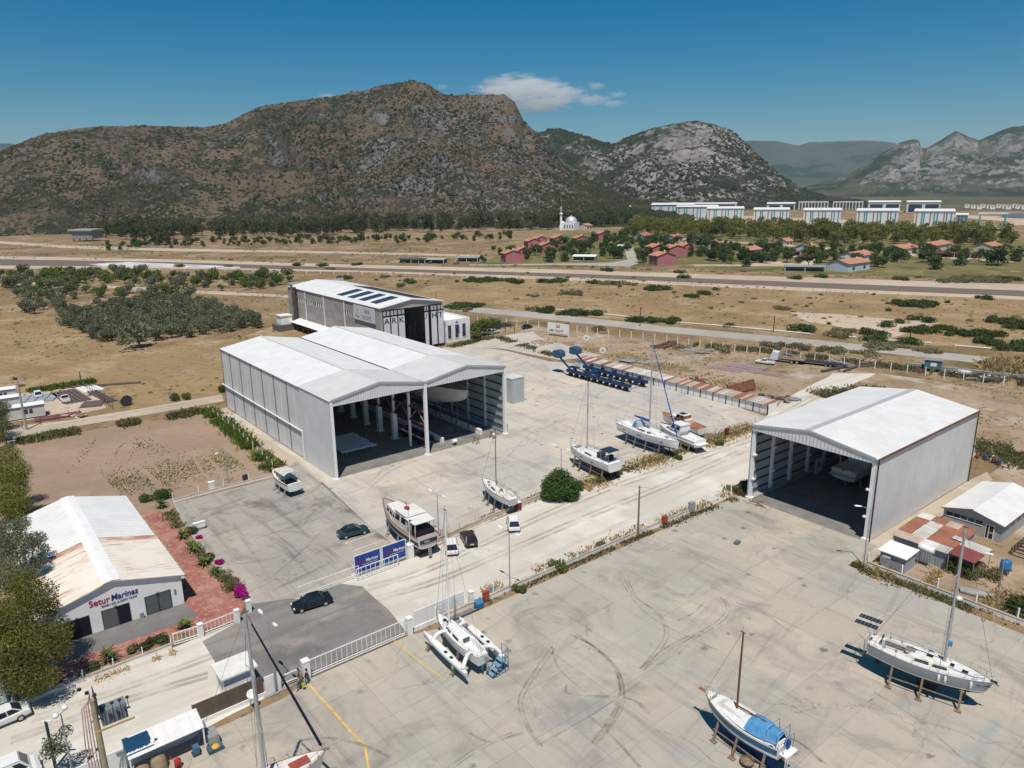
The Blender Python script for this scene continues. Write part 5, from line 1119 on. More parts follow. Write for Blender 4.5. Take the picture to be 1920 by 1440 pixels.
mx,my=to_local(g(929,910,3.2),o,rz);rig(t,h,mx,h.zd(.6)+.35,12.1,.1,plain('brown_grey_spar',(.25,.21,.19),.5),boom=(mx-.2*L,h.zd(.4)+.8,None),spreaders=1,back=False,shrouds=False)
# ---- d: white yacht with solar bimini
t,L,rz,o=boat_frame('sailing_yacht','white sailing yacht with red keel and dark solar roof over its cockpit','sailboat',(1154,872),(1069,836),3.0)
h=Hull(L,3.8,2.0,1.2,1.4,.5,.85,.3,.05);h.build(t,MAT['gel'],MAT['antifoul_red'],MAT['antifoul_red'],(.93,1.0));h.deck(t,MAT['gel'],coach(.36,.72,1.1,.4,.06,.35,.95,.45,.35));h.rail(t,MAT['steel'])
side_windows(t,h,[(.4,.56,1.2,1.08,.13,.32)]);hatch(t,h,.82,0,1.2,1.0,.12,plain('grey_dinghy',(.2,.21,.22),.6));hatch(t,h,.6,.3,.4,.4,.42)
for q in(.3,.55,.75,.88):
 for sg in(1,-1):
  p=h.pt(q,.45,sg);p2=h.pt(q+.05,.45,sg);m=MB();m.slabq(p+Vector((0,sg*.01,-.09)),p2+Vector((0,sg*.01,-.09)),p2+Vector((0,sg*.012,.09)),p+Vector((0,sg*.012,.09)),.02*sg);m.build('hull_window',MAT['glass'],t)
m=MB();m.box((.13*L,0,h.zd(.1)+2.0),(.2*L,2.4,.06));m.build('solar_roof',MAT['solar'],t);m=MB()
for x in(.05,.21):
 for y in(-1.1,1.1):m.bar((x*L,y,h.zd(.1)),(x*L,y,h.zd(.1)+2.0),.05)
m.build('roof_frame',MAT['steel'],t);m=MB();m.box((.3*L,0,h.zd(.3)+.65),(.5,1.6,.9));m.build('sprayhood',plain('dark_hood',(.06,.06,.07),.8),t);m=MB();m.box((.1*L,0,h.zd(.1)+.7),(.5,.9,.9));m.build('helm_pods',MAT['navy_cover'],t)
h.lifelines(t,(.1,.3,.5,.7,.86),.55);h.pulpit(t,.55);h.props(t,(.12,.36,.62,.8),.5);h.fin(t,.4*L,.58*L,.4*L,.55*L,.15,MAT['antifoul_red']);h.rudder(t,.06*L,MAT['antifoul_red'],.3)
mx,my=to_local(g(1102,843,3.6),o,rz);rig(t,h,mx,h.zd(.6)+.4,15.8,.12,boom=(mx-.3*L,h.zd(.4)+1.3,None),spreaders=2,back=False)
# ---- e: white yacht with blue canvas
t,L,rz,o=boat_frame('sailing_yacht','large white sailing yacht with blue sail cover, blue sprayhood and blue keel','sailboat',(1167,793),(1273,834),3.0)
h=Hull(L,4.2,2.0,1.3,1.5,.55,.8,.25,.3);h.build(t,MAT['gel'],MAT['antifoul_blue'],MAT['antifoul_blue'],(.94,1.0));h.deck(t,MAT['gel'],coach(.34,.72,1.2,.42,.06,.33,.95,.45,.4));h.rail(t,MAT['steel'])
side_windows(t,h,[(.38,.5,1.3,1.2,.14,.33),(.53,.6,1.16,1.1,.13,.3)]);hatch(t,h,.8,0,.5,.6,.1);hatch(t,h,.66,.4,.35,.45,.4)
for q in(.15,.42,.46,.78):
 for sg in(1,-1):
  p=h.pt(q,.45,sg);p2=h.pt(q+.035,.45,sg);m=MB();m.slabq(p+Vector((0,sg*.01,-.09)),p2+Vector((0,sg*.01,-.09)),p2+Vector((0,sg*.012,.09)),p+Vector((0,sg*.012,.09)),.02*sg);m.build('hull_window',MAT['glass'],t)
R=[]
for i in range(6):q=i/5;x=(.27+.12*q)*L;zt=h.zd(.3)+[.55,1.35,1.6,1.55,1.1,.5][i];R.append([Vector((x,-1.25,h.zd(.3)+.35)),Vector((x,-1.1,zt-.15)),Vector((x,0,zt)),Vector((x,1.1,zt-.15)),Vector((x,1.25,h.zd(.3)+.35))])
m=MB();m.loft(R[:4],False,False,False);m.build('sprayhood',MAT['blue_canvas'],t);m=MB();m.loft(R[3:],False,False,False);m.build('hood_window',plain('clear_vinyl',(.35,.38,.4),.3),t)
h.lifelines(t,(.12,.3,.5,.7,.86),.55);h.pulpit(t,.6);h.props(t,(.22,.38,.56,.76),.5);h.fin(t,.42*L,.6*L,.42*L,.58*L,.15,MAT['antifoul_blue'],.45);h.rudder(t,.08*L,MAT['antifoul_blue'],.5,.7)
mx,my=to_local(g(1229,804,3.6),o,rz);rig(t,h,mx,h.zd(.6)+.4,20.4,.14,boom=(mx-.22*L,h.zd(.4)+1.8,MAT['royal_canvas']),spreaders=2,furl=MAT['royal_canvas'],back=True)
# ---- motor boats
def cabin(par,h,t0,t1,wf,z0,z1,mat,slant=(.2,.25),name='cabin',roof=None,over=.1,win=True,wz=(.45,.85),npan=3):
 xa,xb=t0*h.L,t1*h.L;wa,wb=h.b(t0)*wf,h.b(t1)*wf
 lo=[Vector((xa,-wa,z0)),Vector((xb,-wb,z0)),Vector((xb,wb,z0)),Vector((xa,wa,z0))]
 hi=[Vector((xa+slant[0],-wa*.88,z1)),Vector((xb-slant[1],-wb*.85,z1)),Vector((xb-slant[1],wb*.85,z1)),Vector((xa+slant[0],wa*.88,z1))]
 m=MB();m.loft([lo,hi]);c=m.build(name,mat,par)
 if roof:
  m=MB();q=[hi[0]+Vector((-over,-over,.04)),hi[1]+Vector((over,-over,.04)),hi[2]+Vector((over,over,.04)),hi[3]+Vector((-over,over,.04))];m.slabq(*q,-.1);m.build('cabin_roof',roof,par)
 if win:
  def P(i,j,u,v):return(lo[i].lerp(lo[j],u)).lerp(hi[i].lerp(hi[j],u),v)
  for(i,j)in((0,1),(2,3)):
   for k in range(npan):
    u0,u1=(k+.14)/npan,(k+.86)/npan;q=[P(i,j,u0,wz[0]),P(i,j,u1,wz[0]),P(i,j,u1,wz[1]),P(i,j,u0,wz[1])]
    nn=(q[1]-q[0]).cross(q[3]-q[0]).normalized()*.015;m=MB();m.slabq(*[p+nn for p in q],.03);m.build('window',MAT['glass'],c)
  q=[P(1,2,.1,wz[0]),P(1,2,.9,wz[0]),P(1,2,.9,wz[1]),P(1,2,.1,wz[1])];nn=(q[1]-q[0]).cross(q[3]-q[0]).normalized()*.015;m=MB();m.slabq(*[p+nn for p in q],.03);m.build('windscreen',MAT['glass'],c)
 return c
t,L,rz,o=boat_frame('motor_trawler','black and cream wooden motor trawler with long cabin near the hoarding','motorboat',(803,1004),(717,942),3.3)
h=Hull(L*.97,4.0,1.75,1.2,2.2,.8,.8,.9,.1,.8);crm=plain('cream_topsides',(.6,.56,.5),.6,.06,dirt=(.4,.33,.26));blk=plain('black_hull_band',(.03,.035,.045),.5,.2)
n=24
for sg in(1,-1):
 m=MB();m.loft([[h.pt(i/n,q,sg)for q in(-.12,.1,.3)]for i in range(n+1)],True,False,False);m.build('bulwark',crm,t)
 m=MB();m.loft([[h.pt(i/n,q,sg)for q in(.3,.55,.82)]for i in range(n+1)],True,False,False);m.build('black_band',blk,t)
 m=MB();m.loft([[h.pt(i/n,q,sg)+Vector((0,sg*.03,0))for q in(.82,1.0)]for i in range(n+1)],True,False,False);m.build('white_band',MAT['gel'],t)
 m=MB();m.loft([[h.pt(i/n,q,sg)for q in(1,1.2,1.4,1.6,1.8,2)]for i in range(n+1)],True,False,False);m.build('bottom',MAT['antifoul_red'],t)
ring=[h.pt(0,q,1)for q in(0,.3,.6,1,1.3,1.6,1.8,2)]+[h.pt(0,q,-1)for q in(1.8,1.6,1.3,1,.6,.3,0)];m=MB();m.add(ring,[tuple(range(len(ring)))]);m.build('transom',crm,t)
m=MB();m.box((-.04,0,h.zd(0)-.45),(.06,2.6,.55));tr_=m.build('name_board',blk,t);text_mesh('lettering','GEMA',.3,MAT['white'],tr_,(-.09,.7,h.zd(0)-.55),(PI/2,0,-PI/2),0,.005)
h.deck(t,MAT['teak_grey'],lambda t_,y:-.05)
cabin(t,h,.50,.80,.78,h.zd(.6)-.1,h.zd(.6)+.95,crm,(.0,.35),'fore_cabin',MAT['deck'],.06,wz=(.3,.7),npan=3);cabin(t,h,.24,.52,.86,h.zd(.3)-.1,h.zd(.3)+1.95,crm,(.05,.3),'wheelhouse',MAT['deck'],.08,wz=(.42,.85),npan=2)
m=MB();zc=h.zd(.2)+1.9;m.slabq((.06*h.L,-1.55,zc),(.26*h.L,-1.65,zc+.05),(.26*h.L,1.65,zc+.05),(.06*h.L,1.55,zc),.1);m.build('aft_awning',MAT['deck'],t)
m=MB()
for x in(.07,.16):
 for y in(-1.45,1.45):m.bar((x*h.L,y,h.zd(.1)),(x*h.L,y,zc),.1)
m.build('awning_posts',crm,t);m=MB();m.box((.15*h.L,0,h.zd(.1)+.35),(.17*h.L,2.9,.7));m.build('painted_cockpit_shade',MAT['ink'],t)  # black box painted in for the shade under the aft awning
h.rail(t,MAT['teak'],.05,.18);m=MB()
for sg in(1,-1):
 P=[Vector((q*h.L,sg*h.b(q)*.97,h.zd(q)+.9))for q in(.6,.7,.8,.9,.98)];m.tube(P,.025,5)
 for p in P:m.bar(p,p-Vector((0,0,.75)),.03)
m.build('guard_rail',MAT['steel'],t);m=MB();m.lathe([(.3,0),(.34,.15),(.1,.2)],12,(.78*h.L,0,h.zd(.8)+.05));m.build('tyre_fender',MAT['black'],t)
h.props(t,(.15,.42,.72),.5,MAT['steel'],rail=False);m=MB();m.span(.12*h.L,.8*h.L,-.15,.15,.2,h.zw-h.dh+.15);m.build('keel',MAT['antifoul_red'],t)
m=MB()
for y in(-.2,.2):m.bar((-.35,y,.1),(-.2,y,2.3),.05)
for k in range(6):m.box((-.32+k*.02,0,.4+k*.3),(.12,.4,.04))
m.build('stern_ladder',MAT['alu'],t);m=MB();m.box((.42*h.L,.2,h.zd(.4)+2.2),(.5,.5,.3));m.bar((.42*h.L,.2,h.zd(.4)+2.1),(.42*h.L,.2,h.zd(.4)+3.0),.06);m.build('radar_mount',MAT['red'],t)
t,L,rz,o=boat_frame('cabin_cruiser','small cream cabin cruiser with maroon trim by the ploughed field wall','motorboat',(553,908),(510,881),2.2)
h=Hull(L*.95,2.9,1.2,1.0,1.3,.5,.88,.7,.0,.8);h.build(t,MAT['gel'],MAT['gel'],MAT['antifoul_black'],(.95,1.0));h.deck(t,MAT['deck'],lambda a_,y:-.45*(sst(.06,.08,a_)*(1-sst(.44,.46,a_))*(1-sst(1.05,1.15,abs(y)))))
maroon=plain('maroon_trim',(.1,.025,.02),.5);h.rail(t,maroon,.07,.0);cabin(t,h,.44,.84,.8,h.zd(.6)-.05,h.zd(.6)+.75,MAT['gel'],(0,.8),'cabin',MAT['deck'],.05,npan=3,wz=(.3,.7));cabin(t,h,.44,.6,.78,h.zd(.5)+.6,h.zd(.5)+1.35,MAT['gel'],(0,.45),'wheelhouse',None,npan=1,wz=(.25,.85))
R=[[Vector((x*h.L,-1.3,h.zd(.2)+1.35)),Vector((x*h.L,-.7,h.zd(.2)+1.72)),Vector((x*h.L,.7,h.zd(.2)+1.72)),Vector((x*h.L,1.3,h.zd(.2)+1.35))]for x in(.12,.25,.4,.52)];m=MB();m.loft(R,False,False,False);m.build('canopy',plain('pale_canopy',(.5,.49,.45),.8),t)
m=MB()
for x in(.12,.3,.5):
 for y in(-1.25,1.25):m.bar((x*h.L,y,h.zd(.2)),(x*h.L,y,h.zd(.2)+1.4),.04)
m.build('canopy_frame',MAT['steel'],t);m=MB();m.box((.25*h.L,0,h.zd(.2)-.32),(.36*h.L,2.1,.08));m.build('cockpit_floor',MAT['ink'],t)
m=MB();m.tube([(.5*h.L,1.1,h.zd(.6)+.8),(.7*h.L,.9,h.zd(.6)+1.1),(.9*h.L,.4,h.zd(.8)+.7),(h.L,0,h.zd(1)+.6),(.9*h.L,-.4,h.zd(.8)+.7),(.7*h.L,-.9,h.zd(.6)+1.1)],.03,5);m.build('bow_rail',MAT['red'],t);h.props(t,(.15,.4,.62),.45,MAT['steel'],rail=False);m=MB();m.span(.15*h.L,.75*h.L,-.1,.1,.15,.75);m.build('keel',MAT['antifoul_black'],t)
t,L,rz,o=boat_frame('motor_yacht','white and grey motor yacht tucked behind the big blue trimmed sailing yacht','motorboat',(1313,828),(1234,796),2.2)
h=Hull(L*.97,3.3,1.2,1.1,1.4,.55,.9,.6,0,.85);h.build(t,MAT['gel'],MAT['hull_grey'],MAT['hull_grey'],(.55,1.0));h.deck(t,MAT['gel'],lambda a_,y:-.4*(sst(.1,.12,a_)*(1-sst(.4,.42,a_))*(1-sst(1.2,1.3,abs(y)))));cabin(t,h,.4,.82,.82,h.zd(.6)-.05,h.zd(.6)+.7,MAT['gel'],(0,1.4),'cabin',None,npan=2,wz=(.35,.8));cabin(t,h,.36,.64,.8,h.zd(.5)+.6,h.zd(.5)+1.7,MAT['gel'],(0,.8),'wheelhouse',MAT['gel'],.12,npan=2,wz=(.2,.8))
for k in range(3):m=MB();m.box(((.42+k*.07)*h.L,0,h.zd(.5)+1.8),(.6,1.2,.05));m.build('roof_panel',MAT['solar'],t)
h.rail(t,MAT['steel'],.03,.45);m=MB();m.box((-.45,0,h.zd(0)-.55),(.9,2.6,.1));m.build('bathing_platform',MAT['gel'],t);h.props(t,(.12,.3,.55),.4,rail=True);m=MB();m.span(.1*h.L,.7*h.L,-.2,.2,.1,.7);m.build('keel_block',MAT['wood'],t)
t,L,rz,o=boat_frame('wooden_motorboat','white wooden motorboat with varnished teak deck farthest in the row','motorboat',(1317,804),(1239,776),2.2)
h=Hull(L*.97,3.0,1.2,1.05,1.5,.55,.8,.7,0,.8);h.build(t,MAT['gel'],MAT['hull_grey'],MAT['hull_grey'],(.8,1.0));h.deck(t,MAT['teak'],lambda a_,y:0.0);h.rail(t,MAT['teak'],.06,.03);cabin(t,h,.3,.78,.72,h.zd(.5)-.03,h.zd(.5)+.5,MAT['gel'],(0,.5),'coachroof',MAT['deck'],.04,npan=4,wz=(.25,.75));cabin(t,h,.36,.58,.7,h.zd(.5)+.5,h.zd(.5)+1.35,MAT['teak'],(0,.4),'wheelhouse',MAT['deck'],.12,npan=2,wz=(.2,.85));m=MB();m.box((.47*h.L,0,h.zd(.5)+1.5),(1.4,1.4,.05));m.build('roof_panel',MAT['solar'],t);h.props(t,(.2,.45,.7),.4,rail=False);m=MB();m.span(.1*h.L,.75*h.L,-.12,.12,.1,.75);m.build('keel',MAT['hull_grey'],t)
lad=thing('scrap_timber','stack of brown planks lying behind the motor yacht','timber',g(1325,822,.08),rad(30))
for k in range(5):m=MB();m.box((0,k*.45,.12+.02*k),(5.5-k*.3,.35,.14));m.build('plank',MAT['wood'],lad)
t=thing('motor_cruiser','cream motor cruiser parked stern outwards in the shade of the single hangar','motorboat',S(15.5,11.8,.08),SA)
h=Hull(13,4.4,1.6,1.3,1.8,.7,.95,.8,0,.85);h.build(t,MAT['gel'],MAT['gel'],MAT['antifoul_black'],(.95,1.0));h.deck(t,MAT['gel'],lambda a_,y:-.4*(sst(.1,.12,a_)*(1-sst(.36,.38,a_))*(1-sst(1.6,1.7,abs(y)))));cabin(t,h,.36,.8,.85,h.zd(.6)-.05,h.zd(.6)+1.2,MAT['gel'],(0,1.8),'cabin',MAT['gel'],.1,npan=2);m=MB();m.box((-.5,0,h.zd(0)-.7),(1.2,4.0,.12));m.build('bathing_platform',MAT['deck'],t);m=MB();m.tube([(2.6,-2,h.zd(.2)),(2.2,-1.9,h.zd(.2)+2.2),(2.2,1.9,h.zd(.2)+2.2),(2.6,2,h.zd(.2))],.12,6);m.build('radar_arch',MAT['gel'],t)
for y in(-1.1,1.1):m=MB();m.box((-.06,y,h.zd(0)-.25),(.1,1.7,.9));m.build('locker_door',MAT['deck'],t)
h.props(t,(.15,.4,.65),.4,MAT['steel'],rail=False);m=MB();m.span(1,9,-.25,.25,.05,.95);m.build('keel_block',MAT['wood'],t)
bowp=g(611,1406,3.5);mtop=18.2;mt=S(-81.4,7.6)
t=thing('sailing_yacht','white yacht at the bottom edge with tall grey mast and navy furled sail','sailboat',(0,0,.06),0)
dx,dy=mt.x-bowp.x,mt.y-bowp.y;rz=math.atan2(-dy,-dx);J=math.hypot(dx,dy);L=J/.4
t.rotation_euler=(0,0,rz);t.location=(bowp.x-math.cos(rz)*L,bowp.y-math.sin(rz)*L,.06)
h=Hull(L,3.5,2.1,1.15,1.35,.6,.65,.8,.3);h.build(t,MAT['gel'],MAT['gel'],MAT['antifoul_red'],(.9,1.0));h.deck(t,MAT['deck'],coach(.34,.72,1.0,.4,.08,.33,.7,.4,.4));h.rail(t,MAT['teak']);h.pulpit(t);h.lifelines(t,(.14,.3,.5,.7,.86))
hatch(t,h,.82,0,.9,1.6,.1,plain('red_deck_pad',(.3,.06,.05),.8));rig(t,h,L-J,h.zd(.55)+.35,mtop,.16,spreaders=2,furl=MAT['navy_cover'],boom=(L*.3,h.zd(.4)+1.2,None));h.props(t,(.2,.5,.78),.5);h.fin(t,.42*L,.6*L,.42*L,.56*L,.15,MAT['antifoul_red']);h.rudder(t,.06*L,MAT['antifoul_red'])
m=MB();m.box((L+.05,0,h.zd(1)+.06),(.5,.22,.12));m.build('anchor_roller',MAT['wood'],t)
# == vehicles
def wheel(par,x,y,r=.32,w=.2):
 m=MB();m.cyl((x,y-w/2,r),(x,y+w/2,r),r,14);t_=m.build('wheel',MAT['black'],par)
 s=1 if y>0 else-1;m=MB();m.cyl((x,y+s*w/2,r),(x,y+s*(w/2+.012),r),r*.62,10);m.build('rim',MAT['alu'],t_)
def car(name,label,rear,front,paint,kind='sedan',L=4.5,W=1.8,group=None,glass=None):
 a,b=g(*rear),g(*front);c=(a+b)/2;rz=math.atan2(b.y-a.y,b.x-a.x);t=thing(name,label,{'pickup':'pickup','van':'van'}.get(kind,'car'),(c.x,c.y,.07),rz,group)
 w=W/2;hl=L/2
 P={'sedan':dict(belt=.92,roof=1.45,xs=[-hl,-hl+.12,-hl*.62,-hl*.1,hl*.32,hl*.8,hl-.1,hl],zt=[.72,.95,.99,.93,.92,.8,.68,.5],g0=(-hl*.78,-hl*.38),g1=(hl*.12,hl*.5)),'hatch':dict(belt=.98,roof=1.55,xs=[-hl,-hl+.1,-hl*.6,-hl*.1,hl*.4,hl*.82,hl-.1,hl],zt=[.8,.98,1.0,.98,.96,.84,.72,.5],g0=(-hl*.97,-hl*.72),g1=(hl*.14,hl*.52)),'pickup':dict(belt=.95,roof=1.5,xs=[-hl,-hl+.05,-hl*.5,-hl*.1,hl*.35,hl*.85,hl-.1,hl],zt=[.85,.88,.88,.93,.93,.85,.75,.5],g0=(-hl*.16,-hl*.06),g1=(hl*.16,hl*.42)),'van':dict(belt=1.15,roof=2.1,xs=[-hl,-hl+.05,-hl*.5,0,hl*.5,hl*.85,hl-.08,hl],zt=[1.15,1.18,1.18,1.16,1.14,1.0,.8,.5],g0=(-hl*.99,-hl*.96),g1=(hl*.42,hl*.72))}[kind]
 R=[]
 for x,z in zip(P['xs'],P['zt']):
  e=abs(x)/hl;ww=w*(1-.1*max(0,(e-.75)/.25)**2);zb=.28+.1*max(0,(e-.8)/.2)
  R.append([Vector((x,-ww*.93,zb)),Vector((x,-ww,zb+.14)),Vector((x,-ww,z-.12)),Vector((x,-ww*.9,z)),Vector((x,ww*.9,z)),Vector((x,ww,z-.12)),Vector((x,ww,zb+.14)),Vector((x,ww*.93,zb))])
 m=MB();m.loft(R,False);body=m.build('body',paint,t)
 zb,zr=P['belt']-.03,P['roof'];(b0,r0),(r1,b1)=P['g0'],P['g1'];wb,wr=w*.9,w*.7
 lo=[Vector((b0,-wb,zb)),Vector((b1,-wb,zb)),Vector((b1,wb,zb)),Vector((b0,wb,zb))];hi=[Vector((r0,-wr,zr)),Vector((r1,-wr,zr)),Vector((r1,wr,zr)),Vector((r0,wr,zr))]
 solid=kind=='van'
 m=MB();m.loft([lo,hi]);cab=m.build('greenhouse',paint if solid else(glass or MAT['glass']),t)
 m=MB();q=[hi[0]+Vector((-.03,-.05,.0)),hi[1]+Vector((.03,-.05,0)),hi[2]+Vector((.03,.05,0)),hi[3]+Vector((-.03,.05,0))];m.loft([q,[p*1.0+Vector((0,0,.05))for p in hi]]);m.build('roof',paint,t)
 m=MB()
 for i,j in((0,0),(1,1),(2,2),(3,3)):m.bar(lo[i],hi[j],.07)
 for f in((.45,)if kind!='hatch' else(.36,.66)):
  for i,j in((0,1),(3,2)):m.bar(lo[i].lerp(lo[j],f),hi[i].lerp(hi[j],f),.07,.05)
 m.build('pillars',paint,cab)
 if solid:
  q=[lo[1].lerp(hi[1],.2),lo[2].lerp(hi[2],.2),lo[2].lerp(hi[2],.85),lo[1].lerp(hi[1],.85)];m=MB();m.slabq(*[p+Vector((.02,0,.01))for p in q],.03);m.build('windscreen',MAT['glass'],cab)
  for i,j in((0,1),(3,2)):
   P_=lambda u,v:(lo[i].lerp(lo[j],u)).lerp(hi[i].lerp(hi[j],u),v);s=-1 if i==0 else 1;m=MB();m.slabq(*[p+Vector((0,s*.015,0))for p in(P_(.8,.15),P_(.97,.15),P_(.95,.75),P_(.8,.75))],.02*s);m.build('side_window',MAT['glass'],cab)
 for sx,mt,nm in((1,MAT['white'],'headlight'),(-1,MAT['red'],'tail_light')):
  for y in(-w*.72,w*.72):m=MB();m.box((sx*(hl-.09),y,.66),(.14,.34,.13));m.build(nm,mt,t)
 m=MB();m.box((-hl+.02,0,.6),(.07,.5,.11));m.build('number_plate',MAT['white'],t)
 for y in(-w-.08,w+.08):m=MB();m.box((b1-.25,y,zb+.1),(.12,.18,.12));m.build('mirror',paint,t)
 for x in(-hl*.6,hl*.62):
  for y in(-w+.08,w-.08):wheel(t,x,y)
 if kind=='pickup':m=MB();m.span(-hl+.08,-hl*.2,-w*.8,w*.8,.9,.93);m.build('load_bed',plain('bed_grey',(.35,.35,.35),.7),t)
 return t
car('parked_car','dark teal saloon car parked on the marina yard by the white bay lines',(637,1010),(688,997),car_paint('teal_paint',(.012,.045,.055)),'sedan',4.5)
car('parked_car','black saloon car standing on the grey crossing between the gates',(617,1128),(553,1147),car_paint('black_paint',(.008,.01,.014)),'sedan',4.7)
car('parked_car','white hatchback parked beside the brown car on the gravel road',(848,1044),(845,1019),car_paint('white_paint_car',(.72,.72,.73)),'hatch',4.2)
car('parked_car','brown and black hatchback parked by the yellowish low wall',(886,1030),(872,1003),car_paint('brown_paint',(.05,.022,.018)),'hatch',4.3)
car('parked_car','white estate car standing alone on the gravel road near the red cabinet',(965,1001),(960,975),car_paint('white_paint_car2',(.74,.74,.75)),'hatch',4.4)
car('old_saloon','old white saloon car cut by the left picture edge on the dirt road',(42,1342),(-32,1372),car_paint('old_white',(.66,.66,.65),.4),'sedan',4.5)
car('white_van','white van at the bottom left corner of the dirt road',(-35,1490),(62,1448),car_paint('van_white',(.7,.7,.7),.4),'van',5.0,1.95)
car('pickup_truck','small white pickup on the pale ground of the cabin compound',(130,762),(116,744),car_paint('pickup_white',(.68,.66,.6),.4),'pickup',4.8)
car('parked_car','white car with dark windscreen parked behind the portable cabins',(75,751),(68,738),car_paint('white_paint_car3',(.7,.71,.72)),'hatch',4.2)
car('parked_car','dark blue car parked at the far end of the factory forecourt',(979,618),(998,614),car_paint('dkblue_paint',(.01,.016,.03)),'sedan',4.5)
car('parked_car','white car parked under the pergola beside the white office block',(918,627),(934,624),car_paint('white_paint_car4',(.7,.7,.7)),'hatch',4.3)
car('pickup_truck','white pickup truck standing in front of the crane lorry',(1447,684),(1422,681),car_paint('pickup_white2',(.66,.66,.63),.4),'pickup',5.2,1.9)
p=g(122,1290);t=thing('motor_scooter','black and silver scooter parked against the office wall in tree shade','scooter',(p.x,p.y,.02),SA+.1)
for x in(-.62,.62):m=MB();m.cyl((x,-.06,.26),(x,.06,.26),.26,12);m.build('wheel',MAT['black'],t)
m=MB();m.loft([[Vector((x,-wd,z0)),Vector((x,wd,z0)),Vector((x,wd*.8,z1)),Vector((x,-wd*.8,z1))]for x,wd,z0,z1 in((-.85,.08,.5,.7),(-.5,.17,.35,.82),(-.1,.16,.28,.75),(.1,.14,.25,.34),(.35,.15,.25,.38),(.48,.1,.4,.95))]);m.build('body',plain('scooter_silver',(.3,.31,.32),.35),t)
m=MB();m.loft([[Vector((x,-.14,z)),Vector((x,.14,z)),Vector((x,.11,z+.1)),Vector((x,-.11,z+.1))]for x,z in((-.8,.74),(-.4,.82),(-.05,.76))]);m.build('saddle',MAT['black'],t);m=MB();m.bar((.62,0,.3),(.42,0,1.0),.06);m.bar((.42,-.32,1.03),(.42,.32,1.03),.04);m.build('handlebar',MAT['dark'],t)
def lorry():
 a=g(1446,676);t=thing('crane_lorry','white cab flatbed lorry with folded crane among the works scrap','lorry',(a.x,a.y,.02),rad(-35))
 m=MB();m.loft([[Vector((x,-1.2,.6)),Vector((x,1.2,.6)),Vector((x,1.15,z)),Vector((x,-1.15,z))]for x,z in((-2.0,2.7),(-.5,2.9),(0.0,1.9),(.1,1.2))]);c=m.build('cab',car_paint('lorry_white',(.68,.68,.68),.4),t);c.rotation_euler=(0,0,PI)
 m=MB();m.slabq((.0+.3,-1.0,1.75),(.3,1.0,1.75),(.52,1.0,2.75),(.52,-1.0,2.75),.03);m.build('windscreen',MAT['glass'],c)
 m=MB();m.span(2.2,9,-1.2,1.2,1.05,1.25);m.build('flatbed',MAT['wood'],t);m=MB();m.span(.2,9,-.4,.4,.6,1.0);m.build('chassis',MAT['dark'],t)
 for x in(.9,5.8,7.2):
  for y in(-1.0,1.0):wheel(t,x,y,.5,.35)
 m=MB();m.box((2.6,0,1.9),(.6,.7,1.6));m.bar((2.6,0,2.7),(6.5,.1,2.1),.3);m.bar((6.5,.1,2.1),(3.4,.3,1.9),.22);m.build('crane_arm',plain('crane_grey',(.25,.27,.3),.5),t)
 b=g(1496,680);t=thing('low_trailer','long black low loader trailer behind the crane lorry','trailer',(b.x,b.y,.02),rad(-33))
 m=MB();m.span(0,11,-1.3,1.3,.75,1.0);m.build('deck',plain('tarred_deck',(.035,.035,.04),.7),t);m=MB();m.bar((9.5,0,.95),(12.5,0,.5),2.3,.15);m.build('tail_ramp',MAT['dark'],t)
 for x in(7.5,8.6):
  for y in(-1.0,1.0):wheel(t,x,y,.42,.35)
lorry()
def transporter():
 a=S(35.3,95.5);t=thing('boat_transporter','navy blue self-propelled boat transporter with two raised cabs beside the long sheds','boat transporter',(a.x,a.y,.07),SA-PI/2)
 for s,y in((-1,-3.0),(1,3.0)):
  m=MB();m.span(0,22,y-.55,y+.55,1.05,1.75);bm_=m.build('side_beam',MAT['navy'],t)
  for k in range(5):m=MB();m.span(2.5+k*4.2,3.1+k*4.2,y-.4,y+.4,1.75,2.5);m.build('support_pad',MAT['navy'],bm_)
  for k in range(10):
   x=1.2+k*2.15;m=MB();m.cyl((x,y-.45,.5),(x,y-.1,.5),.5,12);m.cyl((x,y+.1,.5),(x,y+.45,.5),.5,12);w_=m.build('wheel_pair',MAT['black'],bm_)
  m=MB();m.loft([[Vector((1.2,y-.35,1.7)),Vector((1.2,y+.35,1.7)),Vector((.6,y+.35,2.0)),Vector((.6,y-.35,2.0))],[Vector((-2.8,y-.3,4.3)),Vector((-2.8,y+.3,4.3)),Vector((-3.4,y+.3,4.5)),Vector((-3.4,y-.3,4.5))]]);arm=m.build('cab_arm',MAT['navy'],t)
  m=MB();m.loft([[Vector((x,y-1.1*k2,z0)),Vector((x,y+1.1*k2,z0)),Vector((x,y+1.0*k2,z1)),Vector((x,y-1.0*k2,z1))]for x,k2,z0,z1 in((-5.0,.8,4.5,5.9),(-4.2,1,4.3,6.2),(-2.5,1,4.3,6.2),(-1.8,.8,4.7,5.7))]);m.build('cab',plain('cab_blue',(.035,.085,.15),.35,.05),t)
 m=MB();m.bar((20.5,-2.6,1.2),(20.5,2.6,1.2),.25);m.build('rear_crossbar',MAT['navy'],t);m=MB();m.span(5,7,-2.6,2.6,1.3,1.6);m.build('cross_beam',MAT['navy'],t);m=MB();m.tube([(20,-3,1.9),(20.8,-2.6,2.2),(21.5,-3,1.9)],.08,5);m.build('yellow_hose',MAT['yellow'],t)
transporter()
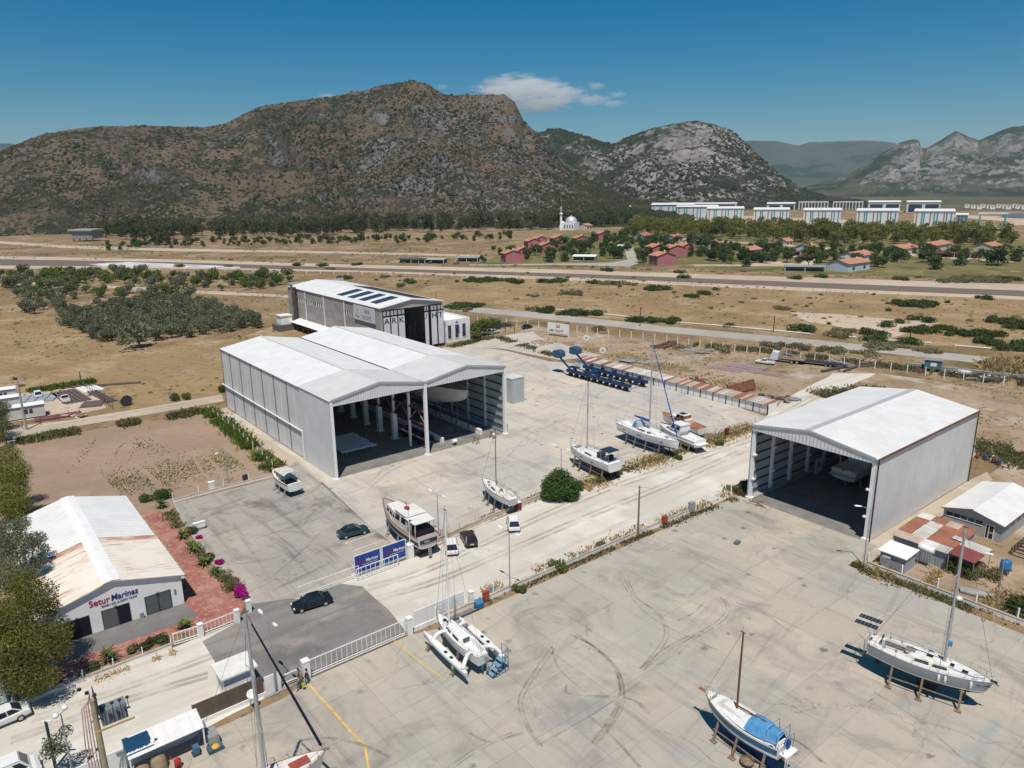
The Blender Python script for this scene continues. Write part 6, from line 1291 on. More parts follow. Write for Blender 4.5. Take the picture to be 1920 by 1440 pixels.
# == walls, fences, gates, posts
post_white=MAT['white_wall']
def fence(name,label,pts,post_h=1.9,gap=2.8,wall=None,wires=3,post_w=.14,mat=None,cat='fence',wallmat=None,cap=True,lean=0.02):
 pts=[Vector((p.x,p.y,0))for p in pts];root=thing(name,label,cat,(pts[0].x,pts[0].y,0),0);o=root.location.copy()
 mat=mat or post_white;hz_=wall[0]if wall else 0.0;allp=[]
 for i in range(len(pts)-1):
  a,b=pts[i],pts[i+1];d=b-a;L=d.length;rz=math.atan2(d.y,d.x);n=max(1,round(L/gap))
  if wall:
   k=max(1,round(L/6.0))
   for j in range(k):
    p,q=a.lerp(b,j/k),a.lerp(b,(j+1)/k);c=(p+q)/2-o;m=MB();m.box((c.x,c.y,hz_/2),((q-p).length-.03,wall[1],hz_),rz);w_=m.build('wall_section',wallmat or MAT['white_wall'],root)
    if cap:m=MB();m.box((c.x,c.y,hz_+.025),((q-p).length-.02,wall[1]+.08,.05),rz);m.build('coping',MAT['sand'],w_)
  for j in range(n+(1 if i==len(pts)-2 else 0)):
   p=a.lerp(b,j/n)-o;lx,ly=random.uniform(-lean,lean),random.uniform(-lean,lean);m=MB();m.bar((p.x,p.y,0),(p.x+lx*post_h,p.y+ly*post_h,post_h),post_w);m.build('post',mat,root);allp.append(Vector((p.x,p.y,0)))
 if wires:
  for w in range(wires):
   z=hz_+(post_h-hz_-.08)*(w+1)/wires;m=MB();m.tube([p+Vector((0,0,z))for p in allp],.011,3,False,False);m.build('wire',MAT['wire'],root)
 return root
fence('yard_wall','long low white wall with slim posts between gravel road and foreground yard',[S(-56.5,21.9),S(-40,21.9),S(-20,21.9),S(-10.5,21.7)],1.9,2.75,(.6,.28),3,.13,cat='wall')
fence('road_fence','white post fence in dry weeds ending at the single hangar',[S(-10.2,21.7),S(-1.2,21.3)],1.9,2.6,None,3,cat='fence')
fence('yard_wall','sandy low wall along the upper yard behind the parked cars',[g(772,1041),g(830,1013),g(975,950),g(1033,926)],1.7,3.2,(.7,.3),2,.08,MAT['steel'],'wall',plain('sandy_wall',(.55,.5,.4),.9,.1,dirt=(.4,.3,.2)))
fence('yard_fence','thin grey post fence in a dry weed strip beside the upper yard',[g(1090,904),g(1200,868),g(1300,835),g(1416,796)],1.5,3.4,(.25,.25),2,.08,MAT['concrete_part'])
fence('yard_wall','low white wall with posts running in front of the rusty sheds',[S(-6.4,-3.2),S(-6.3,-20),S(-6.3,-46)],1.9,4.2,(.65,.28),2,.16,cat='wall')
fence('field_wall','low white wall with posts between ploughed field and marina yard',[g(326,942),g(420,917),g(512,894)],1.7,3.4,(.5,.28),2,.12,cat='wall')
fence('office_wall','low white wall with posts in front of the marina office',[S(-99,35.4),S(-92.7,36.0),S(-81.3,36.4)],1.3,2.6,(.45,.3),2,.09,cat='wall')
fence('hangar_fence','white post fence with green weeds beside the twin hangar wall',[g(392,772),g(450,818),g(512,880)],1.6,3.4,None,2,.11)
fence('works_fence','long white post fence along the service road',[g(862,604),g(930,607),g(1010,614),g(1120,628),g(1250,642),g(1400,662),g(1500,676),g(1700,700),g(1920,727)],2.3,4.0,None,2,.2,lean=.01)
fence('canal_fence','row of little white posts along the near canal bank',[g(250,508),g(500,512),g(760,517),g(1000,524)],2.0,9.0,None,0,.3,lean=.0)
fence('canal_fence','row of little white posts along the right part of the canal',[g(1010,527),g(1300,539),g(1600,552),g(1920,566)],1.6,9.0,None,0,.22,lean=.0)
fence('compound_fence','thin dark mesh fence around the portable cabin compound',[g(8,812),g(110,790),g(150,778)],1.8,3.0,None,3,.07,MAT['dark'])
fence('compound_fence','dark mesh fence between the steel stacks and the straw field',[g(150,722),g(185,745),g(212,768)],1.9,2.4,None,4,.07,MAT['dark'])
for i,(pts,lab)in enumerate((([(1000,578),(1090,586),(1180,596)],'pale pipe lying along the far side of the service road'),([(1270,606),(1370,614),(1520,628)],'pale low pipeline among the roadside bushes'),([(1555,631),(1605,634)],'short white pipeline between two green bushes'),([(1655,639),(1745,645)],'white pipeline left of the big roadside bush'),([(1790,650),(1862,656)],'white pipeline near the tall dry reeds'))):
 P=[g(*p)for p in pts];r=thing('pipeline',lab,'pipe',P[0],0,'white pipes along the road');m=MB();m.tube([p-P[0]+Vector((0,0,.4))for p in P],.2,8);m.build('pipe',MAT['deck'],r)
 for p in P:m=MB();q=p-P[0];m.box((q.x,q.y,.12),(.8,.8,.24));m.build('pipe_block',MAT['concrete_part'],r)
# ---- gates
def sliding_gate(name,label,a,b,h,n,mat=MAT['white'],low=.35):
 a=Vector((a.x,a.y,0));b=Vector((b.x,b.y,0));d=b-a;L=d.length;r=thing(name,label,'gate',(a.x,a.y,.06),math.atan2(d.y,d.x))
 for z,t_ in((.08,.1),(low,.08),(h,.09)):m=MB();m.bar((0,0,z),(L,0,z),.08,t_);m.build('rail',mat,r)
 for k in range(n+1):m=MB();m.bar((L*k/n,0,.1),(L*k/n,0,h),.055 if 0<k<n else .1);m.build('bar',mat,r)
 return r
def pillar(label,p,h=2.0,w=.55,group='white gate pillars'):
 r=thing('gate_pillar',label,'pillar',(p.x,p.y,0),SA,group);m=MB();m.span(-w/2,w/2,-w/2,w/2,0,h);m.build('shaft',MAT['white'],r);m=MB();m.span(-w/2-.04,w/2+.04,-w/2-.04,w/2+.04,h,h+.08);m.build('cap',MAT['white'],r)
sliding_gate('sliding_gate','long white barred sliding gate of the foreground yard',S(-71.6,21.9),S(-60.6,21.9),1.9,19);pillar('white gate pillar beside the three people',S(-72.1,21.9),2.1,.7);pillar('white gate pillar at the right end of the long gate',S(-60.0,21.9),2.0,.6);pillar('white gate pillar next to the red cabinet',S(-51.4,22.1),1.9,.5)
sliding_gate('mesh_gate','fine white mesh gate at the marina yard entrance',S(-66.5,36.8),S(-58.5,36.9),1.5,2);sliding_gate('barred_gate','white barred gate slid in front of the blue banners',S(-59.2,36.0),S(-53.2,36.1),1.6,9)
sliding_gate('office_gate','short white barred gate panel left of the office entrance',S(-81.0,36.5),S(-78.5,36.3),1.4,6);sliding_gate('office_gate','white barred gate panel at the head of the red walk',S(-77.9,36.3),S(-74.4,36.5),1.4,8);pillar('white pillar between the two office gate panels',S(-78.2,36.3),1.6,.5);pillar('white pillar at the right end of the office gates',S(-74.1,36.5),1.6,.5);pillar('white pillar beside the magenta bougainvillea',S(-72.3,37.8),1.5,.5)
pillar('white sign pillar at the right end of the blue banners',S(-50.9,36.9),2.0,.8)
r=thing('board_fence','tall white sheet fence behind the trimaran bow','fence',S(-59.3,21.95),SA)
for k in range(4):m=MB();m.span(k*1.7,k*1.7+1.68,-.05,.05,.62,2.5);m.build('panel',MAT['white'],r);m=MB();m.span(k*1.7,k*1.7+1.68,-.14,.14,0,.6);m.build('wall_section',MAT['white_wall'],r)
for i,(u0,u1,lab)in enumerate(((-59.0,-55.3,'left blue banner with red and white lettering behind the sliding gate'),(-55.0,-51.5,'right blue banner with red and white lettering next to the sign pillar'))):
 r=thing('banner',lab,'banner',S(u0,36.9),SA,'blue banners');w=u1-u0;m=MB();m.span(0,w,-.03,.03,.55,2.9);m.build('sheet',MAT['banner_blue'],r)
 m=MB()
 for x in(0,w):m.bar((x,0,0),(x,0,3.0),.1)
 m.bar((0,0,3.0),(w,0,3.0),.08);m.bar((0,0,.5),(w,0,.5),.08);m.build('frame',MAT['white'],r);text_mesh('lettering','Setur',.62,MAT['sign_red'],r,(.35,-.05,1.75),(PI/2,0,0),.008,.005,sx=.9);text_mesh('lettering','Marinas',.62,MAT['white'],r,(1.58,-.05,1.75),(PI/2,0,0),.008,.005,.12,sx=.9)
 text_mesh('lettering','\u00d6REN RIB & REFIT PARK',.2,MAT['white'],r,(1.1,-.05,1.4),(PI/2,0,0),0,.004)
r=thing('low_wall','low white footing wall under the blue banners','wall',S(-59.5,37.2),SA);m=MB();m.span(0,8.4,-.15,.15,0,.5);m.build('block',MAT['white_wall'],r)
# ---- poles
def top_z(base,ytop):
 lo,hi=0,60
 for _ in range(50):
  mid=(lo+hi)/2;d=Vector((base.x,base.y,mid-CAMH));y=720-F*d.dot(_up)/d.dot(_fw)
  if y>ytop:lo=mid
  else:hi=mid
 return lo
def lamp(label,base,h,heads,rz=0.0,globe=False,group='street lamps',mat=None):
 r=thing('street_lamp',label,'street lamp',(base.x,base.y,0),rz,group);m=MB();m.tube([(0,0,0),(0,0,h)],[.09,.05],7);m.box((0,0,.1),(.4,.4,.2));m.build('post',mat or MAT['steel'],r)
 for s in heads:
  if globe:m=MB();m.lathe([(.02,-.24),(.2,-.14),(.25,0),(.2,.14),(.02,.24)],12,(s*.5,0,h+.2));m.build('globe',MAT['white'],r);m=MB();m.bar((0,0,h),(s*.5,0,h),.05);m.build('arm',MAT['steel'],r)
  else:m=MB();m.tube([(0,0,h-.05),(s*1.2,0,h+.25)],.035,5);ar=m.build('arm',MAT['steel'],r);m=MB();m.loft([[Vector((s*x,-w,h+.22+z)),Vector((s*x,w,h+.22+z)),Vector((s*x,w*.7,h+.32+z)),Vector((s*x,-w*.7,h+.32+z))]for x,w,z in((1.1,.07,0),(1.35,.15,.03),(1.75,.16,.06),(1.95,.08,.08))]);m.build('lamp_head',MAT['white'],ar)
lamp('double headed street lamp behind the wooden trawler',g(823,1012),6.8,(1,-1),SA+rad(95));lamp('double headed street lamp beside the gravel road wall',g(956,1108),7.8,(1,-1),SA+rad(95));lamp('single headed street lamp at the corner of the single hangar',g(1619,1060),8.0,(-1,),rad(-8));lamp('double headed street lamp behind the round fig tree',g(1052,905),6.0,(1,-1),SA+rad(95))
lamp('double headed lamp standing by the gatehouse',S(-75.4,21.6),8.2,(1,-1),SA+rad(95));lamp('thin street lamp at the ploughed field wall',g(428,905),5.5,(-1,),rad(60));lamp('globe lamp with two white balls at the bottom left',g(139,1462),6.6,(1,-1),rad(80),True);lamp('thin lamp post beside the blue water tank',g(1868,1135),6.0,(1,),rad(150))
b=g(1196,1004);r=thing('power_pole','brown wooden power pole by the gravel road wall','pole',b,0);m=MB();m.tube([(0,0,0),(0,0,7.6)],[.16,.1],8);m.build('shaft',plain('brown_pole',(.2,.15,.13),.8),r);m=MB();m.bar((-.3,0,7.4),(1.4,.1,7.2),.05);m.box((0,-.12,7.1),(.2,.15,.3));m.build('bracket',MAT['steel'],r)
b=g(770,1046);r=thing('flag_pole','thin white pole with a small siren on top by the banners','pole',b,0);m=MB();m.tube([(0,0,0),(0,0,7.0)],[.08,.05],7);m.build('shaft',MAT['white'],r);m=MB();m.lathe([(.1,0),(.22,.1),(.18,.5),(.04,.6)],8,(0,0,7.0));m.build('siren',MAT['red'],r)
b=g(50,806);r=thing('floodlight_pole','tall concrete floodlight pole beside the portable cabins','pole',b,0);hh=top_z(b,712);m=MB();m.tube([(0,0,0),(0,0,hh)],[.26,.16],8);m.build('shaft',MAT['concrete_part'],r);m=MB();m.box((-.3,0,hh+.2),(.7,.3,.45));m.build('floodlight',MAT['dark'],r)
for i,(px,yt,lab)in enumerate((((152,716),698,'thin dark utility pole behind the steel stacks'),((1200,612),576,'thin dark pole beside the service road'),((1450,623),592,'thin pole in the dry grass near the clearing'),((1705,645),618,'thin pole among the bushes right of the clearing'),((818,560),546,'thin pole above the factory roof line'))):
 b=g(*px);r=thing('thin_pole',lab,'pole',b,0,'thin poles');m=MB();m.tube([(0,0,0),(0,0,top_z(b,yt))],.13,6);m.build('shaft',MAT['dark'],r);m=MB();m.box((0,0,.06),(.5,.5,.12));m.build('footing',MAT['concrete_part'],r)
b=g(207,1494);hh=top_z(b,1312);r=thing('transformer_pole','twin concrete power pole carrying a grey transformer and pink cables','power pole',b,SA);m=MB();m.tube([(0,0,0),(0,0,hh)],[.3,.2],10);m.build('pole',plain('yellow_concrete',(.36,.3,.2),.9,.15,2),r)
m=MB();m.span(.35,2.2,-.5,.6,hh-2.4,hh-1.1);tr_=m.build('transformer',plain('transformer_grey',(.16,.18,.2),.6),r)
for k in range(6):m=MB();m.span(.45+k*.3,.55+k*.3,-.62,-.5,hh-2.3,hh-1.2);m.build('cooling_fin',plain('fin_grey',(.2,.22,.24),.6),tr_)
m=MB()
for y in(-.8,.8):m.bar((-.3,y,hh-2.45),(2.6,y,hh-2.45),.12)
m.build('platform',plain('ochre_steel',(.4,.28,.12),.8),r);m=MB()
for k in range(5):m.bar((.2+k*.0,-.9,hh-1.0+k*.35),(.2,.9,hh-1.0+k*.35),.08)
for y in(-.9,.9):m.bar((.2,y,hh-1.0),(.2,y,hh+.6),.07)
m.build('cross_frame',MAT['dark'],r)
for k in range(4):m=MB();m.bar((.6+k*.55,-1.1,hh-1.0),(.6+k*.55,-1.1,hh-.3),.05);m.lathe([(.05,0),(.14,.05),(.06,.1),(.14,.15),(.05,.2)],7,(.6+k*.55,-1.1,hh-.3));m.build('insulator',MAT['dark'],r)
pk=plain('pink_cable',(.36,.22,.2),.8,.2,3)
for k in range(4):m=MB();m.tube([(-.4-.16*k,-.3+.2*k,0),(-.43-.2*k,-.35+.25*k,hh*.5),(-.35-.15*k,-.1,hh-.4),(-.1,.1,hh+.6-.2*k)],.045,5);m.build('cable',pk,r)
for k,z in enumerate((hh+.9,hh+.5,hh+.2)):m=MB();m.lathe([(.05,0),(.17,.06),(.08,.14),(.17,.2),(.04,.3)],8,(-.7+k*.45,.4-.2*k,z));m.build('bushing',MAT['dark'],r)
b=g(104,1440);r=thing('camera_pole','short dark green pole with small white camera on top','pole',b,0);hh=top_z(b,1352);m=MB();m.tube([(0,0,0),(0,0,hh)],[.12,.12],8);m.build('shaft',plain('dark_green',(.02,.06,.05),.5),r);m=MB();m.box((.25,0,hh),(.5,.14,.12));m.box((-.2,0,hh-.05),(.3,.14,.1));m.build('camera_unit',MAT['white'],r)
# ---- cabinets
def cabinet(label,p,size,mat,capm=None,rz=SA,z=.35):
 r=thing('cabinet',label,'cabinet',(p.x,p.y,0),rz);w,d,h=size;m=MB();m.span(-w/2,w/2,-d/2,d/2,z,z+h);m.build('housing',mat,r);m=MB();m.span(-w/2-.05,w/2+.05,-d/2-.05,d/2+.05,z+h,z+h+.06);m.build('lid',capm or mat,r)
 m=MB();m.span(-w/2+.06,w/2-.06,-d/2-.02,-d/2,z+.08,z+h-.08);m.build('door',mat,r);m=MB();m.span(-w*.35,w*.35,-d*.3,d*.3,0,z);m.build('stand',MAT['steel'],r)
orange_c=plain('orange_red_cabinet',(.34,.07,.035),.6,.1)
cabinet('red hose cabinet on the wall right of the trimaran',S(-49.6,21.6),(.75,.4,1.1),orange_c);cabinet('orange hose cabinet halfway along the long white wall',S(-17.1,21.5),(.8,.5,1.0),orange_c);cabinet('tall grey electric cabinet near the hangar end of the white wall',S(-10.9,21.5),(.9,.6,1.4),MAT['steel']);cabinet('dark red cabinet with pale lid beside the small sloop',g(972,958),(.8,.6,1.1),plain('dark_red',(.15,.025,.025),.6),MAT['white']);cabinet('white electric cabinet on the field wall',g(398,921),(.9,.6,1.3),MAT['white']);cabinet('black cabinet on the field wall',g(461,905),(.8,.5,1.0),MAT['dark']);cabinet('grey cabinet at the corner of the small metal shed',S(-6.0,-5.2),(.9,.5,1.6),MAT['steel'],rz=SA-PI/2);cabinet('small grey cabinet at the foot of the white wall',S(-48.2,22.2),(.7,.5,1.0),MAT['steel']);cabinet('red hose cabinet in the weeds far along the yard fence',g(1362,818),(.8,.5,1.2),plain('dark_red2',(.17,.03,.03),.6));cabinet('white advertising box beside the red walk',S(-70.2,64.2),(1.6,.5,.8),MAT['white'])
# ---- gatehouse corner
r=thing('gatehouse','small white flat roofed gatehouse beside the crossing','hut',S(-79.6,23.6),SA);m=MB();m.span(0,3.0,0,2.6,0,2.5);m.build('wall',MAT['white_wall'],r);m=MB();m.span(-.3,3.3,-.3,2.9,2.5,2.68);m.build('roof',MAT['deck'],r);m=MB();m.span(-.03,0,.6,1.9,1.0,2.0);m.build('window',MAT['glass'],r);m=MB();m.span(1.0,2.0,2.6,2.63,0,2.0);m.build('door',MAT['steel'],r)
r=thing('sheet_fence','dark brown sheet metal fence below the gatehouse','fence',S(-83.0,22.0),SA);br=plain('brown_sheet',(.13,.1,.075),.7,.2,1)
for k in range(4):m=MB();m.span(k*1.65,k*1.65+1.62,-.04,.04,.5,2.3);m.build('sheet',br,r);m=MB();m.box((k*1.65,.06,1.2),(.1,.1,2.5));m.build('post',MAT['white'],r)
m=MB();m.span(0,6.7,-.13,.13,0,.5);m.build('footing_wall',MAT['white_wall'],r)
r=thing('white_screen','white panel standing between gatehouse and gate pillar','screen',S(-76.3,21.95),SA);m=MB();m.span(0,1.6,-.06,.06,0,2.1);m.build('panel',MAT['white'],r);m=MB();m.span(2.0,3.7,-.05,.05,1.4,1.5);m.span(2.0,3.7,-.05,.05,.5,.58);m.span(3.62,3.7,-.05,.05,0,1.5);m.build('barrier',MAT['white'],r)
r=thing('satellite_dish','white satellite dish on a spindly tripod by the brown fence','dish',S(-77.9,21.0),rad(20));m=MB();m.lathe([(.02,0),(.25,.04),(.45,.15),(.42,.17),(.2,.07),(.02,.04)],14);d_=m.build('dish',MAT['white'],r);d_.location=(0,0,1.6);d_.rotation_euler=(1.0,0,0);m=MB()
for a_ in(0,2.1,4.2):m.bar((.5*math.cos(a_),.5*math.sin(a_),0),(0,0,1.6),.05)
m.build('tripod',MAT['steel'],r)
r=thing('canopy_shed','open lean-to shed with white corrugated roof at the bottom left','shed',S(-89.1,18.3),SA)
for k in range(8):m=MB();m.slabq((k*.765,-.1,2.4),(k*.765+.76,-.1,2.4),(k*.765+.76,2.2,2.95),(k*.765,2.2,2.95),.05);m.build('roof_sheet',MAT['roof_white_x'],r)
for x in(.1,6.0):
 for y in(0,2.1):m=MB();m.box((x,y,1.2),(.12,.12,2.4));m.build('post',MAT['white'],r)
m=MB();m.span(0,6.1,2.15,2.25,0,2.8);m.build('rear_wall',MAT['white_wall'],r)
r=thing('white_board_fence','white board fence running under the transformer pole','fence',S(-97,20.6),SA)
for k in range(5):m=MB();m.span(k*1.6,k*1.6+1.57,-.05,.05,0,2.0);m.build('panel',MAT['white'],r)
def small(name,label,cat,p,rz,parts):
 r=thing(name,label,cat,(p.x,p.y,.06),rz)
 for nm,mb,mt in parts:mb.build(nm,mt,r)
 return r
small('pressure_washer','red pressure washer on wheels at the edge of the lean-to shade','washer',S(-85.6,17.6),.5,[('tank',MB().lathe([(.05,0),(.28,.05),(.28,.8),(.1,1.0)],10),MAT['red']),('handle',MB().tube([(-.2,0,.8),(-.5,0,1.2),(-.5,.3,1.2),(-.2,.3,.8)],.03,5),MAT['red']),('wheels',MB().cyl((0,-.35,.15),(0,.35,.15),.15,8),MAT['black'])])
small('covered_drum','tan tarpaulin draped over a drum under the lean-to','drum',S(-86.9,18.4),0,[('cover',MB().lathe([(.75,0),(.7,.3),(.6,1.1),(.5,1.25),(.05,1.35)],9),MAT['tan_canvas'])]);small('covered_drum','second brown covered drum deeper in the lean-to','drum',S(-88.3,18.6),0,[('cover',MB().lathe([(.8,0),(.75,.4),(.6,.9),(.05,1.1)],9),MAT['tan_canvas'])])
small('waste_trolley','grey metal trolley with a yellow heap beside the lean-to','trolley',S(-82.4,18.6),SA,[('box',MB().span(-.4,.5,-.5,.9,.3,1.1),MAT['steel']),('flap',MB().slabq((-.6,.3,1.2),(-.3,.3,1.9),(-.3,1.2,1.9),(-.6,1.2,1.2),.04),MAT['steel']),('tray',MB().span(-.7,.6,-1.3,-.5,.0,.35),plain('blue_tray',(.05,.1,.13),.6)),('heap',MB().lathe([(.4,.3),(.25,.5),(.02,.55)],8,(0,-.9,0)),MAT['yellow'])])
small('compressor','small blue machine in the shade of the lean-to','machine',S(-83.9,18.3),SA,[('body',MB().span(-.25,.25,-.3,.3,.1,.8),plain('machine_blue',(.05,.14,.22),.5)),('base',MB().span(-.35,.35,-.4,.4,0,.1),MAT['dark'])])
small('propane_box','rusty orange and blue battery box lying alone on the yard','box',g(1382,1020),SA+.2,[('box',MB().span(-.5,.5,-.3,.3,0,.35),plain('box_orange',(.25,.13,.06),.7)),('lid',MB().span(-.45,.15,-.26,.26,.352,.42),plain('box_blue',(.04,.2,.4),.5))])
small('blue_crate','blue crate beside the white pillar right of the trimaran','crate',S(-50.9,21.2),SA,[('box',MB().span(-.5,.5,-.35,.35,0,.6),plain('crate_blue',(.03,.12,.22),.6)),('lid',MB().slabq((-.5,-.3,.62),(.5,-.3,.62),(.5,.3,1.0),(-.5,.3,1.0),.05),plain('crate_blue2',(.04,.18,.32),.6))])
small('blue_pipe','long blue pipe lying along the concrete edge behind the trimaran','pipe',S(-55.6,20.9),SA,[('pipe',MB().tube([(0,0,.1),(4.2,0,.1)],.1,7),plain('pipe_blue',(.06,.16,.32),.5)),('collar',MB().tube([(4.2,0,.1),(4.4,0,.1)],.14,8),MAT['dark'])]);small('timber_baulk','short dark timber baulk on the concrete near the trimaran mast','timber',S(-55.2,19.6),SA+.3,[('baulk',MB().span(-.9,.9,-.12,.12,0,.2),MAT['wood']),('end_plate',MB().span(.9,.93,-.1,.1,.02,.18),MAT['rust'])])
yl=plain('worn_yellow_line',(.62,.42,.1),.8,.2,1.2)
def line(pts,w,mat,name,par,z=.068):
 P=[g(*p)for p in pts];m=MB()
 for i in range(len(P)-1):
  a,b=P[i],P[i+1];n_=Vector((-(b-a).y,(b-a).x,0)).normalized()*w/2;e=(b-a).normalized()*.03;m.quad(*[Vector((q.x,q.y,z))for q in(a-n_,b+e-n_,b+e+n_,a+n_)])
 o_=m.build(name,mat,par,False)
 for f_ in o_.data.polygons:
  if f_.normal.z<0:f_.flip()
 o_.data.update()
line([(579,1284),(625,1335),(660,1375),(684,1398),(692,1445)],.2,yl,'painted_line',near_yard);line([(740,1202),(775,1232),(805,1255)],.14,yl,'painted_line',near_yard);line([(805,1255),(835,1275)],.14,yl,'painted_line',near_yard)
wl=plain('worn_white_line',(.66,.63,.58),.8,.1);line([(647,1020),(703,1000)],.14,wl,'painted_line',setur_yard);line([(664,1033),(720,1013)],.14,wl,'painted_line',setur_yard)
bl=plain('worn_blue_line',(.33,.42,.5),.85,.1)
line([(600,915),(645,948)],.12,bl,'painted_line',upper_yard);line([(628,912),(668,939)],.12,bl,'painted_line',upper_yard);line([(645,948),(668,939)],.12,bl,'painted_line',upper_yard);line([(605,914),(692,888)],.1,bl,'painted_line',upper_yard)
for x in(729,735,741):line([(x,883),(x+5,880)],.5,bl,'painted_mark',upper_yard)
pkm=plain('worn_pink_mark',(.55,.36,.36),.85,.1)
for p in((700,941),(753,890),(880,887),(1018,810),(1012,848),(1130,814)):line([(p[0]-4,p[1]),(p[0]+4,p[1]-1)],.55,pkm,'painted_mark',upper_yard)
line([(1125,812),(1190,835)],.35,plain('faint_yellow',(.58,.47,.28),.85,.2),'painted_line',upper_yard)
k=NT('tyre_rubber');al=k.math('MULTIPLY',k.ramp(k.noise(.55,6,rough=.75),.32,.68),.27);TY=k.done((.07,.07,.075),.9,alpha=al)
def tyre(pts,w=.28,par=near_yard,z=.072):
 P=[g(*p)for p in pts];Q=[]
 for i in range(len(P)-1):
  p0,p1,p2,p3=P[max(0,i-1)],P[i],P[i+1],P[min(len(P)-1,i+2)]
  for s in np.linspace(0,1,7)[:-1]:Q.append(.5*((2*p1)+(p2-p0)*s+(2*p0-5*p1+4*p2-p3)*s*s+(3*p1-p0-3*p2+p3)*s**3))
 Q.append(P[-1]);R=[]
 for i,p in enumerate(Q):d=(Q[min(i+1,len(Q)-1)]-Q[max(0,i-1)]);n_=Vector((-d.y,d.x,0)).normalized()*w/2;R.append([Vector((p.x-n_.x,p.y-n_.y,z)),Vector((p.x+n_.x,p.y+n_.y,z))])
 m=MB();m.loft(R,False,False,False);m.build('tyre_mark',TY,par)
for pts in([(1035,1213),(1005,1255),(973,1310),(985,1360),(1010,1398)],[(1035,1213),(1045,1250),(1080,1285),(1100,1300)],[(1080,1190),(1130,1230),(1160,1275),(1155,1325),(1110,1395)],[(1068,1190),(1115,1215),(1150,1250),(1163,1290),(1158,1330),(1120,1385)],[(1170,1085),(1190,1120),(1225,1145),(1245,1175),(1240,1205),(1200,1255)],[(1200,1255),(1250,1215),(1300,1190),(1320,1185)],[(1265,1225),(1290,1200),(1345,1165),(1362,1140),(1350,1120)],[(1085,1305),(1150,1306),(1190,1315),(1212,1338)],[(1085,1305),(1062,1300),(1062,1285)],[(1100,1340),(1130,1365),(1165,1400),(1200,1440)],[(1010,1398),(1060,1370),(1120,1335),(1200,1280)],[(560,1390),(620,1385),(680,1398),(730,1420)],[(840,1440),(900,1400),(960,1375)],[(1450,1370),(1500,1395),(1540,1430)],[(1380,1130),(1430,1150),(1480,1185)],[(1640,1300),(1720,1350),(1800,1420)],[(880,1375),(920,1392),(980,1375)],[(1230,1370),(1290,1390),(1340,1432)],[(1320,1130),(1300,1150),(1270,1165)],[(1160,1085),(1210,1150),(1290,1195),(1345,1220)]):
 tyre(pts,random.choice((.2,.26,.32)))
 if random.random()<.5:tyre([(x+7,y+3)for x,y in pts],.2,z=.075)
for pts in([(690,920),(740,880),(830,850)],[(860,790),(980,740),(1080,715)],[(1000,740),(1100,755),(1180,775)],[(760,905),(860,870),(1000,830)],[(700,900),(715,880),(700,860)],[(950,860),(1000,810),(1060,790)]):tyre(pts,.25,upper_yard)
for pts in([(480,1010),(560,985),(640,960)],[(420,1060),(500,1050),(600,1020)],[(500,1090),(560,1040),(600,1000)],[(450,950),(520,940),(600,950)]):tyre(pts,.25,setur_yard)
def ruts(name_par,mat,sets,w,z):
 for pts in sets:
  for o_ in(0,1.5):tyre([(x,y+o_*5.5)for x,y in pts],w,name_par,z)
k=NT('worn_dirt');k.done((.36,.29,.215),.95,alpha=k.math('MULTIPLY',k.ramp(k.noise(.16,6,rough=.7),.34,.66),.38));TY=k.m
_gr=bpy.data.objects['gravel_road'];ruts(_gr,TY,[[(700,1120),(820,1085),(950,1030),(1100,965),(1250,905),(1400,838)],[(690,1098),(800,1065),(960,990),(1120,920),(1280,865),(1420,815)],[(60,1345),(180,1305),(300,1262),(400,1225)],[(20,1385),(150,1340),(290,1292),(390,1262)],[(1440,790),(1500,755),(1560,722)]],.55,.03)
_tr=bpy.data.objects['dirt_track'];ruts(_tr,TY,[[(20,810),(130,793),(270,770),(410,746)]],.5,.034)
_fd=bpy.data.objects['straw_field'];ruts(_fd,TY,[[(40,615),(120,640),(200,660),(330,655),(470,640)],[(20,690),(150,680),(300,690),(410,680)]],.6,.026)
_pl=bpy.data.objects['dry_plain'];ruts(_pl,TY,[[(900,555),(1100,560),(1300,575),(1500,590),(1800,615)],[(620,545),(750,555),(900,545),(1000,540)]],.9,.022)
t=thing('site_container','white and blue container in the tree shade at the left edge','container',g(16,1318),SA);m=MB();m.span(-5,0,0,2.4,.2,2.6);m.build('walls',metal_sheet('container_sheet',(.5,.52,.54),3,'X',.6,strength=.8),t);m=MB();m.span(-.1,.06,-.06,.1,0,2.75);m.span(-.1,.06,2.3,2.46,0,2.75);m.span(-5.05,.06,-.06,2.46,2.62,2.75);m.build('frame',plain('container_blue',(.03,.12,.24),.5),t)
